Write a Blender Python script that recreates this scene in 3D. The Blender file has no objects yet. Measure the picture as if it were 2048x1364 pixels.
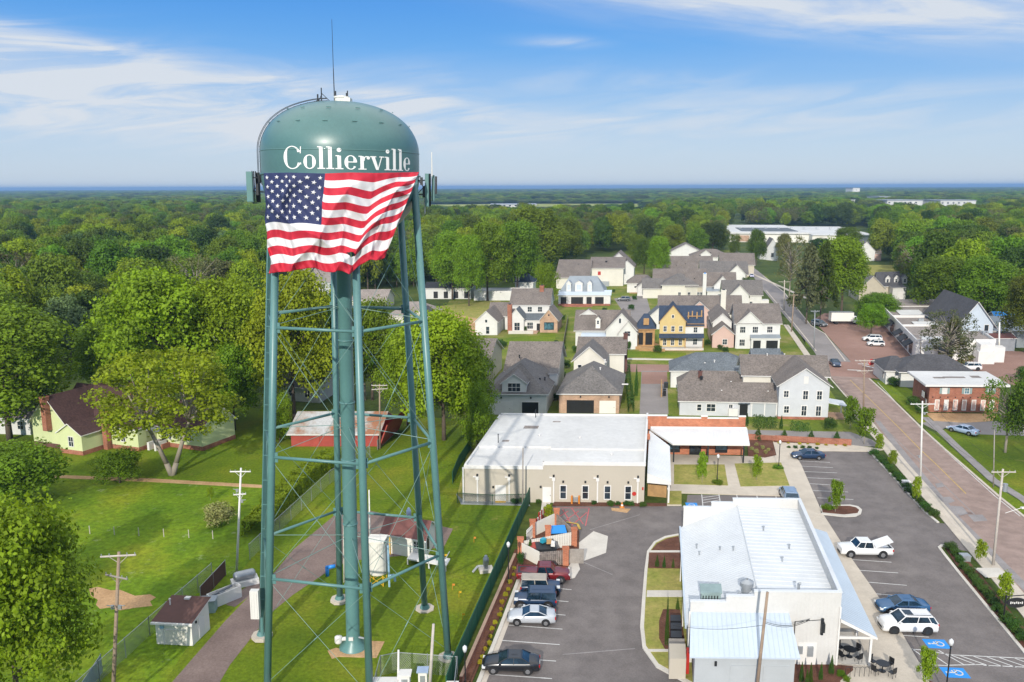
import bpy, bmesh, math, random
import numpy as np
from mathutils import Vector
random.seed(7); RNG = np.random.default_rng(11)
C = bpy.context.scene.collection
# ------------------------------------------------------------------ survey: photo points -> metres on the ground
CAMH = 41.0; F = 1610.0; TH = math.atan((682-373.5)/F); RHO = .0037; GRID = math.radians(10.3)
NORTH = (math.sin(GRID), math.cos(GRID)); EAST = (math.cos(GRID), -math.sin(GRID))
def ray(x, y):
    a = (x-1024)/F; b = (682-y)/F; c, s = math.cos(RHO), math.sin(RHO)
    a, b = a*c+b*s, -a*s+b*c
    return (a, math.cos(TH)+b*math.sin(TH), -math.sin(TH)+b*math.cos(TH))
def P(x, y, z=0.0):
    d = ray(x, y); t = (z-CAMH)/d[2]
    return (d[0]*t, d[1]*t, z)
def hgt(xb, yb, yt):
    Y = P(xb, yb)[1]; d = ray(xb, yt); return CAMH+d[2]*Y/d[1]
def ppm(xb, yb):                                   # photo pixels per metre at a ground point
    Y = P(xb, yb)[1]; return F/(Y*math.cos(TH)+CAMH*math.sin(TH))
def UV(u, v, z=0.0):                               # street grid -> world
    return (u*EAST[0]+v*NORTH[0], u*EAST[1]+v*NORTH[1], z)
def uv(x, y, z=0.0):
    p = P(x, y, z); return (p[0]*EAST[0]+p[1]*EAST[1], p[0]*NORTH[0]+p[1]*NORTH[1])
# ------------------------------------------------------------------ materials
def nodes(name):
    m = bpy.data.materials.new(name); m.use_nodes = True
    nt = m.node_tree; b = nt.nodes['Principled BSDF']; return m, nt, b
def N(nt, t, **kw):
    n = nt.nodes.new(t)
    for k, v in kw.items():
        if k.startswith('i_'):
            n.inputs[k[2:].replace('_', ' ')].default_value = v
        else: setattr(n, k, v)
    return n
def L(nt, a, b): nt.links.new(a, b)
def ramp(nt, fac, stops):
    r = nt.nodes.new('ShaderNodeValToRGB'); e = r.color_ramp.elements
    while len(e) < len(stops): e.new(.5)
    for i, (p, c) in enumerate(stops):
        e[i].position = p; e[i].color = (c, c, c, 1) if isinstance(c, (int, float)) else (*c, 1)
    L(nt, fac, r.inputs['Fac']); return r
def mul(nt, a, b, fac=1.0, mode='MULTIPLY'):
    m = nt.nodes.new('ShaderNodeMix'); m.data_type = 'RGBA'; m.blend_type = mode
    if isinstance(fac, (int, float)): m.inputs[0].default_value = fac
    else: L(nt, fac, m.inputs[0])
    for s, k in ((a, 6), (b, 7)):
        if isinstance(s, tuple): m.inputs[k].default_value = (*s, 1)
        else: L(nt, s, m.inputs[k])
    return m.outputs[2]
def noise(nt, vec, scale, detail=4, rough=.6):
    n = N(nt, 'ShaderNodeTexNoise'); n.inputs['Scale'].default_value = scale
    n.inputs['Detail'].default_value = detail; n.inputs['Roughness'].default_value = rough
    L(nt, vec, n.inputs['Vector']); return n.outputs['Fac']
def coords(nt): return N(nt, 'ShaderNodeTexCoord').outputs['Object']
def bump(nt, b, h, s=.3, d=.05):
    n = N(nt, 'ShaderNodeBump'); n.inputs['Strength'].default_value = s; n.inputs['Distance'].default_value = d
    L(nt, h, n.inputs['Height']); L(nt, n.outputs[0], b.inputs['Normal'])
MATS = {}
def plain(name, col, rough=.6, metal=0., var=.25, scale=1.2, fine=14., bmp=0., coat=0., spec=None):
    """a surface with broad weathering and fine grain"""
    m, nt, b = nodes(name); co = coords(nt)
    n1 = noise(nt, co, scale, 5); n2 = noise(nt, co, fine, 2)
    r1 = ramp(nt, n1, [(.3, 1-var), (.7, 1.)]); r2 = ramp(nt, n2, [(.3, 1-var*.5), (.7, 1.)])
    c = mul(nt, mul(nt, tuple(col), r1.outputs[0]), r2.outputs[0])
    L(nt, c, b.inputs['Base Color']); b.inputs['Roughness'].default_value = rough; b.inputs['Metallic'].default_value = metal
    if coat: b.inputs['Coat Weight'].default_value = coat; b.inputs['Coat Roughness'].default_value = .06
    if spec is not None: b.inputs['Specular IOR Level'].default_value = spec
    if bmp: bump(nt, b, n2, bmp)
    MATS[name] = m; return m
def wallvec(nt):
    co = coords(nt); s = N(nt, 'ShaderNodeSeparateXYZ'); L(nt, co, s.inputs[0])
    a = N(nt, 'ShaderNodeMath'); a.operation = 'ADD'; L(nt, s.outputs[0], a.inputs[0]); L(nt, s.outputs[1], a.inputs[1])
    c = N(nt, 'ShaderNodeCombineXYZ'); L(nt, a.outputs[0], c.inputs[0]); L(nt, s.outputs[2], c.inputs[1]); return c.outputs[0], co, s
def brick(name, c1, c2, mortar, scale=1.0, rough=.9):
    m, nt, b = nodes(name); v, co, s = wallvec(nt)
    t = N(nt, 'ShaderNodeTexBrick'); L(nt, v, t.inputs['Vector'])
    for k, c in (('Color1', c1), ('Color2', c2), ('Mortar', mortar)): t.inputs[k].default_value = (*c, 1)
    t.inputs['Scale'].default_value = 1.0/scale; t.inputs['Brick Width'].default_value = .42; t.inputs['Row Height'].default_value = .14
    t.inputs['Mortar Size'].default_value = .012
    r = ramp(nt, noise(nt, co, .7, 5), [(.25, .65), (.7, 1.1)])
    L(nt, mul(nt, t.outputs['Color'], r.outputs[0]), b.inputs['Base Color']); b.inputs['Roughness'].default_value = rough
    bump(nt, b, t.outputs['Fac'], -.3, .02); MATS[name] = m; return m
def siding(name, col, step=.18, rough=.55, dark=.72):
    """horizontal lap boards: a thin groove each step"""
    m, nt, b = nodes(name); v, co, s = wallvec(nt)
    f = N(nt, 'ShaderNodeMath'); f.operation = 'MULTIPLY'; f.inputs[1].default_value = 1/step; L(nt, s.outputs[2], f.inputs[0])
    g = N(nt, 'ShaderNodeMath'); g.operation = 'FRACT'; L(nt, f.outputs[0], g.inputs[0])
    r = ramp(nt, g.outputs[0], [(0., dark), (.14, 1.)])
    r2 = ramp(nt, noise(nt, co, .6, 5), [(.3, .88), (.7, 1.)])
    L(nt, mul(nt, mul(nt, tuple(col), r.outputs[0]), r2.outputs[0]), b.inputs['Base Color']); b.inputs['Roughness'].default_value = rough
    bump(nt, b, g.outputs[0], .35, .03); MATS[name] = m; return m
def shingle(name, col, rough=.95):
    m, nt, b = nodes(name); co = coords(nt)
    n1 = noise(nt, co, .35, 4); n2 = noise(nt, co, 3.2, 3, .7)
    s = N(nt, 'ShaderNodeSeparateXYZ'); L(nt, co, s.inputs[0])
    f = N(nt, 'ShaderNodeMath'); f.operation = 'MULTIPLY'; f.inputs[1].default_value = 7.; L(nt, s.outputs[2], f.inputs[0])
    g = N(nt, 'ShaderNodeMath'); g.operation = 'FRACT'; L(nt, f.outputs[0], g.inputs[0])
    c = mul(nt, tuple(col), ramp(nt, n1, [(.3, .8), (.7, 1.12)]).outputs[0])
    c = mul(nt, c, ramp(nt, n2, [(.3, .58), (.7, 1.28)]).outputs[0])
    c = mul(nt, c, ramp(nt, g.outputs[0], [(0., .78), (.25, 1.)]).outputs[0])
    L(nt, c, b.inputs['Base Color']); b.inputs['Roughness'].default_value = rough; bump(nt, b, n2, .4, .03)
    MATS[name] = m; return m
def glass(name, col=(.02, .03, .04), rough=.08):
    m, nt, b = nodes(name); co = coords(nt)
    c = mul(nt, tuple(col), ramp(nt, noise(nt, co, .9, 2), [(.35, .5), (.65, 1.6)]).outputs[0])
    L(nt, c, b.inputs['Base Color']); b.inputs['Roughness'].default_value = rough; b.inputs['Specular IOR Level'].default_value = .7
    MATS[name] = m; return m
def ground(name, stops, scale, fine=2.5, finer=(.75, 1.15), rough=.95, bmp=.2, spots=None, big=None):
    """ground cover: a colour ramp over broad noise, times fine noise, plus optional pale spots"""
    m, nt, b = nodes(name); co = coords(nt)
    c = ramp(nt, noise(nt, co, scale, 6, .62), stops).outputs[0]
    nf = noise(nt, co, fine, 5, .7)
    c = mul(nt, c, ramp(nt, nf, [(.3, finer[0]), (.7, finer[1])]).outputs[0])
    if big: c = mul(nt, c, ramp(nt, noise(nt, co, big[0], 3), [(.35, big[1]), (.65, big[2])]).outputs[0])
    if spots:
        f = ramp(nt, noise(nt, co, spots[0], 6, .75), [(spots[1], 0.), (spots[2], 1.)]).outputs[0]
        c = mul(nt, c, spots[3], f, 'MIX')
    L(nt, c, b.inputs['Base Color']); b.inputs['Roughness'].default_value = rough; b.inputs['Specular IOR Level'].default_value = .2
    if bmp: bump(nt, b, nf, bmp, .08)
    MATS[name] = m; return m
def leafmat(name, col, hue=.03, val=.5, trans=.25, patch=1.6):
    """foliage: each tree a shade of its own, clumps lighter and darker"""
    m, nt, b = nodes(name); co = N(nt, 'ShaderNodeTexCoord').outputs['Object']
    oi = N(nt, 'ShaderNodeObjectInfo'); rnd = oi.outputs['Random']
    h = N(nt, 'ShaderNodeHueSaturation'); h.inputs['Color'].default_value = (*col, 1)
    mr = N(nt, 'ShaderNodeMapRange'); L(nt, rnd, mr.inputs[0]); mr.inputs[3].default_value = .5-hue; mr.inputs[4].default_value = .5+hue; L(nt, mr.outputs[0], h.inputs['Hue'])
    r7 = N(nt, 'ShaderNodeMath'); r7.operation = 'MULTIPLY'; r7.inputs[1].default_value = 7.31; L(nt, rnd, r7.inputs[0])
    fr = N(nt, 'ShaderNodeMath'); fr.operation = 'FRACT'; L(nt, r7.outputs[0], fr.inputs[0])
    mv = N(nt, 'ShaderNodeMapRange'); L(nt, fr.outputs[0], mv.inputs[0]); mv.inputs[3].default_value = 1-val; mv.inputs[4].default_value = 1+val*.6; L(nt, mv.outputs[0], h.inputs['Value'])
    n = noise(nt, co, patch*4, 3, .7)
    c = mul(nt, h.outputs[0], ramp(nt, n, [(.3, .6), (.7, 1.35)]).outputs[0])
    L(nt, c, b.inputs['Base Color']); b.inputs['Roughness'].default_value = .6; b.inputs['Specular IOR Level'].default_value = .25
    t = N(nt, 'ShaderNodeBsdfTranslucent'); L(nt, mul(nt, c, (1.25, 1.15, .5)), t.inputs['Color'])
    mx = N(nt, 'ShaderNodeMixShader'); mx.inputs[0].default_value = trans
    L(nt, b.outputs[0], mx.inputs[1]); L(nt, t.outputs[0], mx.inputs[2])
    L(nt, mx.outputs[0], nt.nodes['Material Output'].inputs['Surface']); MATS[name] = m; return m
def mesh_screen(name, col, step=.09, wire=.2, fill=.0):
    """woven wire netting: wires with holes between"""
    m, nt, b = nodes(name); v, co, s = wallvec(nt)
    sp = N(nt, 'ShaderNodeSeparateXYZ'); L(nt, v, sp.inputs[0]); outs = []
    for sg in (1, -1):
        a = N(nt, 'ShaderNodeMath'); a.operation = 'MULTIPLY_ADD'; L(nt, sp.outputs[1], a.inputs[0]); a.inputs[1].default_value = sg; L(nt, sp.outputs[0], a.inputs[2])
        q = N(nt, 'ShaderNodeMath'); q.operation = 'MULTIPLY'; q.inputs[1].default_value = 1/step; L(nt, a.outputs[0], q.inputs[0])
        f = N(nt, 'ShaderNodeMath'); f.operation = 'FRACT'; L(nt, q.outputs[0], f.inputs[0])
        g = N(nt, 'ShaderNodeMath'); g.operation = 'LESS_THAN'; g.inputs[1].default_value = wire; L(nt, f.outputs[0], g.inputs[0]); outs.append(g.outputs[0])
    mx = N(nt, 'ShaderNodeMath'); mx.operation = 'MAXIMUM'; L(nt, outs[0], mx.inputs[0]); L(nt, outs[1], mx.inputs[1])
    m2 = N(nt, 'ShaderNodeMath'); m2.operation = 'MAXIMUM'; L(nt, mx.outputs[0], m2.inputs[0]); m2.inputs[1].default_value = fill
    b.inputs['Base Color'].default_value = (*col, 1); b.inputs['Roughness'].default_value = .6
    L(nt, m2.outputs[0], b.inputs['Alpha']); MATS[name] = m; return m

plain('tank_green', (.082, .182, .180), .36, 0, .16, .35, 5., coat=.12)
plain('leg_green', (.105, .232, .228), .38, 0, .14, .5, 5.)
plain('rod_green', (.16, .27, .25), .5, 0, .1)
plain('dark_steel', (.03, .035, .04), .5, .3)
plain('galvanised', (.42, .45, .48), .45, .5, .2)
plain('white_paint', (.70, .69, .67), .5, 0, .1, .8)
plain('lettering_white', (.85, .85, .84), .5, 0, .04)
plain('warm_white', (.74, .72, .66), .6, 0, .08, .5)
plain('cream_stucco', (.66, .635, .56), .8, 0, .1, .5)
plain('pink_stucco', (.60, .42, .36), .8, 0, .12, .5)
plain('yellow_sheathing', (.62, .47, .21), .8, 0, .15, .5)
plain('raw_wood', (.50, .30, .13), .85, 0, .35, 1.2)
plain('grey_wood', (.34, .31, .28), .85, 0, .3, 2.)
plain('pole_wood', (.36, .27, .20), .9, 0, .3, 2.)
plain('pole_pale', (.55, .50, .45), .9, 0, .25, 2.)
plain('bark', (.13, .10, .075), .95, 0, .35, 2.)
plain('pale_bark', (.34, .30, .24), .95, 0, .3, 2.)
plain('concrete', (.56, .50, .42), .9, 0, .22, .45, 6., bmp=.1)
plain('pale_concrete', (.60, .57, .52), .9, 0, .18, .4, 6., bmp=.1)
plain('kerb_concrete', (.56, .50, .43), .9, 0, .2, .6, 8.)
plain('gutter_grey', (.30, .28, .28), .9, 0, .3, .5, 6.)
plain('membrane_roof', (.64, .64, .63), .6, 0, .2, .10, 1.2)
plain('tan_wall', (.46, .42, .35), .85, 0, .06, .25, 9.)
plain('white_metal', (.50, .58, .67), .42, .0, .10, .4, 5.)
plain('white_roof_metal', (.63, .66, .69), .45, .0, .12, .35, 4.)
plain('ribbed_white', (.61, .605, .59), .5, 0, .12, .4, 6.)
plain('annex_grey', (.42, .45, .47), .6, 0, .1, .5)
plain('blue_metal_roof', (.17, .21, .25), .5, .1, .12, .3)
plain('grey_metal_roof', (.28, .32, .36), .45, .2, .15, .4)
plain('navy_felt', (.035, .06, .11), .85, 0, .4, 1.2)
ground('tin_rust', [(.42, (.42,.43,.44)), (.52, (.34,.30,.27)), (.6, (.30,.14,.08))], .25, 3., (.8, 1.1), .6)
plain('rust_roof', (.40, .40, .40), .6, .2, .3, .5)
plain('barn_red', (.42, .07, .05), .8, 0, .3, .8)
plain('mint_siding', (.60, .66, .36), .7, 0, .12, .5)
plain('red_roof', (.20, .075, .065), .8, 0, .45, .7)
plain('brown_roof', (.12, .06, .05), .9, 0, .25, .7)
plain('black_paint', (.015, .016, .018), .4)
plain('black_awning', (.02, .024, .032), .8, 0, .3)
plain('rubber', (.018, .018, .019), .85)
plain('rim_metal', (.45, .46, .48), .3, .8, .1)
plain('red_paint', (.50, .03, .02), .45)
plain('yellow_paint', (.75, .45, .03), .5)
plain('orange_paint', (.70, .25, .04), .5)
plain('blue_pipe', (.02, .25, .75), .4)
plain('pale_blue_pipe', (.32, .52, .68), .45)
plain('teal_box', (.28, .38, .38), .6)
plain('blue_bin', (.02, .13, .42), .5)
plain('cloth_red', (.50, .012, .035), .75, 0, .12, .5, 20.)
plain('cloth_white', (.64, .64, .66), .75, 0, .06, .5, 20.)
plain('cloth_navy', (.018, .028, .10), .75, 0, .12, .5, 20.)
plain('lamp_glass', (.75, .77, .80), .25)
plain('fence_green', (.012, .11, .055), .75, 0, .2, .5, 5.)
plain('brown_boards', (.10, .045, .03), .85, 0, .3, 1.5)
plain('marking_white', (.68, .68, .67), .7, 0, .3, 1.5, 9.)
plain('marking_yellow', (.62, .42, .08), .7, 0, .35, 1.5, 9.)
plain('marking_blue', (.02, .26, .72), .7, 0, .15, 1.5, 9.)
plain('marking_red', (.62, .12, .14), .8, 0, .4, 1.5, 9.)
plain('teal_glassware', (.03, .35, .50), .4)
brick('red_brick', (.36, .125, .07), (.27, .08, .045), (.36, .25, .19))
brick('orange_brick', (.50, .17, .08), (.40, .12, .055), (.45, .28, .2))
brick('tan_brick', (.50, .32, .21), (.42, .26, .17), (.5, .4, .32))
brick('dark_brick', (.13, .05, .04), (.10, .04, .03), (.15, .1, .09))
siding('white_siding', (.66, .66, .64)); siding('grey_siding', (.56, .58, .61)); siding('mint_lap', (.60, .66, .36))
siding('beige_siding', (.52, .47, .38)); siding('batten_white', (.74, .72, .68), .4)
shingle('brown_shingle', (.172, .148, .134)); shingle('dark_shingle', (.07, .07, .078)); shingle('grey_shingle', (.150, .140, .135))
shingle('slate_roof', (.125, .145, .165)); shingle('maroon_shingle', (.07, .035, .032)); shingle('pale_shingle', (.27, .235, .215))
glass('window_glass'); glass('car_glass', (.012, .03, .05), .05); glass('sky_glass', (.05, .12, .16), .1)
ground('lawn', [(.3, (.075, .140, .005)), (.52, (.130, .190, .007)), (.72, (.215, .225, .018))], .09, 2.6, (.58, 1.25), big=(.03, .78, 1.1), spots=(.33, .60, .78, (.20, .185, .05)))
ground('meadow', [(.3, (.070, .145, .006)), (.5, (.125, .205, .008)), (.7, (.205, .24, .014))], .10, 1.5, (.55, 1.3), big=(.035, .75, 1.12), spots=(.5, .60, .74, (.28, .32, .17)))
ground('terrain', [(.3, (.035, .060, .010)), (.5, (.055, .085, .014)), (.7, (.09, .11, .02))], .05, .8, (.6, 1.3))
ground('dry_lawn', [(.3, (.19, .22, .04)), (.6, (.30, .27, .08)), (.75, (.38, .32, .12))], .5, 3., (.7, 1.2))
ground('asphalt', [(.3, (.140, .126, .124)), (.55, (.168, .151, .147)), (.75, (.205, .186, .178))], .12, 6., (.82, 1.14), .9, .1, big=(.5, .86, 1.08), spots=(.55, .66, .74, (.105, .096, .094)))
ground('old_asphalt', [(.3, (.25, .185, .16)), (.55, (.295, .222, .195)), (.75, (.34, .265, .235))], .07, 9., (.9, 1.07), .9, .1, big=(.6, .85, 1.1))
ground('grey_road', [(.3, (.20, .185, .18)), (.6, (.25, .23, .225)), (.8, (.29, .27, .26))], .12, 5., (.85, 1.12), .9, .1)
ground('brown_lot', [(.3, (.22, .135, .105)), (.55, (.27, .165, .135)), (.75, (.32, .21, .175))], .08, 4., (.82, 1.15), .9, .1)
ground('driveway_gravel', [(.3, (.15, .11, .10)), (.55, (.20, .15, .135)), (.75, (.26, .20, .18))], .18, 5., (.75, 1.2), .9, .15)
ground('mulch', [(.3, (.08, .035, .022)), (.55, (.13, .06, .04)), (.8, (.19, .10, .07))], .6, 7., (.6, 1.3), .95, .4)
ground('bare_soil', [(.3, (.36, .22, .11)), (.6, (.48, .31, .17)), (.8, (.55, .40, .25))], .4, 4., (.75, 1.2), .95, .3)
ground('yard', [(.3, (.085, .14, .012)), (.5, (.14, .18, .02)), (.62, (.22, .21, .06)), (.8, (.33, .27, .14))], .14, 2.6, (.6, 1.25))
ground('field', [(.3, (.20, .24, .06)), (.6, (.30, .32, .09))], .02, .3, (.85, 1.1))
leafmat('leaf_lime', (.225, .310, .010), .018, .25, .35); leafmat('leaf_green', (.145, .255, .010), .020, .32, .34)
leafmat('leaf_wood', (.140, .212, .012), .028, .45, .33); leafmat('leaf_deep', (.062, .115, .010), .022, .4, .28)
leafmat('leaf_olive', (.125, .135, .045), .02, .3, .2); leafmat('leaf_pine', (.075, .090, .035), .02, .3, .15)
leafmat('leaf_pale', (.33, .33, .12), .02, .2, .3); leafmat('leaf_hedge', (.045, .105, .012), .02, .25, .2)
leafmat('leaf_silver', (.13, .21, .07), .02, .2, .25); leafmat('leaf_yellow', (.42, .36, .02), .02, .2, .3)
mesh_screen('chain_link', (.30, .33, .31), .16, .16); mesh_screen('dark_chain_link', (.02, .05, .04), .16, .18)
# ------------------------------------------------------------------ mesh builder and scene tree
class MB:
    def __init__(s, xf=None): s.v = []; s.f = []; s.m = []; s.xf = xf; s.mi = 0
    def add(s, vs, fs, mi=None):
        k = len(s.v); s.v += [tuple(p) for p in vs]; s.f += [tuple(i+k for i in f) for f in fs]
        s.m += [s.mi if mi is None else mi]*len(fs); return s
    def box(s, x0, x1, y0, y1, z0, z1, mi=None):
        return s.add([(x0,y0,z0),(x1,y0,z0),(x1,y1,z0),(x0,y1,z0),(x0,y0,z1),(x1,y0,z1),(x1,y1,z1),(x0,y1,z1)],
                     [(0,3,2,1),(4,5,6,7),(0,1,5,4),(1,2,6,5),(2,3,7,6),(3,0,4,7)], mi)
    def prism(s, poly, z0, z1, mi=None, mitop=None):
        a = sum(poly[i][0]*poly[(i+1)%len(poly)][1]-poly[(i+1)%len(poly)][0]*poly[i][1] for i in range(len(poly)))
        if a < 0: poly = poly[::-1]
        n = len(poly)
        s.add([(p[0],p[1],z0) for p in poly]+[(p[0],p[1],z1) for p in poly],
              [tuple(range(n))[::-1]]+[(i,(i+1)%n,n+(i+1)%n,n+i) for i in range(n)], mi)
        k = len(s.v)-n; s.f.append(tuple(range(k, k+n))); s.m.append(s.mi if mitop is None and mi is None else (mi if mitop is None else mitop)); return s
    def tube(s, p, q, r0, r1=None, n=8, mi=None, caps=True):
        r1 = r0 if r1 is None else r1; p, q = Vector(p), Vector(q); d = (q-p)
        if d.length < 1e-6: return s
        d.normalize(); a = d.orthogonal().normalized(); b = d.cross(a); vs = []
        for c, r in ((p, r0), (q, r1)):
            for i in range(n):
                t = 2*math.pi*i/n; vs.append(c+a*(r*math.cos(t))+b*(r*math.sin(t)))
        fs = [(i,(i+1)%n,n+(i+1)%n,n+i) for i in range(n)]
        if caps: fs += [tuple(range(n))[::-1], tuple(range(n,2*n))]
        return s.add(vs, fs, mi)
    def path(s, pts, r, n=6, mi=None):
        for a, b in zip(pts, pts[1:]): s.tube(a, b, r, r, n, mi)
        return s
    def lathe(s, prof, n=24, c=(0,0,0), mi=None):
        k = len(prof); vs = []
        for i in range(n):
            t = 2*math.pi*i/n
            for r, z in prof: vs.append((c[0]+r*math.cos(t), c[1]+r*math.sin(t), c[2]+z))
        return s.add(vs, [(i*k+j, ((i+1)%n)*k+j, ((i+1)%n)*k+j+1, i*k+j+1) for i in range(n) for j in range(k-1)], mi)
    def ball(s, c, r, n=10, sz=1., mi=None):
        return s.lathe([(max(1e-3, r*math.sin(math.pi*j/(n//2))), -r*sz*math.cos(math.pi*j/(n//2))) for j in range(n//2+1)], n, c, mi)
    def build(s, name, mats, parent=None, smooth=False, org=None):
        vs = [s.xf(*p) for p in s.v] if s.xf else s.v
        if parent is not None and s.xf is not None:
            o = parent
            off = Vector((0,0,0))
            while o is not None: off += o.location; o = o.parent
            vs = [(p[0]-off.x, p[1]-off.y, p[2]-off.z) for p in vs]
        me = bpy.data.meshes.new(name); me.from_pydata(vs, [], s.f)
        if isinstance(mats, str): mats = [mats]
        for m in mats: me.materials.append(MATS[m])
        me.polygons.foreach_set('material_index', s.m)
        if smooth: me.polygons.foreach_set('use_smooth', [True]*len(s.f))
        me.update(); o = bpy.data.objects.new(name, me); C.objects.link(o)
        if parent is not None: o.parent = parent
        if org is not None: o.location = org
        return o
def tag(o, label=None, cat=None, group=None, kind=None):
    if label: o['label'] = label
    if cat: o['category'] = cat
    if group: o['group'] = group
    if kind: o['kind'] = kind
    return o
def thing(name, label, cat, loc=(0,0,0), rz=0., group=None):
    o = bpy.data.objects.new(name, None); C.objects.link(o); o.empty_display_size = .5
    o.location = loc; o.rotation_euler.z = rz; return tag(o, label, cat, group)
def struct(name, mb, mats): return tag(mb.build(name, mats), kind='structure')
def sheet(name, px, z, m, world=False):
    """a flat piece of ground lying z above the terrain"""
    pts = px if world else [P(x, y)[:2] for x, y in px]
    mb = MB(); mb.prism(pts, z-.05, z); return struct(name, mb, m)
def copy_tree(o, parent=None):
    c = o.copy(); C.objects.link(c); c.parent = parent
    for ch in [x for x in o.children]: copy_tree(ch, c)
    return c
# ------------------------------------------------------------------ camera, sun, sky
cam = bpy.data.cameras.new('camera'); co_ = bpy.data.objects.new('camera', cam); C.objects.link(co_)
cam.sensor_fit = 'HORIZONTAL'; cam.sensor_width = 36.; cam.lens = 36.*F/2048; cam.clip_start = .5; cam.clip_end = 60000.
r0 = Vector((1,0,0)); u0 = Vector((0, math.sin(TH), math.cos(TH)))
rr = r0*math.cos(RHO)-u0*math.sin(RHO); uu = r0*math.sin(RHO)+u0*math.cos(RHO); bb = rr.cross(uu)
from mathutils import Matrix
M = Matrix(((rr.x, uu.x, bb.x, 0), (rr.y, uu.y, bb.y, 0), (rr.z, uu.z, bb.z, CAMH), (0,0,0,1)))
co_.matrix_world = M; bpy.context.scene.camera = co_
SUN_EL = math.radians(24.5); SUN_AZ = math.radians(180+11.5)         # where the sun stands, clockwise from +Y
sd = Vector((math.sin(SUN_AZ)*math.cos(SUN_EL), math.cos(SUN_AZ)*math.cos(SUN_EL), math.sin(SUN_EL)))
sl = bpy.data.lights.new('sun', 'SUN'); sl.energy = 3.4; sl.angle = math.radians(.6); sl.color = (1., .93, .82)
so = bpy.data.objects.new('sun', sl); C.objects.link(so); so.rotation_euler = sd.to_track_quat('Z', 'Y').to_euler(); so.location = sd*200
W = bpy.data.worlds.new('World'); bpy.context.scene.world = W; W.use_nodes = True; nt = W.node_tree
bg = nt.nodes['Background']; W.cycles.sampling_method = 'MANUAL'; W.cycles.sample_map_resolution = 512; sky = N(nt, 'ShaderNodeTexSky'); sky.sky_type = 'NISHITA'; sky.sun_disc = False
sky.sun_elevation = SUN_EL; sky.sun_rotation = SUN_AZ; sky.altitude = 100; sky.air_density = 1.0; sky.dust_density = .6; sky.ozone_density = 2.2
SKYCODE = 0
tc = N(nt, 'ShaderNodeTexCoord'); sp = N(nt, 'ShaderNodeSeparateXYZ'); L(nt, tc.outputs['Generated'], sp.inputs[0])
def math_(op, a, b=None, c=None):
    n = N(nt, 'ShaderNodeMath'); n.operation = op
    for k, s in enumerate((a, b, c)):
        if s is None: continue
        if isinstance(s, (int, float)): n.inputs[k].default_value = s
        else: L(nt, s, n.inputs[k])
    return n.outputs[0]
az = math_('ARCTAN2', sp.outputs[0], sp.outputs[1]); el = math_('ARCSINE', sp.outputs[2]); zz = math_('MAXIMUM', el, 0.)
def streaks(sa, se, rot, scale, det, lo, hi, dist=.6, off=(0,0)):
    """cloud texture drawn out along the sky"""
    c = N(nt, 'ShaderNodeCombineXYZ'); L(nt, math_('MULTIPLY_ADD', az, sa, off[0]), c.inputs[0]); L(nt, math_('MULTIPLY_ADD', az, rot, math_('MULTIPLY_ADD', el, se, off[1])), c.inputs[1])
    n = N(nt, 'ShaderNodeTexNoise'); L(nt, c.outputs[0], n.inputs['Vector']); n.inputs['Scale'].default_value = scale; n.inputs['Detail'].default_value = det; n.inputs['Roughness'].default_value = .58; n.inputs['Distortion'].default_value = dist
    return ramp(nt, n.outputs['Fac'], [(lo, 0.), (hi, 1.)]).outputs[0]
def blob(a0, e0, wa, we, tilt, amp):
    da = math_('SUBTRACT', az, a0); de = math_('MULTIPLY_ADD', da, -tilt, math_('SUBTRACT', el, e0))
    q = math_('ADD', math_('POWER', math_('ABSOLUTE', math_('DIVIDE', da, wa)), 2.), math_('POWER', math_('ABSOLUTE', math_('DIVIDE', de, we)), 2.))
    return math_('MULTIPLY', math_('EXPONENT', math_('MULTIPLY', q, -1.)), amp)
sA = streaks(6., 40., -3.5, 1., 9, .41, .66, .8); sB = streaks(3.2, 30., 5., 1.3, 8, .34, .74, .5, (3.,1.)); sC = streaks(16., 90., -4., 1., 6, .35, .7, .8, (7.,2.))
dL = None
for b_ in (blob(-.60,.128,.24,.030,-.05,1.5), blob(-.45,.088,.28,.036,-.05,1.15), blob(-.52,.155,.10,.010,-.12,.9), blob(-.30,.118,.16,.012,-.06,.6), blob(-.13,.100,.065,.011,-.0,1.3), blob(-.02,.085,.20,.012,-.02,.5), blob(-.58,.222,.05,.006,0,.6), blob(.055,.166,.045,.006,-.03,.6), blob(.40,.095,.25,.012,.02,.3), blob(-.2,.06,.5,.02,0,.55), blob(.3,.07,.5,.022,.01,.5), blob(.1,.12,.3,.02,-.05,.35)):
    dL = b_ if dL is None else math_('ADD', dL, b_)
dR = math_('ADD', blob(.25,.210,.34,.026,-.13,1.0), blob(.50,.170,.30,.030,-.10,.95))
dR = math_('ADD', dR, blob(.1,.235,.3,.015,-.08,.5))
cl = math_('ADD', math_('MULTIPLY', dL, math_('MULTIPLY_ADD', sA, .75, .22)), math_('MULTIPLY', dR, math_('MULTIPLY_ADD', sB, .75, .18)))
cl = math_('ADD', cl, math_('MULTIPLY', math_('MULTIPLY', sC, cl), .25)); cl = math_('MINIMUM', cl, .95)
low = ramp(nt, zz, [(.0, .35), (.03, .22), (.07, .12), (.12, .04), (.2, .0)]).outputs[0]
ft = math_('SUBTRACT', 1., math_('MULTIPLY', math_('SUBTRACT', 1., cl), math_('SUBTRACT', 1., low)))
blue = ramp(nt, zz, [(.0, (3.3,3.95,4.6)), (.045, (2.7,3.7,4.9)), (.09, (1.75,3.1,5.0)), (.16, (.72,2.3,5.0)), (.24, (.36,1.7,4.7)), (.40, (2.4,3.3,4.8)), (.75, (8.6,8.7,8.8))]).outputs[0]  # overhead stops whitened and brightened, out of view, to lift the fill light
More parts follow.
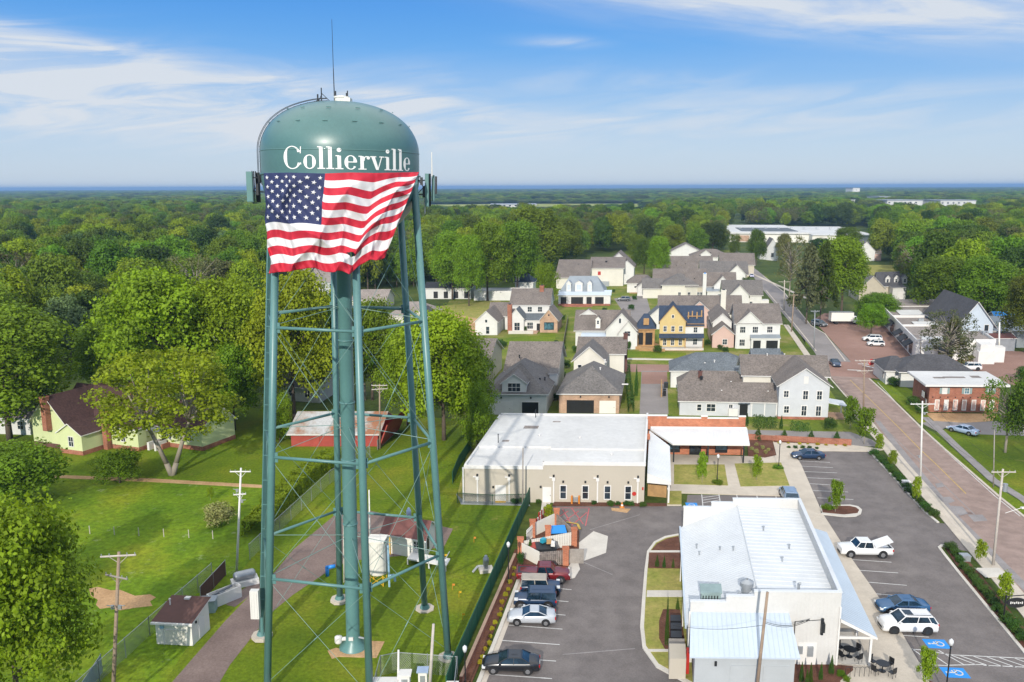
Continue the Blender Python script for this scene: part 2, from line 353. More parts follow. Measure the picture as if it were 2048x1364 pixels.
hs = N(nt, 'ShaderNodeHueSaturation'); L(nt, sky.outputs[0], hs.inputs['Color']); hs.inputs['Saturation'].default_value = 1.2
base_ = mul(nt, hs.outputs[0], blue, .92, 'MIX')
skyc = mul(nt, base_, (4.3, 4.6, 5.0), ft, 'MIX')
L(nt, skyc, bg.inputs['Color']); bg.inputs['Strength'].default_value = .13
vs_ = bpy.context.scene.view_settings; vs_.view_transform = 'Standard'; vs_.look = 'None'; vs_.exposure = 0.35; vs_.gamma = 1.0
sc = bpy.context.scene; sc.render.engine = 'CYCLES'; sc.cycles.use_denoising = True; sc.cycles.max_bounces = 6; sc.cycles.diffuse_bounces = 3
sc.cycles.glossy_bounces = 3; sc.cycles.transmission_bounces = 4; sc.cycles.transparent_max_bounces = 12; sc.cycles.volume_bounces = 0
# ================================================================== water tower
TC = Vector((-14.5, 66.5, 0)); ANG0 = math.radians(-10.5)
TIP = .75/41   # the photographed tower stands a hair out of plumb
tower = thing('water_tower', 'tall green six-legged water tower with a domed tank lettered in white', 'water tower', TC)
tower.rotation_euler.y = TIP
def tz(y, Y=66.5): d = ray(674, y); return CAMH+d[2]*Y/d[1]
LEGS = [ANG0+math.radians(60*i) for i in range(6)]
def legp(a, z):
    r = 8.9-(8.9-6.12)*z/41.0; return Vector((r*math.cos(a), r*math.sin(a), z))
prof = [(.55,36.3),(.9,36.75),(2.2,37.0),(4.1,37.7),(5.4,38.8),(6.1,40.0),(6.42,41.3),(6.46,42.2),(6.46,43.7),(6.38,44.4),(6.12,45.1),(5.62,45.85),(4.95,46.45),(4.1,46.95),(3.1,47.32),(2.0,47.58),(1.0,47.68),(.02,47.72)]
# smooth profile through Catmull-Rom
pp = []
for i in range(len(prof)-1):
    p0 = prof[max(i-1,0)]; p1 = prof[i]; p2 = prof[i+1]; p3 = prof[min(i+2,len(prof)-1)]
    for k in range(4):
        t = k/4; pp.append(tuple(.5*((2*p1[j])+(-p0[j]+p2[j])*t+(2*p0[j]-5*p1[j]+4*p2[j]-p3[j])*t*t+(-p0[j]+3*p1[j]-3*p2[j]+p3[j])*t**3) for j in (0,1)))
pp.append(prof[-1]); pp = [(r_*.966, z_) for r_, z_ in pp]; m = MB(); m.lathe(pp, 96)
tank = m.build('tank', 'tank_green', tower, True)
m = MB(); m.lathe([(6.235,43.70),(6.262,43.72),(6.262,43.78),(6.235,43.80)], 96); m.lathe([(6.22,41.9),(6.36,41.92),(6.36,42.02),(6.22,42.04)], 96)
m.build('weld_seam', 'tank_green', tank, True)
for R_, z_, n_ in ((5.50, 45.85, 16), (4.18, 46.92, 12)):
    for i in range(n_):
        a = 2*math.pi*i/n_; c, s = math.cos(a), math.sin(a); m = MB()
        m.tube((R_*c+.18*s, R_*s-.18*c, z_+.02), (R_*c-.18*s, R_*s+.18*c, z_+.02), .035, n=5); m.build('lifting_lug', 'leg_green', tank)
m = MB(); m.lathe([(1.25,0),(1.2,.25),(.72,.7),(.60,1.3),(.60,36.6),(.95,37.0)], 40)
for z_ in (6.2, 17.9, 28.4, 12., 23.): m.lathe([(.60,z_-.06),(.655,z_-.05),(.655,z_+.05),(.60,z_+.06)], 40)
col = m.build('riser_column', 'leg_green', tower, True)
m = MB(); m.tube((-.62,-.2,1.0),(-1.25,-.35,1.0),.18,n=10); m.lathe([(.30,.7),(.34,.8),(.34,1.25),(.05,1.4)],12,(-1.25,-.35,0)); m.box(-.25,.15,-.74,-.6,1.1,1.4)
m.build('valve_box', 'white_paint', col)
m = MB(); m.tube((.55,-.2,1.15),(1.55,-.5,1.15),.09,n=8); m.build('overflow_pipe', 'galvanised', col)
m = MB(); m.prism([(-1.0,-1.5),(2.4,-1.7),(2.7,.9),(-.9,1.1)], -.02, .1); m.build('concrete_pad', 'bare_soil', tower)
for i, a in enumerate(LEGS):
    b, t = legp(a, .25), legp(a, 42.0); m = MB(); m.tube(b, t, .30, .29, 20)
    lg = m.build('leg', 'leg_green', tower, False)
    for p_ in lg.data.polygons: p_.use_smooth = len(p_.vertices) == 4
    m = MB(); m.tube(legp(a, .22), legp(a, .6), .5, .36, 16); m.build('base_collar', 'leg_green', lg)
    q = legp(a, 0); m = MB(); m.prism([(q.x+.95*math.cos(k*math.pi/4+.39), q.y+.95*math.sin(k*math.pi/4+.39)) for k in range(8)], -.1, .24); m.build('footing', 'concrete', lg)
ZS = (9.9, 20.0, 30.3)
for z_ in ZS:
    for i in range(6):
        p, q = legp(LEGS[i], z_), legp(LEGS[(i+1)%6], z_); m = MB(); m.tube(p, q, .125, .125, 10)
        st = m.build('strut', 'leg_green', tower, True)
        for w_ in (p.lerp(q, .05), p.lerp(q, .95)): m = MB(); m.box(w_.x-.14, w_.x+.14, w_.y-.03, w_.y+.03, z_-.4, z_+.4); m.build('gusset_plate', 'leg_green', st)
    for i in range(6):
        m = MB(); m.tube((0,0,z_+1.0), legp(LEGS[i], z_+.2), .03, n=5); m.build('spider_rod', 'rod_green', tower)
lv = (0.6,)+ZS+(39.5,)
for k in range(4):
    for i in range(6):
        a, b = LEGS[i], LEGS[(i+1)%6]; m = MB(); z0, z1 = lv[k]+.3, lv[k+1]-.25
        p, q = legp(a, z0), legp(b, z1); m.tube(p, q, .02, n=5); c = p.lerp(q, .5); d = (q-p).normalized()
        m.tube(c-d*.25, c+d*.25, +.045, n=6); m.tube(legp(b, z0), legp(a, z1), .02, n=5)
        m.build('cross_rods', 'rod_green', tower)
# cable tray climbing the left leg, with its white cabinet
a = LEGS[3]
def off(z, dx, dy): p = legp(a, z); return Vector((p.x+dx, p.y+dy, z))
m = MB(); tray = None; vs = []
for z_ in (3.2, 41.0):
    for dx, dy in ((-.16,-.36),(.40,-.46),(.40,-.30),(-.16,-.20)): vs.append(off(z_, dx, dy))
m.add(vs, [(0,1,5,4),(1,2,6,5),(2,3,7,6),(3,0,4,7),(0,3,2,1),(4,5,6,7)]); tray = m.build('cable_tray', 'leg_green', tower)
m = MB(); m.mi = 0
for j in range(5): m.tube(off(3.0, -.06+.1*j, -.44-.015*j), off(41., -.06+.1*j, -.44-.015*j), +.03, n=5)
m.build('feeder_cable', 'tank_green', tray)
z_ = 4.
while z_ < 40.5:
    m = MB(); p = off(z_, 0, 0); m.box(p.x-.14, p.x+.42, p.y-.53, p.y-.44, z_, z_+.06); m.build('cable_clamp', 'leg_green', tray); z_ += 2.3
m = MB(); m.box(-9.15-.33, -9.15+.42, -.05, .45, 2.9, 5.6); 
for k in range(3): m.box(-9.15-.25+k*.24, -9.15-.2+k*.24, -.08, -.05, 3.0, 5.5)
cab = m.build('cable_cabinet', 'white_paint', tower); cab.location = (.45, -.35, 0)
m = MB(); m.tube(off(.2,.1,-.3), off(3.2,.0,-.3), .16, n=10); m.build('conduit', 'leg_green', tower)
# curved ladder over the left of the dome
va = math.radians(180+8)
m = MB(); rails = []
for k, (R_, z_) in enumerate(pp): rails.append((R_, z_))
top = [(R_, z_) for R_, z_ in rails if z_ > 41.2 and R_ > .8]
for o_ in (.06, .26):
    for w_ in (-.24, .24):
        pts = []
        for R_, z_ in top:
            nx = R_/6.5; nz = max(0, (z_-43.5)/4.4); l = math.hypot(nx, nz) or 1
            r2 = R_+o_*nx/l; pts.append((r2*math.cos(va)-w_*math.sin(va), r2*math.sin(va)+w_*math.cos(va), z_+o_*nz/l))
        m.path(pts[::2], .024, 5)
for R_, z_ in top[::2]:
    nx = R_/6.5; nz = max(0, (z_-43.5)/4.4); l = math.hypot(nx, nz) or 1; r2 = R_+.10*nx/l
    m.tube((r2*math.cos(va)-.24*math.sin(va), r2*math.sin(va)+.24*math.cos(va), z_+.10*nz/l), (r2*math.cos(va)+.24*math.sin(va), r2*math.sin(va)-.24*math.cos(va), z_+.10*nz/l), .02, n=4)
m.build('dome_ladder', 'dark_steel', tower)
# things on the crown of the dome
m = MB(); m.lathe([(.55,47.6),(.55,47.95),(.62,47.98),(.62,48.1),(.05,48.2)], 16, (.15,0,0)); m.box(-.1,.9,-.5,.5,47.62,47.98); m.build('roof_vent', 'warm_white', tower)
m = MB(); m.tube((-.42,0,47.6), (-.45,0,50.2), .05, .035, 6); m.tube((-.45,0,50.2), (-.47,0,53.9), .028, .015, 5); m.build('whip_antenna', 'dark_steel', tower)
m = MB(); m.tube((-1.45,0,47.5),(-1.45,0,48.75),.05,n=6); m.tube((-1.75,0,47.6),(-1.45,0,48.2),.03,n=5); m.tube((-1.45,0,48.35),(-.75,0,47.7),.03,n=5); m.tube((-1.75,0,47.55),(-1.75,0,48.25),.07,n=6); m.tube((-1.9,0,47.75),(-.4,0,47.72),.035,n=5)
m.build('antenna_mast', 'dark_steel', tower)
m = MB(); m.tube((.62,0,47.6),(.62,0,48.55),.05,n=6); m.tube((.52,.2,47.6),(.5,.2,48.4),.06,n=6); m.tube((-.28,-.2,47.6),(-.28,-.2,48.5),.06,n=6); m.build('rod_antenna', 'dark_steel', tower)
# panel antennas on brackets at both sides
def bracket(sx):
    m = MB(); rt = None
    x0 = 6.4*sx
    for z_ in (40.6, 41.7): m.tube((x0-.6*sx,-.4,z_-.1),(x0+.75*sx,-.4,z_),.045,n=6); m.tube((x0-.6*sx,.5,z_-.1),(x0+.75*sx,.5,z_),.045,n=6)
    m.tube((x0-.2*sx,-.4,41.7),(x0+.7*sx,-.4,40.6),.035,n=5); m.tube((x0-.3*sx,.5,40.6),(x0+.7*sx,.5,41.7),.035,n=5)
    for y_ in (-.4,.05,.5): m.tube((x0+.72*sx,y_,39.6),(x0+.72*sx,y_,42.2),.05,n=6)
    m.box(x0+.3*sx-.1,x0+.3*sx+.1,-.6,-.35,40.3,41.2); m.box(x0+.1*sx-.1,x0+.1*sx+.1,-.55,-.3,41.3,41.9)
    return m.build('antenna_bracket', 'dark_steel', tower)
bl, br = bracket(-1), bracket(1)
def panel(par, x, y, z0, z1, w=.36, mat_='leg_green'):
    m = MB(); m.box(x-w/2, x+w/2, y-.11, y+.11, z0, z1); m.box(x-w/2+.03, x+w/2-.03, y-.15, y-.11, z0+.05, z1-.05); m.build('panel_antenna', mat_, par)
panel(bl, -7.28, -.55, 39.75, 42.15, .5); panel(bl, -7.0, .65, 39.7, 42.1, .3, 'dark_steel')
panel(br, 6.95, -.5, 39.6, 42.2, .30); panel(br, 7.35, .55, 40.0, 42.1, .22); panel(br, 7.62, .1, 40.6, 42.0, .16, 'dark_steel')
m = MB(); m.tube((7.3,.1,42.0),(7.28,.1,43.9),.05,.03,6); m.tube((6.75,-.3,39.0),(6.75,-.3,40.6),.05,n=5); m.build('whip_antenna', 'warm_white', br)
# lettering wrapped on the tank
def glyph(ch, x, s):
    """strips of a high-contrast serif letter; returns quads in letter space (x right, z up, x-height 1) and the advance"""
    q = []
    def bar(x0, z0, x1, z1, w0, w1=None, n=6):
        w1 = w1 or w0; pts = []
        for i in range(n+1):
            t = i/n; cx = x0+(x1-x0)*t; cz = z0+(z1-z0)*t; w = w0+(w1-w0)*t; pts.append(((cx-w/2, cz), (cx+w/2, cz)))
        for a, b in zip(pts, pts[1:]): q.append([a[0], a[1], b[1], b[0]])
    def hbar(x0, x1, z, h): q.append([(x0,z-h/2),((x0+x1)/2,z-h/2),((x0+x1)/2,z+h/2),(x0,z+h/2)]); q.append([((x0+x1)/2,z-h/2),(x1,z-h/2),(x1,z+h/2),((x0+x1)/2,z+h/2)])
    def ring(cx, cz, rx, rz, tmax, tmin, a0, a1, n=28):
        pts = []
        for i in range(n+1):
            a = a0+(a1-a0)*i/n; th = tmin+(tmax-tmin)*abs(math.cos(a))**1.6
            c, s_ = math.cos(a), math.sin(a); pts.append(((cx+rx*c, cz+rz*s_), (cx+(rx-th)*c, cz+(rz-min(th,.07)-.0)*s_)))
        for a, b in zip(pts, pts[1:]): q.append([a[0], a[1], b[1], b[0]])
    H_ = 1.62
    if ch == 'l': bar(.30,.04,.30,H_-.03,.24); hbar(.04,.56,.03,.07); hbar(.06,.3,H_-.04,.07); adv = .60
    elif ch == 'i':
        bar(.30,.04,.30,.97,.24); hbar(.04,.56,.03,.07); hbar(.06,.3,.96,.07); ring(.30,1.38,.15,.15,.149,.149,0,2*math.pi,16); adv = .60
    elif ch == 'o': ring(.48,.5,.44,.52,.25,.055,0,2*math.pi,36); adv = .98
    elif ch == 'e': ring(.46,.5,.42,.52,.25,.055,.08,2*math.pi-.62,34); hbar(.2,.86,.53,.065); adv = .92
    elif ch == 'r':
        bar(.30,.04,.30,.97,.24); hbar(.04,.60,.03,.07); hbar(.06,.3,.96,.07); ring(.62,.62,.26,.37,.12,.06,math.pi*.98,math.pi*.35,12); ring(.74,.86,.12,.12,.119,.119,0,2*math.pi,14); adv = .88
    elif ch == 'v':
        for (x0,z0,x1,z1,w) in ((.20,.96,.52,.0,.26),(.86,.96,.56,.0,.075)): bar(x0,z0,x1,z1,w,w*.8)
        hbar(.0,.44,.96,.07); hbar(.68,1.04,.96,.07); adv = 1.04
    elif ch == 'C':
        ring(.78,.80,.74,.84,.30,.06,.52,2*math.pi-.50,40); bar(1.42,1.10,1.46,1.60,.07,.07); bar(1.42,.44,1.44,.30,.07); adv = 1.60
    return [[((px+x)*s, pz*s) for px, pz in f] for f in q], adv
word = 'Collierville'; tot = sum(glyph(c, 0, 1)[1] for c in word); RT = 6.255
a0, a1 = math.radians(-42.5+12.), math.radians(57+12.); S = (a1-a0)*RT/tot; zb = tz(339, 60.3)
m = MB(); x = 0
for c in word:
    qs, adv = glyph(c, x, 1.0)
    for f in qs:
        k = len(m.v)
        for px, pz in f:
            a = a0+px*S/RT-math.pi/2; m.v.append((RT*math.cos(a), RT*math.sin(a), zb+.06+pz*.99))
        m.f.append((k,k+1,k+2,k+3)); m.m.append(0)
    x += adv
let = m.build('lettering', 'lettering_white', tank)
sol = let.modifiers.new('thickness', 'SOLIDIFY'); sol.thickness = .012; sol.offset = 0
# ================================================================== the flag hung round the front of the tank
def cyl_hit(px, py, R_):
    d = ray(px, py); ox, oy = -TC.x-.75, -TC.y; A = d[0]**2+d[1]**2; B = 2*(ox*d[0]+oy*d[1]); Cc = ox*ox+oy*oy-R_*R_; D = B*B-4*A*Cc
    if D < 0: D = 0
    t = (-B-math.sqrt(D))/(2*A); return Vector((d[0]*t, d[1]*t, CAMH+d[2]*t))
topx = [(0,527),(.2,578),(.405,650),(.55,700),(.7,752),(.85,800),(1,838)]; topy = [(0,346),(.2,345),(.405,347),(.55,345),(.7,346),(.85,345),(1,344)]
botx = [(0,538),(.2,585),(.405,634),(.55,672),(.7,702),(.85,738),(1,770)]; boty = [(0,549),(.12,541),(.25,537),(.4,544),(.55,549),(.68,548),(.78,530),(.9,519),(1,515)]
redge = [(0,(838,344)),(.1,(834,353)),(.25,(829,366)),(.4,(822,384)),(.55,(812,408)),(.7,(800,436)),(.85,(785,474)),(.95,(774,503)),(1,(770,515))]
def lerp(tb, s):
    for (a, va_), (b, vb) in zip(tb, tb[1:]):
        if s <= b+1e-9:
            t = (s-a)/(b-a); t = t*t*(3-2*t)*.5+t*.5
            return tuple(va_[i]+(vb[i]-va_[i])*t for i in (0,1)) if isinstance(va_, tuple) else va_+(vb-va_)*t
    return tb[-1][1]
def flagpx(s, t):
    tt = t*.9+.1*t*t
    X0, Y0, X1, Y1 = lerp(topx, s), lerp(topy, s), lerp(botx, s), lerp(boty, s)
    lx, ly = X0+(X1-X0)*tt, Y0+(Y1-Y0)*tt
    ex, ey = lerp(redge, t); X1r, Y1r = lerp(botx, 1.), lerp(boty, 1.)
    bx, by = 838+(X1r-838)*tt, 344+(Y1r-344)*tt
    w = max(0, (s-.45)/.55)**1.5
    x_, y_ = lx+(ex-bx)*w, ly+(ey-by)*w
    if t < 7/13 and s < .42: y_ -= 5*math.sin(math.pi*t*13/7)*0.4
    # sag of the right-hand stripes, and the cloth's own ripples
    g = math.sin(math.pi*min(1, max(0, (s-.42)/.58)))
    y_ += 11*g*math.sin(math.pi*min(1, t*1.15))
    y_ += (5.2*math.sin(6.28*(s*1.7+t*.5+.32+.25*math.sin(5*s)))+2.4*math.sin(6.28*(s*4.1-t*.8)))*t*min(1, (1-s)*6)
    y_ += 7*g*math.sin(6.28*(s*3.4-.1))*min(1, t*6)*(1-.5*t); x_ += (3.5*math.sin(t*9+s*5)+2*math.sin(t*23+s*9))*t*(1-s)
    return x_, y_
def flagR(s, t):
    base = 6.47+.62*t; g = min(1, t*4)
    def ridge(x, w=.2): x = x-math.floor(x); x = min(x, 1-x)/w; return max(0, 1-x)**1.3 if x < 1 else 0.
    r = base+.18+.16*math.sin(2*math.pi*(s*1.9+t*.8+.1))*g
    r += .62*ridge(s*2.7+t*1.25+.10*math.sin(7*t)+.2, .24)*g*(.45+.55*s)
    r += .50*ridge(s*1.9-t*1.7+.45+.1*math.sin(9*s), .20)*g*(.3+.7*t)
    r += .42*ridge(t*2.9-s*3.6+.35, .28)*max(0, s-.40)*1.9*g
    r += .22*ridge(s*6.3+t*.7+.05*math.sin(13*t), .35)*(.25+.75*t)
    r += .16*ridge(s*4.7-t*3.3+.3, .3)*(.3+.7*t) + .05*math.sin(2*math.pi*(s*17-t*4.7+.3*math.sin(9*t)))*(.3+t)
    r += .25*max(0, (s-.93)/.07)
    return r
NS, NR = 150, 9; m = MB(); rows = 13*NR
tcache = {}
for j in range(rows+1):
    for i in range(NS+1):
        s, t = i/NS, j/rows; px, py = flagpx(s, t); m.v.append(tuple(cyl_hit(px, py, flagR(s, t))))
for j in range(rows):
    st = j//NR
    for i in range(NS):
        s = (i+.5)/NS; k = j*(NS+1)+i
        if 10.35 <= j/NR <= 11.15 and .62 < s < .70 and abs((j/NR-10.75))/.42 < 1-abs((s-.66)/.04): continue      # the small tear near the lower edge
        mi = 2 if (st < 7 and s < .405) else (0 if st % 2 == 0 else 1)
        m.f.append((k, k+1, k+NS+2, k+NS+1)); m.m.append(mi)
def fp(s, t, out=.03): px, py = flagpx(s, t); return cyl_hit(px, py, flagR(s, t)+out)
for r_ in range(9):
    n_ = 6 if r_ % 2 == 0 else 5
    for c_ in range(n_):
        sc_ = (.405/12)*(1+2*c_ + (0 if r_ % 2 == 0 else 1)); tc_ = (7/13/10)*(r_+1); vs = [fp(sc_, tc_)]
        rs, rt = .0155, .0265; tw = random.uniform(-.2,.2)
        for k in range(10):
            a = math.pi/2+k*math.pi/5+tw; q_ = 1. if k % 2 == 0 else .42; vs.append(fp(sc_+rs*q_*math.cos(a), tc_-rt*q_*math.sin(a)))
        m.add(vs, [(0, 1+k, 1+(k+1)%10) for k in range(10)], 1)
fl = m.build('flag', ['cloth_red', 'cloth_white', 'cloth_navy'], None, True)
tag(fl, 'huge stars and stripes flag draped round the tank of the water tower', 'flag')
for p_ in [0]: pass
fs_ = fl.modifiers.new('cloth', 'SOLIDIFY'); fs_.thickness = .02; fs_.offset = 1
# ================================================================== ground, roads and pavements
Z = .02
sheet('meadow', [(-700,1700),(-700,930),(60,935),(330,955),(540,975),(540,1075),(445,1185),(330,1364),(250,1700)], .012, 'meadow')
sheet('yard_lawn', [(-500,930),(-300,860),(100,800),(300,800),(560,820),(700,820),(925,840),(975,850),(930,905),(925,960),(660,960),(540,975),(330,955),(60,935)], .012, 'lawn')
sheet('tower_lawn', [(250,1700),(330,1364),(445,1185),(540,1075),(540,975),(660,960),(925,960),(1057,1003),(1057,1010),(905,1364),(860,1480),(850,1700)], .016, 'lawn')
sheet('neighbourhood_lawn', [(905,838),(880,760),(870,640),(900,600),(1100,560),(1250,510),(1330,500),(1460,500),(1520,590),(1620,720),(1740,900),(1490,880),(1337,830)], .012, 'yard')
sheet('yard_path', [(110,950),(300,957),(540,971),(540,977),(300,964),(110,956)], .03, 'bare_soil')
sheet('bare_patch', [(178,1178),(195,1174),(222,1181),(240,1180),(270,1192),(300,1189),(312,1195),(300,1203),(305,1212),(270,1216),(240,1221),(220,1215),(200,1218),(192,1210),(196,1200),(182,1192)], .03, 'bare_soil')
sheet('service_drive', [(200,1500),(345,1364),(450,1243),(518,1172),(549,1145),(586,1100),(668,1032),(740,1022),(906,1058),(889,1092),(800,1112),(700,1122),(668,1135),(586,1190),(542,1226),(460,1330),(440,1364),(380,1500)], .035, 'driveway_gravel')
sheet('soil_apron', [(452,1210),(470,1190),(512,1160),(524,1166),(500,1192),(470,1214)], .025, 'driveway_gravel')
sheet('worn_ground', [(915,990),(935,900),(950,880),(960,900),(935,935),(928,1003),(918,1003)], .03, 'dry_lawn')
sheet('worn_grass', [(655,1302),(672,1296),(690,1300),(684,1312),(664,1318)], .03, 'bare_soil')
sheet('car_park_drive', [(930,1440),(962,1362),(1006,1249),(1040,1156),(1120,1140),(1160,1118),(1158,1062),(1108,1047),(1104,1013),(1372,1013),(1375,990),(1562,992),(1610,1040),(1700,1300),(1700,1700),(900,1700)], .03, 'asphalt')
sheet('car_park', [(1583,904),(1738,902),(1775,945),(1872,1046),(1915,1050),(1950,1106),(1900,1096),(1878,1094),(1922,1154),(2048,1310),(2260,1600),(1900,1700),(1858,1364),(1783,1234),(1703,1120),(1655,1045),(1612,962)], .036, 'asphalt')
sheet('street', [(2300,1500),(2048,1196),(1905,1043),(1786,900),(1750,848),(1699,798),(1660,752),(1740,756),(1781,796),(1844,860),(1888,900),(1997,995),(2048,1036),(2300,1230)], .045, 'old_asphalt')
sheet('crossroads', [(1660,752),(1640,722),(1700,720),(1850,722),(1990,700),(2300,720),(2300,800),(2040,772),(1900,748),(1800,762),(1740,756)], .040, 'brown_lot')
sheet('far_street', [(1640,722),(1626,700),(1582,647),(1527,581),(1504,550),(1471,518),(1466,497),(1474,497),(1486,518),(1526,550),(1568,583),(1622,650),(1650,668),(1702,724)], .045, 'grey_road')
sheet('shop_car_park', [(1624,640),(1650,626),(1770,640),(1836,722),(1702,723),(1652,668)], .034, 'brown_lot')
sheet('gutter', [(2300,1480),(2048,1183),(1905,1034),(1786,892),(1750,842),(1760,842),(1800,892),(1921,1036),(2070,1185),(2300,1430)], .05, 'gutter_grey')
sheet('side_drive', [(1493,860),(1700,864),(1745,880),(1762,893),(1702,893),(1493,876)], .03, 'grey_road')
sheet('house_drive', [(1283,742),(1334,742),(1337,828),(1279,828)], .034, 'grey_road')
sheet('house_drive_brick', [(1284,744),(1334,744),(1335,768),(1283,768)], .038, 'brown_lot')
sheet('back_lane', [(1228,597),(1292,590),(1302,625),(1265,672),(1246,672),(1250,630)], .03, 'grey_road')
sheet('cross_lane', [(1243,728),(1372,730),(1372,744),(1243,744)], .03, 'brown_lot')
sheet('soil_yard', [(870,620),(905,628),(970,640),(958,672),(905,690),(868,660)], .03, 'bare_soil')
sheet('dry_field', [(880,612),(1000,600),(1010,622),(960,640),(880,632)], .026, 'dry_lawn')
sheet('building_site', [(1279,672),(1320,690),(1405,694),(1405,702),(1290,702),(1276,690)], .03, 'bare_soil')
sheet('soil_forecourt', [(1850,826),(1995,828),(1985,842),(1930,846),(1868,842)], .032, 'bare_soil')
sheet('forecourt', [(1842,846),(1868,842),(1930,846),(2000,842),(2200,850),(2200,880),(2050,872),(1960,869),(1905,852),(1872,862)], .034, 'grey_road')
sheet('verge_lawn', [(1872,866),(1905,853),(1960,869),(2050,873),(2300,880),(2500,1150),(2300,1185),(2050,1010),(1985,962),(1920,905)], .03, 'lawn')
sheet('kerb_lawn', [(1850,858),(1866,864),(1915,905),(1980,966),(2048,1008),(2300,1195),(2300,1220),(2048,1030),(1997,990),(1888,896)], .026, 'lawn')
sheet('corner_lawn', [(1745,760),(1800,766),(1850,800),(1862,846),(1838,846),(1800,808)], .026, 'lawn')
sheet('clearing', [(1722,530),(1790,530),(1800,548),(1725,552)], .03, 'dry_lawn')
sheet('garden_lawn', [(1010,690),(1108,690),(1112,668),(1060,672),(1012,676)], .03, 'lawn')
sheet('green_strip', [(1243,702),(1372,706),(1372,716),(1243,714)], .03, 'lawn')
sheet('road_verge', [(1505,545),(1534,553),(1600,640),(1612,690),(1632,700),(1588,645),(1530,578)], .03, 'lawn')
for i in range(1):
    sheet('far_field', [(838,410),(1080,407),(1290,408),(1290,419),(1060,420),(838,421)], .3, 'field')
def path_strip(name, px, w, z, m_, zb=-.05):
    pts = [Vector(P(x, y)[:2]) for x, y in px]; L_, R_ = [], []
    for i, p in enumerate(pts):
        d = (pts[min(i+1, len(pts)-1)]-pts[max(i-1, 0)]).normalized(); n = Vector((-d.y, d.x)); L_.append(p+n*w/2); R_.append(p-n*w/2)
    mb = MB(); k = len(pts)
    for a, b in ((L_, R_),):
        vs = [(p.x, p.y, z) for p in L_]+[(p.x, p.y, z) for p in R_]+[(p.x, p.y, zb) for p in L_]+[(p.x, p.y, zb) for p in R_]
        fs = []
        for i in range(k-1): fs += [(i+1, i, k+i, k+i+1), (i, i+1, 2*k+i+1, 2*k+i), (k+i+1, k+i, 3*k+i, 3*k+i+1)]
        fs += [(0, 2*k, 3*k, k), (k-1, 2*k-1, 4*k-1, 3*k-1)]
        mb.add(vs, fs)
    return struct(name, mb, m_)
path_strip('pavement', [(1700,812),(1770,888),(1800,926),(1852,986),(1902,1042),(1962,1112),(2060,1226),(2250,1460)], 2.0, .12, 'concrete')
path_strip('pavement', [(1850,835),(1880,862),(1912,893),(1985,960),(2048,1000),(2250,1165)], 1.3, .10, 'gutter_grey')
path_strip('pavement', [(1572,650),(1600,690),(1618,716)], 1.5, .10, 'concrete')
path_strip('pavement', [(1243,718),(1372,720)], 1.4, .10, 'pale_concrete')
path_strip('pavement', [(1505,548),(1545,566),(1620,600)], 1.5, .08, 'concrete')
path_strip('kerb', [(1738,758),(1781,796),(1846,860),(1890,900),(1999,995),(2050,1036),(2300,1230)], .35, .14, 'kerb_concrete')
path_strip('kerb', [(2300,1503),(2048,1200),(1903,1045),(1785,902),(1748,850),(1698,800),(1656,752)], .3, .13, 'kerb_concrete')
path_strip('kerb', [(1736,903),(1746,912),(1782,950),(1850,1024),(1866,1038),(1876,1046)], .32, .15, 'pale_concrete')
path_strip('kerb', [(1916,1103),(1900,1093),(1884,1092),(1878,1096),(1890,1112),(1922,1152),(1960,1198),(2048,1305),(2260,1590)], .32, .15, 'pale_concrete')
path_strip('kerb', [(925,1440),(959,1362),(1004,1249),(1039,1156)], .36, .15, 'pale_concrete')
path_strip('kerb', [(948,1440),(968,1362),(1012,1249),(1046,1158)], .5, .045, 'kerb_concrete')
path_strip('kerb', [(1690,722),(1650,668),(1622,652),(1568,585),(1526,552)], .3, .12, 'kerb_concrete')
path_strip('kerb', [(1632,702),(1588,647),(1532,581)], .3, .12, 'kerb_concrete')
def raised(name, px, z, m_): mb = MB(); mb.prism([P(x, y)[:2] for x, y in px], -.05, z); return struct(name, mb, m_)
raised('plaza', [(1334,910),(1496,914),(1530,917),(1553,912),(1546,885),(1700,891),(1768,900),(1740,904),(1584,902),(1602,930),(1644,1027),(1612,1046),(1590,994),(1363,987),(1363,1012),(1334,1012)], .14, 'concrete')
for px in ([(1348,931),(1449,931),(1456,973),(1348,970)], [(1469,929),(1562,927),(1579,973),(1481,975)], [(1335,984),(1363,984),(1363,1011),(1335,1011)]):
    raised('plaza_lawn', px, .17, 'dry_lawn')
raised('planting_bed', [(1495,882),(1545,882),(1552,912),(1530,917),(1496,914)], .17, 'mulch')
raised('planting_bed', [(1548,880),(1702,885),(1702,891),(1548,886)], .17, 'mulch')
raised('planting_bed', [(1108,1004),(1333,1008),(1333,1013),(1105,1013)], .12, 'mulch')
raised('kerbed_island', [(1640,1012),(1700,1011),(1716,1014),(1724,1021),(1722,1029),(1712,1034),(1690,1035),(1642,1030)], .14, 'pale_concrete')
raised('planting_bed', [(1643,1014),(1699,1014),(1712,1017),(1718,1022),(1715,1028),(1688,1031),(1645,1027)], .17, 'mulch')
raised('kerbed_island', [(1357,1069),(1330,1074),(1308,1085),(1294,1104),(1289,1140),(1284,1200),(1280,1256),(1285,1298),(1312,1336),(1364,1364),(1400,1385),(1400,1300),(1372,1200),(1366,1120)], .14, 'pale_concrete')
raised('island_lawn', [(1357,1073),(1332,1078),(1312,1088),(1299,1106),(1295,1140),(1291,1200),(1288,1256),(1292,1294),(1317,1330),(1368,1358),(1400,1375),(1400,1300),(1372,1200),(1366,1120)], .17, 'dry_lawn')
raised('planting_bed', [(1357,1075),(1334,1080),(1314,1090),(1303,1103),(1362,1104)], .20, 'mulch')
raised('planting_bed', [(1298,1108),(1362,1108),(1366,1140),(1296,1139)], .20, 'mulch')
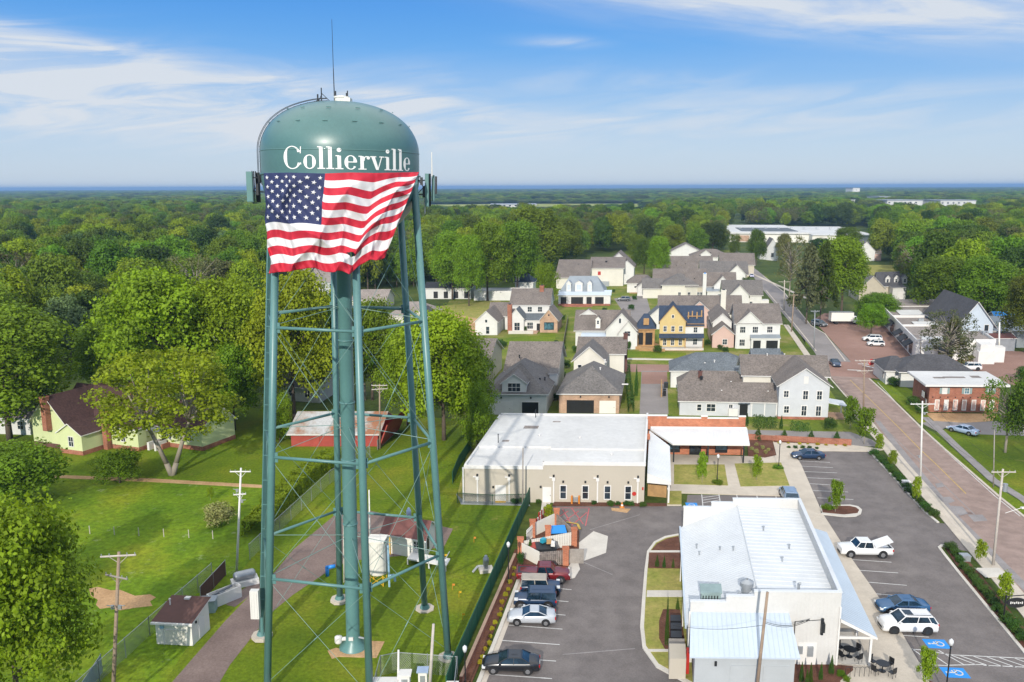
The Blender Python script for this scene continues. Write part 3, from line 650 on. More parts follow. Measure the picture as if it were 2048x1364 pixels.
raised('planting_bed', [(1326,1222),(1360,1222),(1372,1302),(1330,1302),(1318,1280),(1318,1245)], .20, 'mulch')
raised('path', [(1294,1184),(1370,1184),(1374,1197),(1293,1197)], .20, 'pale_concrete')
raised('path', [(1300,1104),(1362,1104),(1362,1108),(1299,1108)], .21, 'pale_concrete')
raised('path', [(1296,1302),(1376,1302),(1377,1307),(1300,1307)], .20, 'pale_concrete')
raised('planting_bed', [(1582,1364),(1582,1327),(1672,1332),(1706,1335),(1706,1343),(1680,1364),(1680,1500),(1560,1500)], .14, 'mulch')
raised('terrace', [(1673,1330),(1660,1200),(1648,1120),(1612,1046),(1644,1027),(1656,1045),(1704,1120),(1784,1234),(1858,1362),(1900,1450),(1700,1450),(1680,1364),(1706,1343),(1706,1335)], .12, 'concrete')
raised('terrace_slab', [(1674,1329),(1740,1334),(1700,1262),(1672,1262)], .15, 'pale_concrete')
raised('planting_bed', [(1738,903),(1752,904),(1800,955),(1872,1040),(1866,1038),(1850,1023)], .12, 'mulch')
raised('planting_bed', [(1890,1096),(1912,1094),(1960,1150),(2048,1258),(2260,1520),(2260,1585),(2048,1302),(1925,1152)], .12, 'mulch')
raised('planting_bed', [(1858,1364),(1872,1370),(1900,1440),(1870,1440)], .16, 'mulch')
raised('planting_bed', [(925,1364),(945,1364),(1034,1154),(1052,1100),(1030,1100),(1010,1150)], .10, 'mulch')
raised('planting_bed', [(1034,1156),(1046,1100),(1060,1050),(1100,1020),(1104,1046),(1158,1062),(1158,1118),(1146,1126),(1142,1140),(1120,1150)], .09, 'mulch')
raised('kerbed_island', [(1128,1148),(1146,1122),(1156,1126),(1160,1140),(1150,1156),(1134,1160)], .14, 'pale_concrete')
raised('concrete_pad', [(1150,1092),(1187,1063),(1216,1073),(1212,1106),(1158,1126)], .05, 'pale_concrete')
raised('entry_slab', [(1104,985),(1084,1004),(1082,1020),(1098,1020)], .08, 'pale_concrete')
raised('walkway', [(912,988),(928,1002),(1056,1004),(1060,1012),(922,1009)], .06, 'galvanised')
# painted lines
def stripe(pxa, pxb, w=.11, z=.042, m_='marking_white', name='parking_line'):
    a, b = Vector(P(*pxa)[:2]), Vector(P(*pxb)[:2]); d = (b-a).normalized(); n = Vector((-d.y, d.x))*w/2
    mb = MB(); mb.add([(p.x, p.y, z) for p in (a-n, b-n, b+n, a+n)], [(0,1,2,3)]); return mb, (a, b)
def lines(name, segs, w=.11, z=.042, m_='marking_white'):
    mb = MB()
    for a, b in segs: q, _ = stripe(a, b, w, z); mb.add(q.v, q.f)
    return struct(name, mb, m_)
def cr(o, s, *pts): return [((o[0]+a/s, o[1]+b/s), (o[0]+c/s, o[1]+d/s)) for a, b, c, d in pts]
lines('parking_line', [((1006,1250),(1125,1259)), ((996,1281),(1119,1290)), ((984,1314),(1112,1323)), ((972,1349),(1104,1358)), ((1016,1222),(1131,1231)), ((1025,1195),(1137,1204)), ((1034,1170),(1143,1180))])
lines('parking_line', cr((1640,900),2.94,(165,645,420,662),(195,707,460,725),(228,775,510,798),(262,842,540,866),(295,915,560,935),(335,990,610,1010),(380,1085,640,1103)), z=.048)
lines('parking_line', cr((1260,780),3.94,(1330,560,1575,573),(1350,602,1600,614),(1370,645,1630,655),(1395,693,1655,705),(1415,740,1690,757),(1440,795,1720,806),(1475,852,1760,865)), z=.048)
lines('hatched_bay', cr((1640,1180),5.02,(715,580,1050,610),(1050,610,1310,655),(1310,655,2048,690),(790,740,1300,765),(1290,760,1640,752),(1640,760,2300,790),(730,600,900,740),(800,590,1010,745),(920,592,1140,748),(1060,606,1290,760),(1190,610,1440,752),(1320,660,1560,752),(1400,662,1700,768),(1540,670,1830,770),(1670,675,1970,782),(1800,682,2100,785),(1950,688,2230,790)), z=.048)
lines('hatched_bay', cr((1260,780),3.94,(565,825,575,920),(700,820,712,890),(570,850,700,832),(572,870,705,850),(575,890,705,868),(840,825,845,850),(1000,835,1003,855),(1150,840,1153,858)), z=.034)
lines('hatched_bay', cr((1260,780),3.94,(1410,985,1500,990),(1430,1010,1520,1015),(1440,1035,1535,1040),(1450,1060,1545,1066),(1500,985,1560,1100)), z=.048)
lines('centre_line', [((1844,903),(1870,927)),((1870,927),(1932,988)),((1800,858),(1844,903)),((1700,760),(1800,858))], .12, .052, 'marking_yellow')
lines('edge_line', [((1755,765),(1781,793)),((1781,793),(1840,856)),((1840,856),(1990,993)),((1990,993),(2040,1033))], .12, .052)
lines('crosswalk', [((1695,740),(1722,741)),((1726,731),(1752,737)),((1716,728),(1744,729)),((1750,732),(1762,738))], .6, .052)
lines('red_hatching', cr((900,960),3.376,(700,190,940,190),(940,190,915,310),(700,190,760,290),(760,200,820,300),(820,190,900,300),(720,260,800,210),(760,290,870,210),(820,310,925,220)), .12, .038, 'marking_red')
lines('kerb_paint', [((1132,1045),(1155,1049)),((1155,1049),(1160,1060))], .3, .1, 'marking_yellow')
def wheelchair(px, uvx, rz):
    c = Vector(P(*px)[:2]); ex = Vector((math.cos(rz), math.sin(rz))); ey = Vector((-ex.y, ex.x)); o = lambda x, y, z: (c.x+ex.x*x+ey.x*y, c.y+ex.y*x+ey.y*y, z)
    mb = MB(); mb.add([o(*p) for p in ((-1.0,-.75,.05),(1.0,-.75,.05),(1.0,.75,.05),(-1.0,.75,.05))], [(0,1,2,3)], 0)
    def q(pts): mb.add([o(x, y, .055) for x, y in pts], [tuple(range(len(pts)))], 1)
    for k in range(12):                                   # the wheel
        a0_, a1_ = math.radians(-150+k*22), math.radians(-128+k*22)
        q([(.25+.42*math.cos(a0_), .42*math.sin(a0_)), (.25+.42*math.cos(a1_), .42*math.sin(a1_)), (.25+.30*math.cos(a1_), .30*math.sin(a1_)), (.25+.30*math.cos(a0_), .30*math.sin(a0_))])
    q([(-.45,-.07),(.2,-.07),(.2,.09),(-.45,.09)]); q([(-.75,-.12),(-.52,-.12),(-.52,.12),(-.75,.12)]); q([(.05,-.02),(.2,-.02),(.2,.45),(.05,.45)]); q([(-.2,.05),(-.08,.05),(-.08,.35),(-.2,.35)])
    t_ = struct('accessible_bay_symbol', mb, ['marking_blue', 'marking_white'])
wheelchair((1640+1170/5.02, 1180+545/5.02), 0, -.08); wheelchair((1640+1355/5.02, 1180+835/5.02), 0, -.08); wheelchair((1384,1012), 0, 1.5)
raised('patch', [(1885,995),(1900,994),(1910,1003),(1898,1007),(1888,1003)], .055, 'gutter_grey'); raised('patch', [(1902,1012),(1925,1014),(1936,1028),(1920,1032),(1904,1022)], .055, 'gutter_grey')
raised('patch', [(1935,1030),(1965,1030),(1975,1042),(1948,1044)], .055, 'gutter_grey'); raised('patch', [(1870,968),(1885,966),(1888,974),(1874,976)], .055, 'gutter_grey')
raised('repair_patch', [(1222,1016),(1262,1018),(1254,1026),(1224,1022)], .036, 'bare_soil')
lines('asphalt_seam', [((1180,1060),(1280,1030)),((1155,1120),(1225,1150)),((1125,1310),(1270,1298)),((1700,790),(1960,1040))], .14, .047, 'gutter_grey')
# ================================================================== buildings
class Fr:
    """a building's own axes: x along its front, y away along the street grid"""
    def __init__(s, A, B, ey=NORTH, z=0.):
        a, b = P(*A), P(*B); s.o = Vector((a[0], a[1], z)); d = Vector((b[0]-a[0], b[1]-a[1])); s.W = d.length; s.ex = d.normalized(); s.ey = Vector(ey)
        if ey == 'perp': pass
    def __call__(s, x, y, z): return (s.o.x+s.ex.x*x+s.ey.x*y, s.o.y+s.ex.y*x+s.ey.y*y, s.o.z+z)
def perp(A, B):
    a, b = P(*A), P(*B); d = Vector((b[0]-a[0], b[1]-a[1])).normalized(); return (-d.y, d.x)
class House:
    def __init__(s, name, label, cat, A, B, ey=NORTH, group=None):
        s.f = Fr(A, B, ey); s.W = s.f.W; s.root = thing(name, label, cat, s.f.o, group=group)
    def mb(s): return MB(s.f)
    def part(s, name, mb, mats, parent=None, smooth=False): return mb.build(name, mats, parent or s.root, smooth)
    def mass(s, x0, x1, y0, y1, h, roof='gy', rise=2., wall='white_siding', rm='brown_shingle', over=.45, hip=None, z0=0., trim='white_paint', th=.16, base=None):
        m = s.mb(); xm, ym = (x0+x1)/2, (y0+y1)/2; b = z0-.3 if z0 == 0 else z0
        if roof == 'gy':
            m.add([(x0,y0,b),(x1,y0,b),(x1,y0,h),(xm,y0,h+rise-.02),(x0,y0,h),(x0,y1,b),(x1,y1,b),(x1,y1,h),(xm,y1,h+rise-.02),(x0,y1,h)], [(0,1,2,3,4),(6,5,9,8,7),(1,6,7,2),(5,0,4,9)])
        elif roof == 'gx':
            m.add([(x0,y0,b),(x0,y1,b),(x0,y1,h),(x0,ym,h+rise-.02),(x0,y0,h),(x1,y0,b),(x1,y1,b),(x1,y1,h),(x1,ym,h+rise-.02),(x1,y0,h)], [(1,0,4,3,2),(5,6,7,8,9),(0,5,9,4),(6,1,2,7)])
        elif roof == 'shed':
            m.add([(x0,y0,b),(x1,y0,b),(x1,y1,b),(x0,y1,b),(x0,y0,h),(x1,y0,h),(x1,y1,h+rise),(x0,y1,h+rise)], [(0,1,5,4),(1,2,6,5),(2,3,7,6),(3,0,4,7)])
        else: m.box(x0, x1, y0, y1, b, h)
        w = s.part('wall', m, wall)
        if base: m = s.mb(); m.box(x0-.04, x1+.04, y0-.04, y1+.04, -.3, base[0]); s.part('foundation', m, base[1])
        m = s.mb(); o = over; sl_ = rise/((x1-x0)/2 if roof in ('gy',) else (y1-y0)/2)
        if roof == 'gy':
            e = h-o*sl_; c = [(x0-o,e),(xm,h+rise),(x1+o,e)]
            T = [(x, y, z+th) for y in (y0-o, y1+o) for x, z in c]; B_ = [(x, y, z) for x, y, z in [(p[0],p[1],p[2]-th) for p in T]]
            m.add(T+B_, [(0,1,4,3),(1,2,5,4)], 0); m.add(T+B_, [(6,9,10,7),(7,10,11,8),(0,6,7,1),(1,7,8,2),(3,4,10,9),(4,5,11,10),(0,3,9,6),(2,8,11,5)], 1)
        elif roof == 'gx':
            e = h-o*sl_; c = [(y0-o,e),(ym,h+rise),(y1+o,e)]
            T = [(x, y, z+th) for x in (x0-o, x1+o) for y, z in c]; B_ = [(p[0],p[1],p[2]-th) for p in T]
            m.add(T+B_, [(0,3,4,1),(1,4,5,2)], 0); m.add(T+B_, [(6,7,10,9),(7,8,11,10),(0,1,7,6),(1,2,8,7),(3,9,10,4),(4,10,11,5),(0,6,9,3),(2,5,11,8)], 1)
        elif roof in ('hx', 'hy', 'hip'):
            hx = roof != 'hy'; e = h-.05; X0,X1,Y0,Y1 = x0-o,x1+o,y0-o,y1+o
            k = (min(X1-X0, Y1-Y0)/2 if hip is None else hip)
            if hx: r = [(X0+k,ym),(X1-k,ym)]
            else: r = [(xm,Y0+k),(xm,Y1-k)]
            R2 = [(p[0],p[1],h+rise) for p in r]; E = [(X0,Y0,e+.08),(X1,Y0,e+.08),(X1,Y1,e+.08),(X0,Y1,e+.08)]; G = [(p[0],p[1],e-.1) for p in E]
            if hx: m.add(E+R2, [(0,1,5,4),(1,2,5),(2,3,4,5),(3,0,4)], 0)
            else: m.add(E+R2, [(0,1,4),(1,2,5,4),(2,3,5),(3,0,4,5)], 0)
            m.add(E+G, [(0,4,5,1),(1,5,6,2),(2,6,7,3),(3,7,4,0),(4,7,6,5)], 1)
        elif roof == 'shed':
            e = o*rise/(y1-y0); T = [(x0-o,y0-o,h-e+th),(x1+o,y0-o,h-e+th),(x1+o,y1+o,h+rise+e+th),(x0-o,y1+o,h+rise+e+th)]; B_ = [(p[0],p[1],p[2]-th+.02) for p in T]
            m.add(T+B_, [(0,1,2,3)], 0); m.add(T+B_, [(4,7,6,5),(0,4,5,1),(1,5,6,2),(2,6,7,3),(3,7,4,0)], 1)
        elif roof == 'flat':
            m.box(x0+.15, x1-.15, y0+.15, y1-.15, h-.2, h+.02, 0)
            p_ = rise if rise else .3
            for a in ((x0-.03,x1+.03,y0-.03,y0+.18),(x0-.03,x1+.03,y1-.18,y1+.03),(x0-.03,x0+.18,y0+.18,y1-.18),(x1-.18,x1+.03,y0+.18,y1-.18)): m.box(*a, h-.3, h+p_, 1)
        s.part('roof', m, [rm, trim]); return w
    def wp(s, face, pl):
        if face == 'F': return lambda a, d, z: (a, pl-d, z)
        if face == 'B': return lambda a, d, z: (a, pl+d, z)
        if face == 'R': return lambda a, d, z: (pl+d, a, z)
        return lambda a, d, z: (pl-d, a, z)
    def slab(s, m, q, a0, a1, d0, d1, z0, z1, mi=0):
        vs = [q(a, d, z) for z in (z0, z1) for d in (d0, d1) for a in (a0, a1)]
        m.add(vs, [(0,2,3,1),(4,5,7,6),(0,1,5,4),(2,6,7,3),(0,4,6,2),(1,3,7,5)], mi)
    def win(s, face, pl, a, z, w, h, cols=2, rows=2, frame='white_paint', pane='window_glass', name='window', sh=None, tr=.11):
        q = s.wp(face, pl); m = s.mb()
        for (p0,p1,z0,z1) in ((a-w/2-tr,a+w/2+tr,z+h,z+h+tr),(a-w/2-tr,a+w/2+tr,z-tr,z),(a-w/2-tr,a-w/2,z,z+h),(a+w/2,a+w/2+tr,z,z+h)): s.slab(m, q, p0, p1, -.02, .07, z0, z1)
        for i in range(1, cols): x = a-w/2+w*i/cols; s.slab(m, q, x-.03, x+.03, .0, .05, z, z+h)
        for i in range(1, rows): zz_ = z+h*i/rows; s.slab(m, q, a-w/2, a+w/2, .0, .045, zz_-.03, zz_+.03)
        o = s.part(name, m, frame)
        m = s.mb(); s.slab(m, q, a-w/2, a+w/2, -.02, .02, z, z+h); s.part('pane', m, pane, o)
        if sh:
            m = s.mb()
            for sg in (-1, 1): x = a+sg*(w/2+tr+.22); s.slab(m, q, x-.2, x+.2, .0, .06, z-.05, z+h+.05)
            s.part('shutter', m, sh, o)
        return o
    def door(s, face, pl, a, w, h, mat_='white_paint', z=0., name='door', panels=0):
        q = s.wp(face, pl); m = s.mb(); s.slab(m, q, a-w/2, a+w/2, -.02, .05, z, z+h)
        for i in range(1, panels): zz_ = z+h*i/panels; s.slab(m, q, a-w/2, a+w/2, .05, .07, zz_-.02, zz_+.02)
        o = s.part(name, m, mat_); m = s.mb(); s.slab(m, q, a+w*.38, a+w*.38+.06, .05, .12, z+h*.45, z+h*.5); s.part('handle', m, 'dark_steel', o); return o
    def bx(s, name, mats, *boxes, parent=None):
        m = s.mb()
        for b in boxes: m.box(*b[:6], b[6] if len(b) > 6 else 0)
        return s.part(name, m, mats, parent)
    def chimney(s, x, y, w, z0, z1, mat_='red_brick', cap='dark_steel', parent=None):
        o = s.bx('chimney', mat_, (x-w/2,x+w/2,y-w/2,y+w/2,z0,z1),(x-w/2-.06,x+w/2+.06,y-w/2-.06,y+w/2+.06,z1-.2,z1+.02)); s.bx('flue', cap, (x-w/4,x+w/4,y-w/4,y+w/4,z1,z1+.3), parent=o); return o
    def vent(s, pts, name='roof_vent', r=.12, hh=.5, mat_='galvanised'):
        for x, y, z in pts:
            m = s.mb(); m.tube((x,y,z-.3),(x,y,z+hh),r,n=8); m.tube((x,y,z+hh),(x,y,z+hh+.12),r*1.5,n=8); s.part(name, m, mat_)
# ---- low tan building with white membrane roof
h = House('tan_building', 'long low tan building with white membrane roof, white doors and four narrow windows', 'building', (930,1003), (1333,1008))
m = h.mb(); m.box(0,10.4,0,.2,-.3,4.75); m.box(10.4,23.6,0,.2,-.3,5.35); m.box(0,.2,.2,24,-.3,4.6); m.box(23.4,23.6,.2,24,-.3,5.2); m.box(.2,23.4,23.8,24,-.3,4.8); h.part('wall', m, 'tan_wall')
m = h.mb(); m.box(.2,10.4,.2,8.0,4.5,4.86,0); m.box(10.4,23.4,.2,7.0,4.6,5.0,0); m.box(.2,23.4,8.0,24.0,4.6,5.12,0); m.box(10.4,23.4,7.0,8.2,4.6,5.2,0)
m.box(-.06,10.34,-.08,.24,4.6,5.06,1); m.box(10.34,23.7,-.09,.24,5.2,5.66,1); m.box(10.3,10.44,-.06,.3,5.02,5.66,1); m.box(-.06,.2,.24,24.,4.5,5.15,1); m.box(23.4,23.68,.24,24.,5.1,5.62,1); m.box(.2,23.4,23.9,24.15,4.8,5.35,1)
h.part('roof', m, ['membrane_roof', 'white_paint'])
for a_, w_, hh_ in ((4.75,1.4,2.35),(10.85,1.15,2.15)): h.door('F', 0, a_, w_, hh_, 'white_paint')
for a_ in (13.0,15.9,18.8,21.5): h.win('F', 0, a_, .62, .72, 1.75, 1, 2)
for a_ in (1.7,5.9,11.75,17.5,22.75):
    m = h.mb(); m.box(a_-.09,a_+.09,-.16,0,0,3.2); m.box(a_-.2,a_+.2,-.26,0,3.1,3.55); m.box(a_-.55,a_-.15,-.2,0,3.45,3.6); h.part('downspout', m, 'white_paint')
for a_, z_ in ((3.8,2.1),(10.05,2.2),(13.,2.95),(15.9,2.95),(18.8,2.95),(21.5,2.95),(1.7,3.75),(5.9,3.75),(11.75,3.75),(17.5,3.75),(22.75,3.75)): h.bx('wall_lamp', 'dark_steel', (a_-.12,a_+.12,-.22,0,z_-.12,z_+.14))
h.bx('yellow_step', 'yellow_paint', (4.05,5.45,-.35,-.06,0,.16))
m = h.mb(); m.tube((22.3,-.12,1.4),(22.3,-.06,1.4),.28,n=16); h.part('round_sign', m, 'red_paint'); h.bx('notice', 'red_paint', (23.3,23.5,-.05,0,1.9,2.3))
h.bx('corner_gutter', 'white_paint', (-.25,-.05,-.25,.0,0,4.8)); 
for q in ((3.0,10,4.0,10.8),(5.,16.5,7.2,18),(9.,20,10.2,20.6)): h.bx('roof_stain', 'pale_shingle', (q[0],q[2],q[1],q[3],5.122,5.13))
h.vent([(2.6,9.5,5.1),(6,22.5,5.1)], 'roof_pipe', .06, 1.2, 'dark_steel'); h.vent([(14,12,5.1),(19,5,5.0),(8,13,5.1)], 'roof_vent', .1, .15, 'white_paint')
h.bx('parapet_end', 'orange_brick', (23.68,24.1,18.5,18.9,4.6,5.4),(23.68,24.1,13.2,13.6,4.6,5.4))
# covered walkway and brick shop
h = House('brick_shop', 'low orange brick shop with black double doors under a wide white metal canopy', 'shop', (1293,908), (1490,910))
m = h.mb(); m.box(0,15,0,4.6,-.3,4.6); h.part('wall', m, 'orange_brick')
m = h.mb()
for x0_, x1_, z1_ in ((0,3.0,6.15),(3.0,8.2,5.8),(8.2,9.2,6.1),(9.2,13.9,5.8),(13.9,15.0,6.1)): m.box(x0_, x1_, .02, .34, 4.5, z1_, 0); m.box(x0_-.04, x1_+.04, -.05, .40, z1_, z1_+.16, 1)
m.box(.1,14.9,.4,4.5,4.6,4.75,1); h.part('parapet', m, ['orange_brick', 'white_paint'])
m = h.mb(); T = [(.2,-.02,4.25),(15.3,-.02,4.25),(15.3,-4.3,3.05),(4.0,-4.3,3.05),(.2,-.02,4.25)]
m.add([(0,-.02,4.3),(15.3,-.02,4.3),(15.3,-4.4,3.1),(3.9,-4.4,3.1),(0,-.02,4.14),(15.3,-.02,4.14),(15.3,-4.4,2.9),(3.9,-4.4,2.9)], [(0,3,2,1)],0)
m.add([(0,-.02,4.3),(15.3,-.02,4.3),(15.3,-4.4,3.1),(3.9,-4.4,3.1),(0,-.02,4.14),(15.3,-.02,4.14),(15.3,-4.4,2.9),(3.9,-4.4,2.9)], [(4,5,6,7),(1,2,6,5),(2,3,7,6)],1)
for i in range(30):
    x_ = .6+i*.5; yo = -4.4 if x_ > 3.9 else -4.4*x_/3.9
    m.add([(x_-.02,-.03,4.30),(x_+.02,-.03,4.30),(x_+.02,yo,3.10+(4.4+yo)*.273),(x_-.02,yo,3.10+(4.4+yo)*.273),(x_-.02,-.03,4.35),(x_+.02,-.03,4.35),(x_+.02,yo,3.15+(4.4+yo)*.273),(x_-.02,yo,3.15+(4.4+yo)*.273)], [(4,7,6,5),(0,4,5,1),(0,3,7,4),(1,5,6,2),(2,6,7,3)],0)
m.box(0,15.2,-.12,.0,4.2,4.5,1); h.part('canopy', m, ['white_roof_metal', 'white_paint'])
for a_ in (4.1,9.2,14.5): h.bx('post', 'dark_steel', (a_-.11,a_+.11,-4.1,-3.88,0,2.95))
o = h.bx('double_door', 'black_paint', (6.6,8.4,-.08,0,.0,2.6)); h.bx('pane', 'window_glass', (6.75,7.42,-.1,-.07,.5,2.35),(7.58,8.25,-.1,-.07,.5,2.35), parent=o)
for a_ in (11.5, 4.2): o = h.bx('shop_window', 'black_paint', (a_-.95,a_+.95,-.08,0,.35,2.7)); h.bx('pane', 'sky_glass', (a_-.8,a_+.8,-.1,-.06,.9,2.4), parent=o)
h = House('covered_walkway', 'white metal roofed walkway between the tan building and the plaza lawn', 'walkway', (1293,1004), (1333,1008))
m = h.mb(); z1_, z0_ = 4.05, 3.15; Lw = 19.0
V = [(.0,-.2,z1_),(3.1,-.2,z0_),(3.1,14.8,z0_),(.0,Lw,z1_),(.0,-.2,z1_-.15),(3.1,-.2,z0_-.2),(3.1,14.8,z0_-.2),(.0,Lw,z1_-.15)]
m.add(V, [(0,1,2,3)], 0); m.add(V, [(7,6,5,4),(1,5,6,2),(2,6,7,3)], 1)
for i in range(38):
    y_ = .1+i*.5; x1_ = 3.1 if y_ < 14.8 else 3.1*(Lw-y_)/(Lw-14.8)
    if x1_ > .2: m.add([(.02,y_-.02,z1_+.0),(x1_,y_-.02,z1_-(z1_-z0_)*x1_/3.1),(x1_,y_-.02,z1_-(z1_-z0_)*x1_/3.1+.05),(.02,y_-.02,z1_+.05),(.02,y_+.02,z1_),(x1_,y_+.02,z1_-(z1_-z0_)*x1_/3.1),(x1_,y_+.02,z1_-(z1_-z0_)*x1_/3.1+.05),(.02,y_+.02,z1_+.05)], [(0,1,2,3),(5,4,7,6),(3,2,6,7)], 0)
h.part('roof', m, ['white_roof_metal', 'white_paint'])
m = h.mb(); m.add([(0,-.22,2.75),(3.1,-.22,2.75),(3.1,-.22,z0_+.02),(0,-.22,z1_+.02),(0,-.05,2.75),(3.1,-.05,2.75),(3.1,-.05,z0_),(0,-.05,z1_)], [(0,1,2,3),(5,4,7,6),(0,4,5,1),(1,5,6,2)]); h.part('fascia', m, 'white_paint')
for y_ in (.1,5,10,14.5): h.bx('post', 'white_paint', (2.75,2.95,y_-.1,y_+.1,0,2.95))
h.bx('timber_screen', 'raw_wood', (.1,2.6,2.2,2.32,.0,2.1))
# ---- white metal building
h = House('metal_building', 'white ribbed metal building with stepped parapets and a pitched metal roof beside the car park', 'building', (1376,1328), (1673,1332))
Wb, Db = 12.8, 21.3; m = h.mb()
st = [(0,3.05,5.9),(3.05,5.4,6.45),(5.4,12.8,6.9)]
for x0_, x1_, z_ in st: m.box(x0_, x1_, 0, .25, -.3, z_)
for x0_, x1_, z_ in st: m.box(x0_, x1_, Db-.25, Db, -.3, z_)
m.box(0,.2,.25,Db-.25,-.3,3.6); m.box(12.55,12.8,.25,Db-.25,-.3,6.9)
for i in range(40): m.box(.15+i*.32, .19+i*.32, -.015, 0, 0, 5.85 if i < 9 else 6.8 if i > 17 else 6.4)
h.part('wall', m, 'ribbed_white')
m = h.mb()
for x0_, x1_, z_ in st:
    for y_ in (0, Db-.25): m.box(x0_-.04, x1_+.04, y_-.06, y_+.31, z_, z_+.09)
m.box(12.5,12.86,.3,Db-.3,6.9,7.0); h.part('coping', m, 'white_roof_metal')
m = h.mb(); rx, rz = 5.9, 6.15; V = [(-.25,.25,3.55),(rx,.25,rz),(12.55,.25,5.85),(-.25,Db-.25,3.55),(rx,Db-.25,rz),(12.55,Db-.25,5.85)]
m.add(V, [(0,1,4,3),(1,2,5,4)]); m.add([(p[0],p[1],p[2]-.12) for p in V]+V, [(3,4,1,0),(4,5,2,1),(0,6,9,3)])
for i in range(52):
    y_ = .45+i*.4
    for (xa,za),(xb_,zb_) in (((-.25,3.55),(rx,rz)),((rx,rz),(12.5,5.86))):
        if xa == rx and i % 2: continue
        rh = .018 if xa < 0 else .045
        m.add([(xa,y_-.018,za),(xb_,y_-.018,zb_),(xb_,y_-.018,zb_+rh),(xa,y_-.018,za+rh),(xa,y_+.018,za),(xb_,y_+.018,zb_),(xb_,y_+.018,zb_+rh),(xa,y_+.018,za+rh)], [(0,1,2,3),(5,4,7,6),(3,2,6,7),(0,3,7,4)])
m.tube((rx,.3,rz+.03),(rx,Db-.3,rz+.03),.07,n=6); rf = h.part('roof', m, 'white_roof_metal')
h.bx('gutter', 'white_metal', (-.4,-.24,.0,Db,3.38,3.58))
h.vent([(1.2,14.3,4.2),(1.4,12.6,4.2),(3.4,12.,5.0),(4.6,10.8,5.6),(8.,14.6,6.1),(10.,10.5,6.0),(8.9,7.6,6.05)], 'roof_vent', .07, .35, 'galvanised')
m = h.mb(); m.tube((9.3,1.0,5.9),(9.3,1.0,7.2),.12,n=8); m.tube((9.3,1.0,7.2),(9.5,1.0,7.2),.1,n=8); h.part('flue', m, 'galvanised')
m = h.mb(); m.box(1.0,2.7,1.3,2.8,4.0,6.0,0); m.box(.9,2.8,1.2,2.9,6.0,6.12,0)
for i in range(6): m.box(1.1+i*.25,1.2+i*.25,1.27,1.3,4.6,5.8,1)
h.part('roof_unit', m, ['teal_box', 'dark_steel'])
m = h.mb(); m.lathe([(.45,5.0),(.45,6.3),(.6,6.35),(.6,6.7),(.1,6.95)], 14, (5.0,2.2,0)); m.tube((4.5,1.5,5.2),(4.3,1.4,6.1),.18,n=8); m.box(4.2,5.6,1.0,1.8,5.2,5.6); h.part('exhaust_fan', m, 'galvanised')
m = h.mb(); m.box(.3,8.4,-4.2,0,-.3,3.4); h.part('annex_wall', m, 'annex_grey')
m = h.mb(); V = [(.05,0,4.95),(8.45,0,4.95),(8.75,-4.5,3.5),(-.15,-4.5,3.5)]; m.add(V+[(p[0],p[1],p[2]-.14) for p in V], [(3,2,1,0),(4,5,6,7),(3,7,6,2),(0,4,7,3),(2,6,5,1)])
for i in range(21): x_ = .2+i*.41; m.add([(x_,-.02,4.95),(x_+.03,-.02,4.95),(x_+.03,-4.5,3.5),(x_,-4.5,3.5),(x_,-.02,5.0),(x_+.03,-.02,5.0),(x_+.03,-4.5,3.55),(x_,-4.5,3.55)], [(7,6,5,4),(0,4,5,1),(0,3,7,4),(1,5,6,2),(2,6,7,3)])
h.part('annex_roof', m, 'white_metal')
o = h.bx('roller_door', 'annex_grey', (3.2,5.4,-4.26,-4.2,0,2.6)); h.bx('roller_door', 'annex_grey', (5.9,8.0,-4.26,-4.2,0,2.6)); h.bx('wall_lamp', 'dark_steel', (1.9,2.1,-4.4,-4.2,2.6,2.95))
m = h.mb(); m.box(11.2,11.5,-.5,0,3.4,4.2); m.tube((11.3,-.25,3.1),(11.3,-.25,4.6),.12,n=8); m.tube((9.0,-.06,0),(9.0,-.06,4.2),.04,n=6); m.tube((9.0,-.06,4.2),(11.2,-.1,4.4),.03,n=5); h.part('service_mast', m, 'dark_steel')
h.bx('meter_box', 'galvanised', (10.2,10.7,-.25,0,1.0,1.9),(9.4,9.8,-.2,0,1.2,1.9)); h.bx('service_door', 'white_paint', (9.4,11.0,-.05,0,.1,2.2))
m = h.mb(); V = [(12.82,-.2,4.6),(12.82,Db-1.5,4.6),(16.0,-.4,3.0),(16.0,Db+.0,3.0)]
m.add(V+[(p[0],p[1],p[2]-.12) for p in V], [(0,2,3,1),(4,5,7,6),(2,6,7,3),(1,3,7,5)], 0)
for i in range(52): y_ = .0+i*.4; m.add([(12.84,y_,4.6),(16.,y_,3.0),(16.,y_,3.015),(12.84,y_,4.615),(12.84,y_+.03,4.6),(16.,y_+.03,3.0),(16.,y_+.03,3.015),(12.84,y_+.03,4.615)], [(0,1,2,3),(5,4,7,6),(3,2,6,7)], 0)
m.add([(12.82,-.22,4.6),(16.0,-.42,3.0),(16.,-.42,2.8),(12.82,-.22,4.3),(12.82,-.3,4.6),(16.0,-.5,3.0),(16.,-.5,2.8),(12.82,-.3,4.3)], [(4,7,6,5),(0,4,5,1),(2,6,7,3)], 1)
h.part('veranda_roof', m, ['white_metal', 'white_paint'])
for x_, y_ in ((15.6,0),(15.6,4.6),(15.6,9.2),(15.6,13.8),(15.6,18.4)): h.bx('veranda_post', 'white_paint', (x_-.1,x_+.1,y_-.1,y_+.1,0,2.95))
h.bx('veranda_beam', 'white_paint', (12.82,15.9,-.12,.02,2.65,2.88),(15.5,15.7,.1,20,2.75,2.95))
h.bx('shop_front', 'car_glass', (12.8,12.88,1.0,6.5,.4,2.6),(12.8,12.88,8.0,18,.4,2.6)); h.bx('chimney_stack', 'white_paint', (12.9,13.4,8.2,9.4,3.5,5.9))
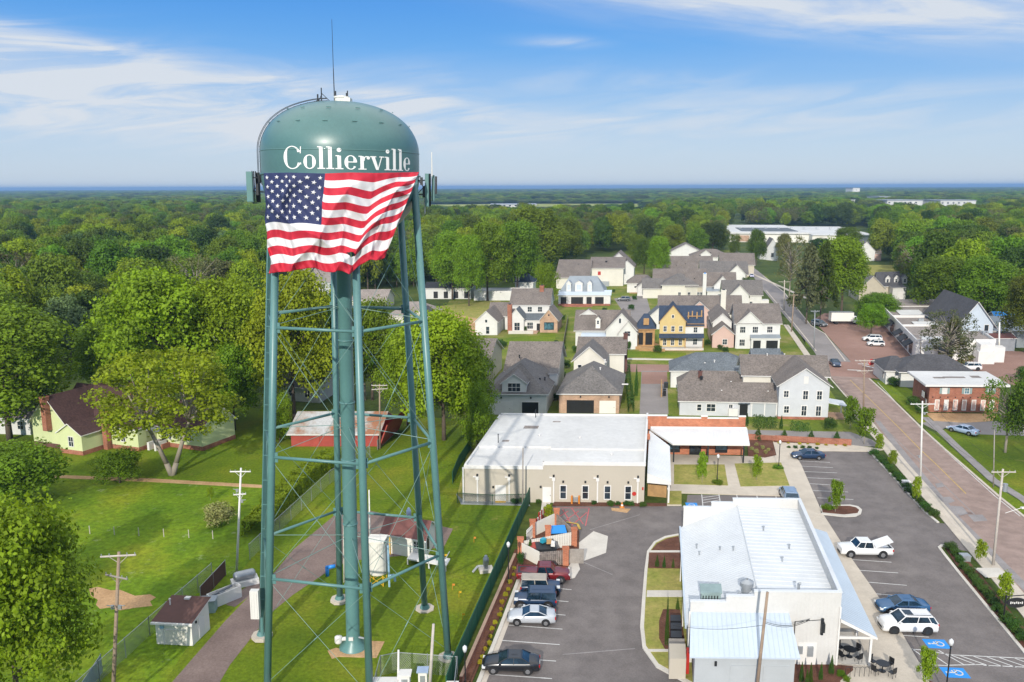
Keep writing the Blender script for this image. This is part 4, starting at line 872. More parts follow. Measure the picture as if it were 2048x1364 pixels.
h.bx('downspout', 'white_paint', (-.1,.05,-.1,.05,0,5.0),(12.7,12.85,-.12,.0,0,5.6))
h.bx('drain_pipe', 'white_paint', (-.38,-.28,5.8,5.9,.2,3.5),(-.38,-.28,14.8,14.9,.2,3.5))
h.bx('condenser', 'black_paint', (-1.5,-.5,2.2,3.3,.2,1.25),(-1.5,-.5,3.6,4.7,.2,1.25),(-1.5,-.5,5.0,6.1,.2,1.25))
h.bx('bin_store', 'tan_wall', (-1.7,-.3,-2.4,-.1,.1,2.0)); h.bx('bin_store_gate', 'grey_wood', (-1.7,-.3,.0,1.9,.1,1.3)); h.bx('red_cabinet', 'red_paint', (-.25,.0,-1.8,-1.0,.2,2.2))
# ---- grey corner house with low wing
h = House('grey_house', 'pale grey two-storey gabled corner house with long low wing and brown roofs', 'house', (1555,838), (1655,840))
W_ = h.W
h.mass(0,W_,0,11,6.3,'gy',3.0,'grey_siding','brown_shingle',.5, base=(.5,'red_brick'))
h.mass(-5.5,W_+1.2,8,16.5,6.3,'gx',2.8,'cream_stucco','brown_shingle',.5)
h.mass(-17.3,0,1.2,8.2,2.9,'gx',2.5,'grey_siding','brown_shingle',.4)
h.mass(-17.3,-4.5,8.3,14.6,3.8,'hx',2.3,'grey_siding','brown_shingle',.4,hip=2.5)
for a_, z_, w_, hh_ in ((1.25,4.1,.75,1.1),(4.6,3.75,.8,1.5),(7.0,3.75,.8,1.5),(1.45,1.2,.8,1.2),(4.5,.75,.8,1.75),(7.0,.75,.8,1.75)): h.win('F', 0, a_, z_, w_, hh_, 2, 2, tr=.16)
h.win('F', 0, 4.55, 6.7, .55, 1.1, 1, 1, pane='white_paint', name='attic_vent', tr=.12)
for a_, w_ in ((-8.2,.6),(-11.3,1.5)): h.win('F', 1.2, a_ if a_ > -10 else -14.0+2.3, .9, w_ if w_ < 1 else 1.5, 1.3, 2, 2, tr=.13)
h.win('F', 1.2, -13.8, 1.0, .7, 1.1, 1, 2, tr=.13)
h.bx('screened_porch', ['white_paint','annex_grey'], (-4.6,-4.4,1.05,1.2,0,2.9),(-2.3,-2.1,1.05,1.2,0,2.9),(-.2,0,1.05,1.2,0,2.9),(-4.4,-2.3,1.1,1.2,.1,2.6,1),(-2.1,-.2,1.1,1.2,.1,2.6,1))
h.bx('entry_door', 'black_paint', (-6.6,-5.2,1.0,1.2,0,2.5)); h.bx('entry_canopy', 'slate_roof', (-6.9,-4.9,.3,1.2,2.55,2.7)); h.bx('stair_rail', 'white_paint', (-8.6,-7.0,.4,1.1,.2,1.6))
m = h.mb(); V = [(W_,.6,3.1),(W_+3.4,.3,2.5),(W_+3.4,4.2,2.5),(W_,4.2,3.1)]; m.add(V+[(p[0],p[1],p[2]-.15) for p in V], [(0,1,2,3),(7,6,5,4),(0,4,5,1),(1,5,6,2)]); h.part('porch_roof', m, 'white_roof_metal')
h.bx('porch_post', 'white_paint', (W_+3.,W_+3.2,.5,.7,.2,2.45),(W_+3.,W_+3.2,3.8,4.0,.2,2.45)); h.bx('porch_floor', 'tan_brick', (W_,W_+3.3,.4,4.2,-.2,.3))
h.win('R', W_, 6.5, 3.6, .9, 1.6, 2, 2)
h.vent([(-.8,12.0,9.1),(2.5,12.5,9.0),(-13,6.2,4.6),(-9.8,3.,4.0),(-8.,5,5.2),(-1.5,3,4.0)], 'roof_vent', .09, .3, 'white_paint')
m = h.mb(); m.tube((-13.2,8.8,5.0),(-13.2,8.8,5.6),.3,n=8); h.part('attic_fan', m, 'dark_steel')
h.chimney(-13.4,9.6,.7,5.2,6.4,'dark_brick')
# ---- long slate-roofed house behind it
h = House('slate_roof_house', 'long low house with blue-grey roof right behind the grey corner house', 'house', (1341,775), (1500,775))
h.mass(0,17,0,9.5,3.6,'hx',2.9,'white_siding','slate_roof',.4,hip=5.5); h.mass(17,22.5,-.5,9.8,3.9,'gx',3.3,'white_siding','slate_roof',.4)
h.mass(22.5,25.5,3,9,3.4,'gy',2.3,'white_siding','slate_roof',.3)
h.bx('air_unit', 'dark_steel', (-1.4,-.5,-.5,.5,0,1.1)); h.bx('fence_panel', 'raw_wood', (-2.0,-1.8,-8,1,0,1.5)); h.vent([(9,2,5.1),(7,1.8,4.6),(5.6,3.,5.)], 'roof_vent', .12,.2,'white_paint')
h.bx('garage_door','white_paint',(.6,2.2,-.06,0,0,2.2)); h.bx('bin','black_paint',(-1.6,-1.0,-5.5,-4.9,0,1.1),(-1.6,-1.0,-7.2,-6.6,0,1.1))
# ---- pair of garage houses
h = House('white_garage_house', 'white house with dark open garage, grey hipped roof and front dormer', 'house', (972,829), (1092,830))
W_ = h.W
h.mass(0,W_,0,15.5,4.0,'hy',4.6,'white_siding','grey_shingle',.5,hip=6.0); h.mass(1.2,W_+.2,13.5,27,5.4,'gx',4.3,'white_siding','brown_shingle',.5)
h.mass(3.0,7.4,-.15,5,6.0,'gy',1.6,'white_siding','grey_shingle',.3,z0=3.9)
h.win('F',-.15,5.2,4.45,2.2,1.5,3,2); h.door('F',0,2.6,4.6,2.5,'white_paint',name='garage_door',panels=4); h.bx('open_garage_shade','black_paint',(6.6,9.6,-.03,.02,0,2.4)); h.bx('garage_frame','white_paint',(6.45,6.6,-.08,0,0,2.5),(9.6,9.75,-.08,0,0,2.5),(6.45,9.75,-.08,0,2.4,2.55))  # flat black panel on the wall stands for the garage's shaded inside
h.bx('wall_lamp','dark_steel',(2.7,2.95,-.2,0,3.1,3.4),(8.1,8.35,-.2,0,3.1,3.4)); h.vent([(3.7,14.5,7.8),(4.5,9.,6.3),(9.3,4.,5.6),(10.,5.5,5.4)],'roof_vent',.12,.3,'dark_steel')
h.mass(W_-.6,W_+.9,9,11,5.6,'shed',.5,'white_siding','grey_shingle',.2,z0=3.4)
h = House('brick_garage_house', 'tan brick garage house with grey hipped roof and one open garage bay', 'house', (1118,826), (1238,827))
W_ = h.W; h.mass(0,W_,0,15.5,3.75,'hy',4.0,'tan_brick','grey_shingle',.5,hip=6.0); h.mass(1.0,7.2,16,24,6.6,'gy',2.7,'cream_stucco','grey_shingle',.5); h.mass(1.2,10.8,23.5,31,6.6,'gx',2.6,'cream_stucco','brown_shingle',.5)
h.bx('open_garage_shade','black_paint',(1.4,6.4,-.03,.02,0,2.5)); h.bx('garage_frame','tan_brick',(1.2,1.4,-.1,0,0,2.6),(6.4,6.6,-.1,0,0,2.6),(1.2,6.6,-.1,0,2.5,2.75)); h.door('F',0,8.9,3.0,2.4,'warm_white',name='garage_door',panels=4)  # garage bay is a black sheet painted as its dark interior
h.bx('wall_lamp','dark_steel',(3.8,4.05,-.2,0,3.0,3.3),(9.0,9.25,-.2,0,3.0,3.3)); h.win('F',16,2.2,4.4,.7,1.2,1,2); h.win('F',16,2.2,1.5,.7,1.2,1,2); h.chimney(10.9,27,.9,0,10.2,'dark_brick')
h.vent([(7.,6.5,6.8),(7.6,11,7.4),(3.,4.,5.5)],'roof_vent',.12,.3,'white_paint'); h.bx('satellite_arm','white_paint',(W_+.2,W_+1.4,5,5.2,4.2,4.4))
# ---- white house with brick gable
h = House('brick_gable_house', 'white house with small pink brick gable, brick chimneys and a green back lawn', 'house', (1014,664), (1093,664))
W_ = h.W; h.mass(0,W_,6,15,7.2,'gx',4.0,'white_siding','brown_shingle',.4); h.mass(.4,4.8,0,7,3.9,'gy',2.7,'white_siding','slate_roof',.3); h.mass(4.8,W_-1.5,1.6,6,3.1,'shed',1.3,'white_siding','slate_roof',.3)
h.mass(9.6,14.6,-1,9,3.7,'gy',3.0,'tan_brick','brown_shingle',.4); h.mass(-8,-1.8,-5,9,3.9,'gy',2.9,'white_siding','brown_shingle',.4); h.mass(-6,1,4,12,4.2,'gx',3.2,'white_siding','brown_shingle',.4)
h.chimney(.9,-.2,1.2,0,8.0,'red_brick'); h.chimney(8.6,10,1.2,9.5,12.2,'red_brick')
for a_ in (5.6,8.6): h.win('F',6,a_,5.0,1.2,1.4,2,2)
h.win('F',0,2.9,.5,1.5,2.2,2,2); h.win('F',1.6,6.4,.7,1.6,1.8,3,2); h.win('F',-1,12.2,.9,2.6,2.0,3,2,frame='black_paint',pane='sky_glass'); h.win('F',-5,-4.9,3.6,.6,.8,1,1); h.win('F',-5,-4.5,.4,.9,2.0,1,2)
h.door('F',1.6,8.8,1.0,2.2,'black_paint'); h.bx('patio_wall','pale_concrete',(1,8,-3.3,-3.0,-.1,.9)); h.bx('terrace','tan_brick',(1,9,-3,1.5,-.1,.2)); h.bx('gable_vent','dark_steel',(11.9,12.3,-1.06,-1,4.8,5.3))
# ---- blue-grey mansard house
h = House('mansard_house', 'white house with blue-grey metal roof, three white dormers and full front porch', 'house', (1118,611), (1206,611))
W_ = h.W; h.mass(0,W_,3,14,4.3,'hx',5.2,'white_siding','grey_metal_roof',.4,hip=3.2); h.mass(-.2,W_+2.5,0,4,3.6,'shed',1.1,'white_siding','white_metal',.3)
for a_ in (3.0,6.6,10.4): h.mass(a_-(1.3 if a_==6.6 else .8),a_+(1.3 if a_==6.6 else .8),2.9,6.5,7.4,'gy',.9,'white_siding','grey_metal_roof',.1,z0=4.3); h.win('F',2.9,a_,5.2,(1.6 if a_==6.6 else .8),1.8,2,2,pane='white_metal')
h.bx('porch_shade','black_paint',(.6,2.6,-.06,.0,.6,3.0),(4.2,8.4,-.06,0,.6,3.0),(9.6,11.4,-.06,0,.6,3.0),(12.6,15.6,-.06,0,.6,3.0)); h.bx('porch_base','red_brick',(-.2,W_+2.5,-.8,0,-.1,.6)); h.bx('porch_step','red_brick',(1.5,12,-3.4,-.8,-.1,.25))  # black panels paint in the shade under the porch roof
for a_ in (0,3.4,9.0,12.0,15.9): h.bx('porch_post','white_paint',(a_-.15,a_+.15,-.3,-.08,.6,3.4))
# ---- big cream house at the back
h = House('cream_house', 'big cream house with long sloping brown roof and gabled upper storey before the woods', 'house', (1180,572), (1246,572))
W_ = h.W; h.mass(0,W_,0,20,7.6,'gx',3.6,'cream_stucco','brown_shingle',.6); h.mass(-13,0,-9,18,4.6,'gx',6.0,'cream_stucco','brown_shingle',.6); h.mass(6,16,16,34,8.0,'gy',4.4,'white_siding','brown_shingle',.5); h.mass(12,18,6,22,7.4,'gy',2.6,'white_siding','brown_shingle',.4)
h.bx('red_vent','red_paint',(3.2,4.4,-.06,0,4.6,6.1)); h.bx('air_unit','galvanised',(3.5,8.0,-1.6,-.2,0,2.0)); h.vent([(6.3,5.,9.2),(-5,1.,8.2)],'roof_vent',.35,.8,'dark_steel')
# ---- brown house with two white gables
h = House('twin_gable_house', 'brown roofed white house with two overlapping front gables and blue awning', 'house', (1148,697), (1262,697))
W_ = h.W; h.mass(0,W_-1,3.5,13,4.4,'gx',4.3,'white_siding','brown_shingle',.5); h.mass(8.2,16.0,-.5,8,5.0,'gy',4.2,'white_siding','brown_shingle',.4); h.mass(11.4,16.2,-1.2,0,4.2,'gy',2.9,'white_siding','brown_shingle',.3)
h.mass(5.2,6.4,3.6,7,7.0,'gy',.6,'warm_white','brown_shingle',.15,z0=4.4); h.win('F',3.6,5.8,5.8,.5,.9,1,2); h.win('F',-1.2,14.0,3.5,.8,1.2,1,2); h.win('F',-.5,11.7,6.7,.5,1.2,1,1)
m = h.mb(); V = [(1.6,3.4,3.6),(8.2,3.4,3.6),(8.2,.6,2.8),(1.6,.6,2.8)]; m.add(V+[(p[0],p[1],p[2]-.1) for p in V], [(3,2,1,0),(4,5,6,7),(3,7,6,2)]); h.part('awning', m, 'white_metal'); h.bx('porch_opening_shade','black_paint',(2.,8,3.42,3.48,.4,2.6)); h.mass(1,5,7.0,9.5,7.7,'gy',1.3,'white_siding','brown_shingle',.3,z0=5.)  # black panel under the awning stands for the porch's shade
# ---- small white garage with a row of windows
h = House('white_garage', 'small white garage with hipped brown roof and a row of square windows', 'garage', (1254,585), (1307,585))
W_ = h.W; h.mass(0,W_,0,9,3.7,'hx',2.9,'white_siding','brown_shingle',.5,hip=3.5)
for a_ in (3.2,4.6,6.0,7.4): h.win('F',0,a_,1.9,.7,.6,1,1,tr=.08)
h.bx('drive_apron','bare_soil',(1.,W_,-3,-.3,-.1,.1)); h.mass(W_+.6,W_+9,-1,9,3.4,'gx',2.6,'tan_brick','brown_shingle',.4)
# ---- yellow house under construction
h = House('yellow_house', 'half-built yellow house wrapped in blue roofing felt with bare timber framing', 'house', (1318,697), (1405,697))
W_ = h.W; h.mass(0,W_,2,11,6.3,'gx',3.8,'yellow_sheathing','navy_felt',.3,trim='raw_wood'); h.mass(0,6.6,0,8,7.1,'gy',4.0,'yellow_sheathing','navy_felt',.3,trim='raw_wood'); h.mass(6.6,11.3,.7,4,5.6,'shed',.6,'white_siding','navy_felt',.2,trim='raw_wood')
for a_ in (1.4,3.4,5.4): h.win('F',0,a_,4.5,.75,1.3,2,2); h.win('F',0,a_,.9,.75,1.5,2,2)
h.win('F',0,3.3,8.0,.5,.7,1,1); h.win('F',.7,9.2,4.1,.9,1.3,2,2); h.win('F',.7,9.2,.9,1.0,1.4,2,2)
m = h.mb(); V = [(-.1,0,3.9),(11.3,0,3.9),(11.3,-2.2,3.3),(-.1,-2.2,3.3)]; m.add(V+[(p[0],p[1],p[2]-.2) for p in V], [(3,2,1,0),(4,5,6,7),(3,7,6,2)]); h.part('porch_roof', m, 'navy_felt')
for a_ in (.1,6.6,11.1): h.bx('porch_post','raw_wood',(a_-.12,a_+.12,-2.1,-1.9,0,3.3))
h.bx('roof_timber','raw_wood',(7.2,7.5,3,3.4,6.4,9.0),(8.2,8.5,3.4,3.8,6.6,9.2),(9.4,9.7,3,3.3,6.4,9.0),(10.6,10.9,3.4,3.8,6.6,9.4),(7,11,3.2,3.4,7.8,8.0)); h.bx('lumber_stack','raw_wood',(-5,-1,-3,-.5,0,.6),(-2,1.5,-4,-2.6,0,.5),(-6,-4.4,-1.5,1,0,.8))
h.mass(-6.0,-1.2,3,9,4.6,'hip',3.6,'raw_wood','navy_felt',.4,trim='raw_wood',hip=2.2)
h.bx('unglazed_opening_shade','black_paint',(-5.4,-4.2,2.95,3.0,.4,3.6),(-3.6,-1.8,2.95,3.0,.4,3.6)); h.bx('dormer_frame','raw_wood',(-4.2,-2.8,3.2,4.4,5.6,7.2)); h.bx('porch_step','pale_concrete',(0,11.3,-2.4,0,-.1,.5))  # black sheets paint the shaded inside of the unfinished openings
# ---- white two-storey house
h = House('white_two_storey_house', 'bright white two-storey house with front gable, square-paned windows and a low pink brick wing', 'house', (1470,697), (1558,697))
W_ = h.W; h.mass(0,W_,0,15,6.6,'gx',3.9,'white_siding','brown_shingle',.5); h.mass(.3,6.6,-.3,6,6.6,'gy',2.9,'white_siding','brown_shingle',.4); h.mass(-5.8,-.3,1,22,3.6,'gy',2.2,'pink_stucco','brown_shingle',.4)
h.mass(-5.4,-.4,8,26,5.6,'gy',2.2,'white_siding','brown_shingle',.4)
for a_ in (1.7,4.9): h.win('F',-.3,a_,4.2,1.3,1.5,3,2)
h.win('F',0,8.6,4.2,1.3,1.5,3,2); h.win('F',-.3,1.7,.8,1.3,1.6,3,2); h.win('F',0,9.0,.8,1.5,1.6,3,2); h.door('F',-.3,5.2,1.4,2.3,'brown_boards'); h.win('F',1,-2.6,.9,1.1,1.3,2,2)
h.mass(3.8,11.0,-2.2,-.35,3.0,'shed',.5,'white_siding','grey_metal_roof',.2); h.bx('porch_opening_shade','black_paint',(4.3,6.2,-2.26,-2.2,0,2.5),(7.6,10.5,-2.26,-2.2,.3,2.5))  # porch gaps are black panels, their shade put in as colour
# ---- cream-chimney house
h = House('chimney_house', 'long brown-roofed house with a tall cream chimney behind the yellow house', 'house', (1385,655), (1460,655))
h.mass(-10,14,0,10,4.6,'gx',4.2,'cream_stucco','brown_shingle',.5); h.mass(-1.5,5,-1.2,6,5.0,'gy',2.8,'pink_stucco','brown_shingle',.3); h.chimney(8.6,-.4,1.5,0,11.2,'cream_stucco'); h.win('F',0,4.4,2.2,.8,1.8,1,2)
h.mass(-13,-7,-3,6,3.6,'gy',2.6,'white_siding','slate_roof',.3)
# ---- row of brown roofs running back along the street
specs = [('(row)',(1445,618),(1510,618),[(0,13,0,10,5.0,'gx',4.2),(2.2,8.5,-1.5,8,5.0,'gy',3.2)],'white_siding','brown roofed house with a pale corner porch beside the street'),
 ('x',(1388,598),(1462,598),[(-3,15,0,12,4.8,'gx',4.4),(7,13,-2,6,5.2,'gy',3.4)],'white_siding','brown roofed house with a large white front gable and white chimney'),
 ('x',(1322,588),(1392,588),[(-3,17,0,14,4.4,'gx',4.6),(-9,-2,-6,8,3.6,'gy',2.9)],'white_siding','wide brown roofed house with a white gable at its left end'),
 ('x',(1410,570),(1480,572),[(-2,17,0,13,5.0,'gx',4.6),(9,16,-2,8,5.2,'gy',3.6)],'white_siding','brown roofed house in mid row beside the dark street shrub'),
 ('x',(1335,556),(1420,556),[(-4,20,0,16,4.2,'gx',5.0)],'cream_stucco','broad plain brown roof in the far row with no gable'),
 ('x',(1388,538),(1450,540),[(-2,18,0,14,6.2,'hx',3.6),(3,8,-.5,6,7.6,'gy',2.0)],'white_siding','far brown hipped roof with a white band of upper wall'),
 ('x',(1345,598),(1372,598),[(-4,9,0,12,5.2,'hx',3.8),(-11,-4,2,12,3.8,'gx',3.0)],'cream_stucco','brown hipped roof squeezed in behind the yellow half-built house'),
 ('x',(1440,552),(1490,553),[(0,15,0,12,5.6,'gx',4.6)],'white_siding','brown roof by the far street just behind the dark kerb shrub'),
 ('x',(1352,528),(1400,528),[(-4,14,0,16,6.0,'gy',4.6)],'white_siding','farthest brown house of the row with a white gable against the trees')]
for k, (nm, A, B, ms, wl, lab) in enumerate(specs):
    h = House('brown_roof_house', lab, 'house', A, B, group='brown roofed houses running back along the street')
    for q in ms: h.mass(*q[:4], q[4], q[5], q[6], wl if q[5] != 'gx' else ('beige_siding' if k % 2 else wl), 'brown_shingle' if k % 3 else 'grey_shingle', .5)
    if k == 1: h.chimney(3.6,-.6,1.3,0,9.5,'white_siding','marking_blue'); h.mass(4.5,12,-5,0,3.4,'shed',.8,'white_siding','grey_metal_roof',.3)
    h.vent([(4,2,ms[0][4]+1.2),(8,3,ms[0][4]+1.8)],'roof_vent',.14,.3,'dark_steel')
    if k == 0: h.bx('corner_porch','white_paint',(13,15.5,0,3,0,3.0))
    for a_ in (2.5,6.,9.5): h.win('F', ms[0][2], a_, 1.0, .9, 1.5, 2, 2)
# ---- right side of the street: brick block, dark-roofed cottage, shops, barn
h = House('brick_block', 'two-storey red brick block with flat white roof and a row of tall white windows', 'building', (1855,824), (1995,825))
W_ = h.W; m = h.mb(); m.box(0,W_,0,9.5,-.3,5.1); h.part('wall', m, 'red_brick')
m = h.mb(); m.box(-1.1,W_+1.3,-1.0,10.2,5.1,5.42,0); m.box(-1.15,W_+1.35,-1.05,10.25,5.05,5.3,1); h.part('roof', m, ['membrane_roof','white_paint'])
for q in ((2,4,4,5.2),(4,4.4,8,5.6),(9.2,4.6,11,6.4)): h.bx('roof_stain','pale_shingle',(q[0],q[2],q[1],q[3],5.424,5.432))
for i, a_ in enumerate((1.55,3.2,4.85,6.45,8.15,9.8,11.4)): h.win('F',0,a_,.5,.55,1.75,1,1,frame='warm_white',pane=('white_paint','pink_stucco')[i not in (1,6)],name='blind_window',tr=.14)
for a_, p_ in ((2.7,'white_paint'),(6.7,'sky_glass'),(10.9,'window_glass')): h.win('F',0,a_,3.55,.75,1.0,2,2,pane=p_,sh='teal_box')
h.bx('side_sign',['dark_steel','warm_white'],(-.5,-.4,1,2.6,2.3,3.6),(-.54,-.5,1.1,2.5,2.4,3.5,1)); h.bx('side_door','white_paint',(-.05,0,1.0,1.7,0,2.1))
for i in range(9): h.bx('wall_lamp','dark_steel',(.6+i*1.35,.75+i*1.35,-.15,0,2.75,2.95))
h = House('dark_roof_cottage', 'low white cottage with dark hipped roof behind the brick block', 'cottage', (1800,774), (1835,775))
h.mass(0,14,0,9,3.3,'hx',2.9,'white_siding','dark_shingle',.7,hip=5); h.mass(-2.4,3,2,12,3.0,'hx',2.2,'white_siding','dark_shingle',.5,hip=2.6); h.win('L',-2.4,4,1.0,.9,1.3,2,2)
sd_ = Vector((P(1757,640)[0]-P(1828,722)[0], P(1757,640)[1]-P(1828,722)[1])).normalized()
h = House('shop_row', 'long white single-storey shop row with black awnings facing the brown car park', 'shops', (1829,720), (1987,720), ey=tuple(sd_))
W_ = h.W
m = h.mb(); m.box(0,W_,0,22,-.3,4.4); m.box(0,16,22,60,-.3,4.2); m.box(3,26,60,74,-.3,4.6); h.part('wall', m, 'white_paint')
m = h.mb(); m.box(.2,W_-.2,.2,22,4.2,4.5,0); m.box(.2,15.8,22,60,4.,4.3,0); m.box(3,26,60,74,4.5,4.75,0)
for q in ((-.1,W_+.1,-.1,.25),(-.1,.25,.25,60),(W_-.25,W_+.1,.25,22),(.25,W_-.25,21.8,22.1),(.25,15.8,38,38.3),(15.7,16,22,60)): m.box(*q,4.2,5.0,1)
h.part('roof', m, ['pale_shingle','white_paint'])
for q in ((2,3,9,7),(4,24,12,30),(3,42,10,52),(9,11,15,16)): h.bx('roof_patch','membrane_roof',(q[0],q[2],q[1],q[3],4.505,4.53))
for y0_, y1_ in ((4,9),(11,16),(19,24),(33,40),(44,52)):
    m = h.mb(); V = [(0,y0_,3.7),(0,y1_,3.7),(-2.0,y1_,2.7),(-2.0,y0_,2.7)]; m.add(V+[(p[0],p[1],p[2]-.25) for p in V], [(0,1,2,3),(7,6,5,4),(0,3,7,4),(2,6,7,3),(1,5,6,2)]); h.part('awning', m, 'black_awning')
    h.bx('shop_window','window_glass',(-.05,.0,y0_+.4,y1_-.4,.4,2.6))
m = h.mb(); V = [(5.3,0,3.4),(8.6,0,3.4),(8.6,-1.5,2.2),(5.3,-1.5,2.2)]; m.add(V+[(p[0],p[1],p[2]-.2) for p in V], [(3,2,1,0),(4,5,6,7),(3,7,6,2)]); h.part('awning', m, 'black_awning')
h.bx('shop_window',['window_glass','yellow_paint'],(5.4,8.5,-.06,0,.4,2.2),(5.6,6.6,-.1,-.06,.7,1.3,1),(7.2,8.0,-.1,-.06,.7,1.3,1)); h.bx('loading_store','white_paint',(W_-5,W_-1.2,-5,0,-.2,3.0),(W_-1.2,W_+1.6,-3,0,-.2,3.6),(W_-4.6,W_-1.6,-4.6,0,3,4.6))
h.bx('roof_unit','galvanised',(10,11.5,5,6.5,4.4,5.4),(18,19.4,9,10.4,4.4,5.3),(6,7.4,30,31,4.3,5.2))
h = House('barn_shop', 'white gabled building with broad dark roof and metal side lean-to behind the shops', 'building', (1915,700), (1992,700))
W_ = h.W; h.mass(0,W_-.5,2,26,6.2,'gy',5.8,'white_metal','dark_shingle',.9); h.mass(W_-.5,W_+10,3,24,4.4,'gx',2.,'galvanised','grey_metal_roof',.5); h.win('F',2,W_-2.2,4.3,1.0,1.8,1,1); h.mass(W_-4,W_+4,-1.4,2,3.2,'shed',.6,'galvanised','red_roof',.3)
h = House('blue_roof_shed', 'small shed with bright blue roof beside the dark barn roof', 'shed', (1990,668), (2020,668)); h.mass(0,h.W+1,0,6,4.6,'gx',1.2,'white_siding','marking_blue',.5)
# ---- far buildings
h = House('warehouse', 'huge low white warehouse beyond the trees at the end of the street', 'warehouse', (1470,484), (1740,486))
W_ = h.W; m = h.mb(); m.box(-4,W_*.55,0,125,-.3,6.5); m.box(W_*.55,W_,-14,110,-.3,6.0); h.part('wall', m, 'warm_white'); m = h.mb(); m.box(-5,W_*.55,-1,126,6.5,7.0,0); m.box(W_*.55,W_+1,-15,111,6.0,6.5,0); m.box(-5,W_*.55,-1.2,0,6.1,7.2,0)
for i in range(9): m.box(8+i*10,10+i*10,60,62,7.0,8.2,1)
h.part('roof', m, ['membrane_roof','galvanised'])
h.bx('roof_panel_field','slate_roof',(6,W_*.5,18,70,7.0,7.3)); h.bx('dock_door','tan_brick',(1,10,-.2,0,.5,5),(14,20,-.2,0,.5,4))
h = House('white_gable_house', 'white house with steep white gable just left of the far street end', 'house', (1532,520), (1556,522)); h.mass(0,8,0,16,6.5,'gy',5.5,'white_siding','grey_shingle',.4); h.mass(-4,0,2,12,3.6,'shed',1.0,'white_siding','grey_shingle',.3); h.win('F',0,4,2,1.6,2.2,2,2)
h = House('white_cottage', 'white gabled cottage with hedge in front of it below the warehouse', 'house', (1712,522), (1738,522)); h.mass(0,10,0,14,5.5,'gy',5,'white_siding','grey_shingle',.4); h.mass(10,14,2,10,4,'gx',2,'pink_stucco','brown_shingle',.4)
h = House('dormer_house', 'grey house with dark shingled roof and three dormers beyond the box truck', 'house', (1722,600), (1796,598))
W_ = h.W; h.mass(8,W_+2,4,14,4.6,'gx',4.4,'beige_siding','dark_shingle',.5); h.mass(-2,8,-4,12,4.6,'gy',4.4,'beige_siding','grey_shingle',.5); h.mass(12,W_+2.5,-1,4,4.2,'shed',.5,'white_siding','dark_shingle',.3)
for a_ in (11.5,15.,18.5): h.mass(a_-.9,a_+.9,5,9,7.2,'gy',.9,'white_siding','dark_shingle',.2,z0=5.0); h.win('F',5,a_,5.6,.8,1.2,1,2)
h.bx('garage_door','white_paint',(14,W_+1.5,-1.1,-1,0,2.6))
h = House('porch_farmhouse', 'white farmhouse with tan roofs and pillared front porch glimpsed left of the water tower column', 'house', (600,598), (668,592))
W_ = h.W; h.mass(-2,10,2,14,6.6,'gx',4,'white_siding','pale_shingle',.5); h.mass(-12,0,-2,12,4.4,'gx',3.4,'white_siding','pale_shingle',.5); h.mass(6,W_+3,-3,8,6.0,'gx',3.,'white_siding','pale_shingle',.5)
for i in range(5): h.bx('porch_opening_shade','black_paint',(6.6+i*2.2,7.9+i*2.2,-3.06,-3,.4,2.6));  # black panels between the pillars stand for porch shade
for i in range(3): h.win('F',-3,8.+i*3,3.8,1.0,1.3,2,2)
h = House('cream_bungalow', 'cream bungalow with plain brown roof behind the tower legs', 'bungalow', (705,617), (772,616)); h.mass(0,h.W,0,9,3.0,'gx',2.9,'cream_stucco','pale_shingle',.4); h.vent([(7,3,4.3)],'roof_vent',.15,.5,'dark_steel')
h = House('cream_hip_house', 'cream house with brown hipped roof behind the right-hand tower legs', 'house', (776,655), (862,652)); h.mass(0,h.W,0,12,3.4,'hx',3.4,'cream_stucco','pale_shingle',.5,hip=5); h.mass(h.W-5,h.W+1,-3,4,3.2,'gy',2.4,'cream_stucco','dark_shingle',.4)
h = House('white_long_building', 'long white building with black roof beneath the tall trees', 'building', (862,598), (942,598))
W_ = h.W; h.mass(-2,W_,0,8,4.2,'gx',1.6,'white_siding','black_awning',.6); h.mass(W_+2,W_+22,-4,6,3.2,'flat',.3,'white_siding','membrane_roof'); 
for i in range(4): h.bx('opening_shade','black_paint',(1+i*3.8,2.6+i*3.8,-.06,0,.3,2.8))  # black panels on the wall paint the shade inside each gap
h = House('white_pavilion', 'small white pavilion with dark pyramid roof and pale finial at the edge of the lawn', 'pavilion', (1030,590), (1066,590)); h.mass(0,h.W,0,8,5.0,'hip',3.2,'white_siding','navy_felt',.5,hip=3.6); h.bx('pavilion_opening_shade','black_paint',(2,3,-.06,0,0,2.6),(5,6,-.06,0,0,2.6)); h.bx('finial','white_paint',(.3,1.6,0,1,5,8.2))  # pavilion gaps are black panels standing for the shaded interior
h = House('grey_roof_house', 'grey-brown roofed house half hidden by the tree left of the white garage house', 'house', (905,770), (975,770)); W_ = h.W; h.mass(0,W_,0,16,4.6,'gx',3.8,'beige_siding','brown_shingle',.5); h.mass(2,W_+1.,-9,1,4.0,'gy',3.,'beige_siding','grey_shingle',.4)
# ---- left of the tower: green cottage, barn, roofs among the trees
ra = P(122,907); rb = P(215,868)
h = House('green_cottage', 'pale green weatherboard cottage with maroon roof and brick chimneys among the trees', 'cottage', (122,905), (165,911), ey=tuple(Vector((rb[0]-ra[0]+2.5, rb[1]-ra[1])).normalized()))
h.mass(0,4.6,0,7,3.4,'gy',1.5,'mint_lap','maroon_shingle',.35,base=(.7,'red_brick')); h.mass(-7.5,0,1.5,12,4.2,'gy',4.2,'mint_lap','maroon_shingle',.4,base=(.7,'dark_brick')); h.mass(-7,11,6,14,3.8,'gx',4.6,'mint_lap','maroon_shingle',.45,base=(.7,'red_brick'))
h.mass(11,20,8,15,3.6,'gx',3.2,'mint_lap','maroon_shingle',.4,base=(.7,'red_brick')); h.mass(5.0,11,4.4,7,3.5,'shed',.6,'mint_lap','maroon_shingle',.2,base=(.7,'red_brick'))
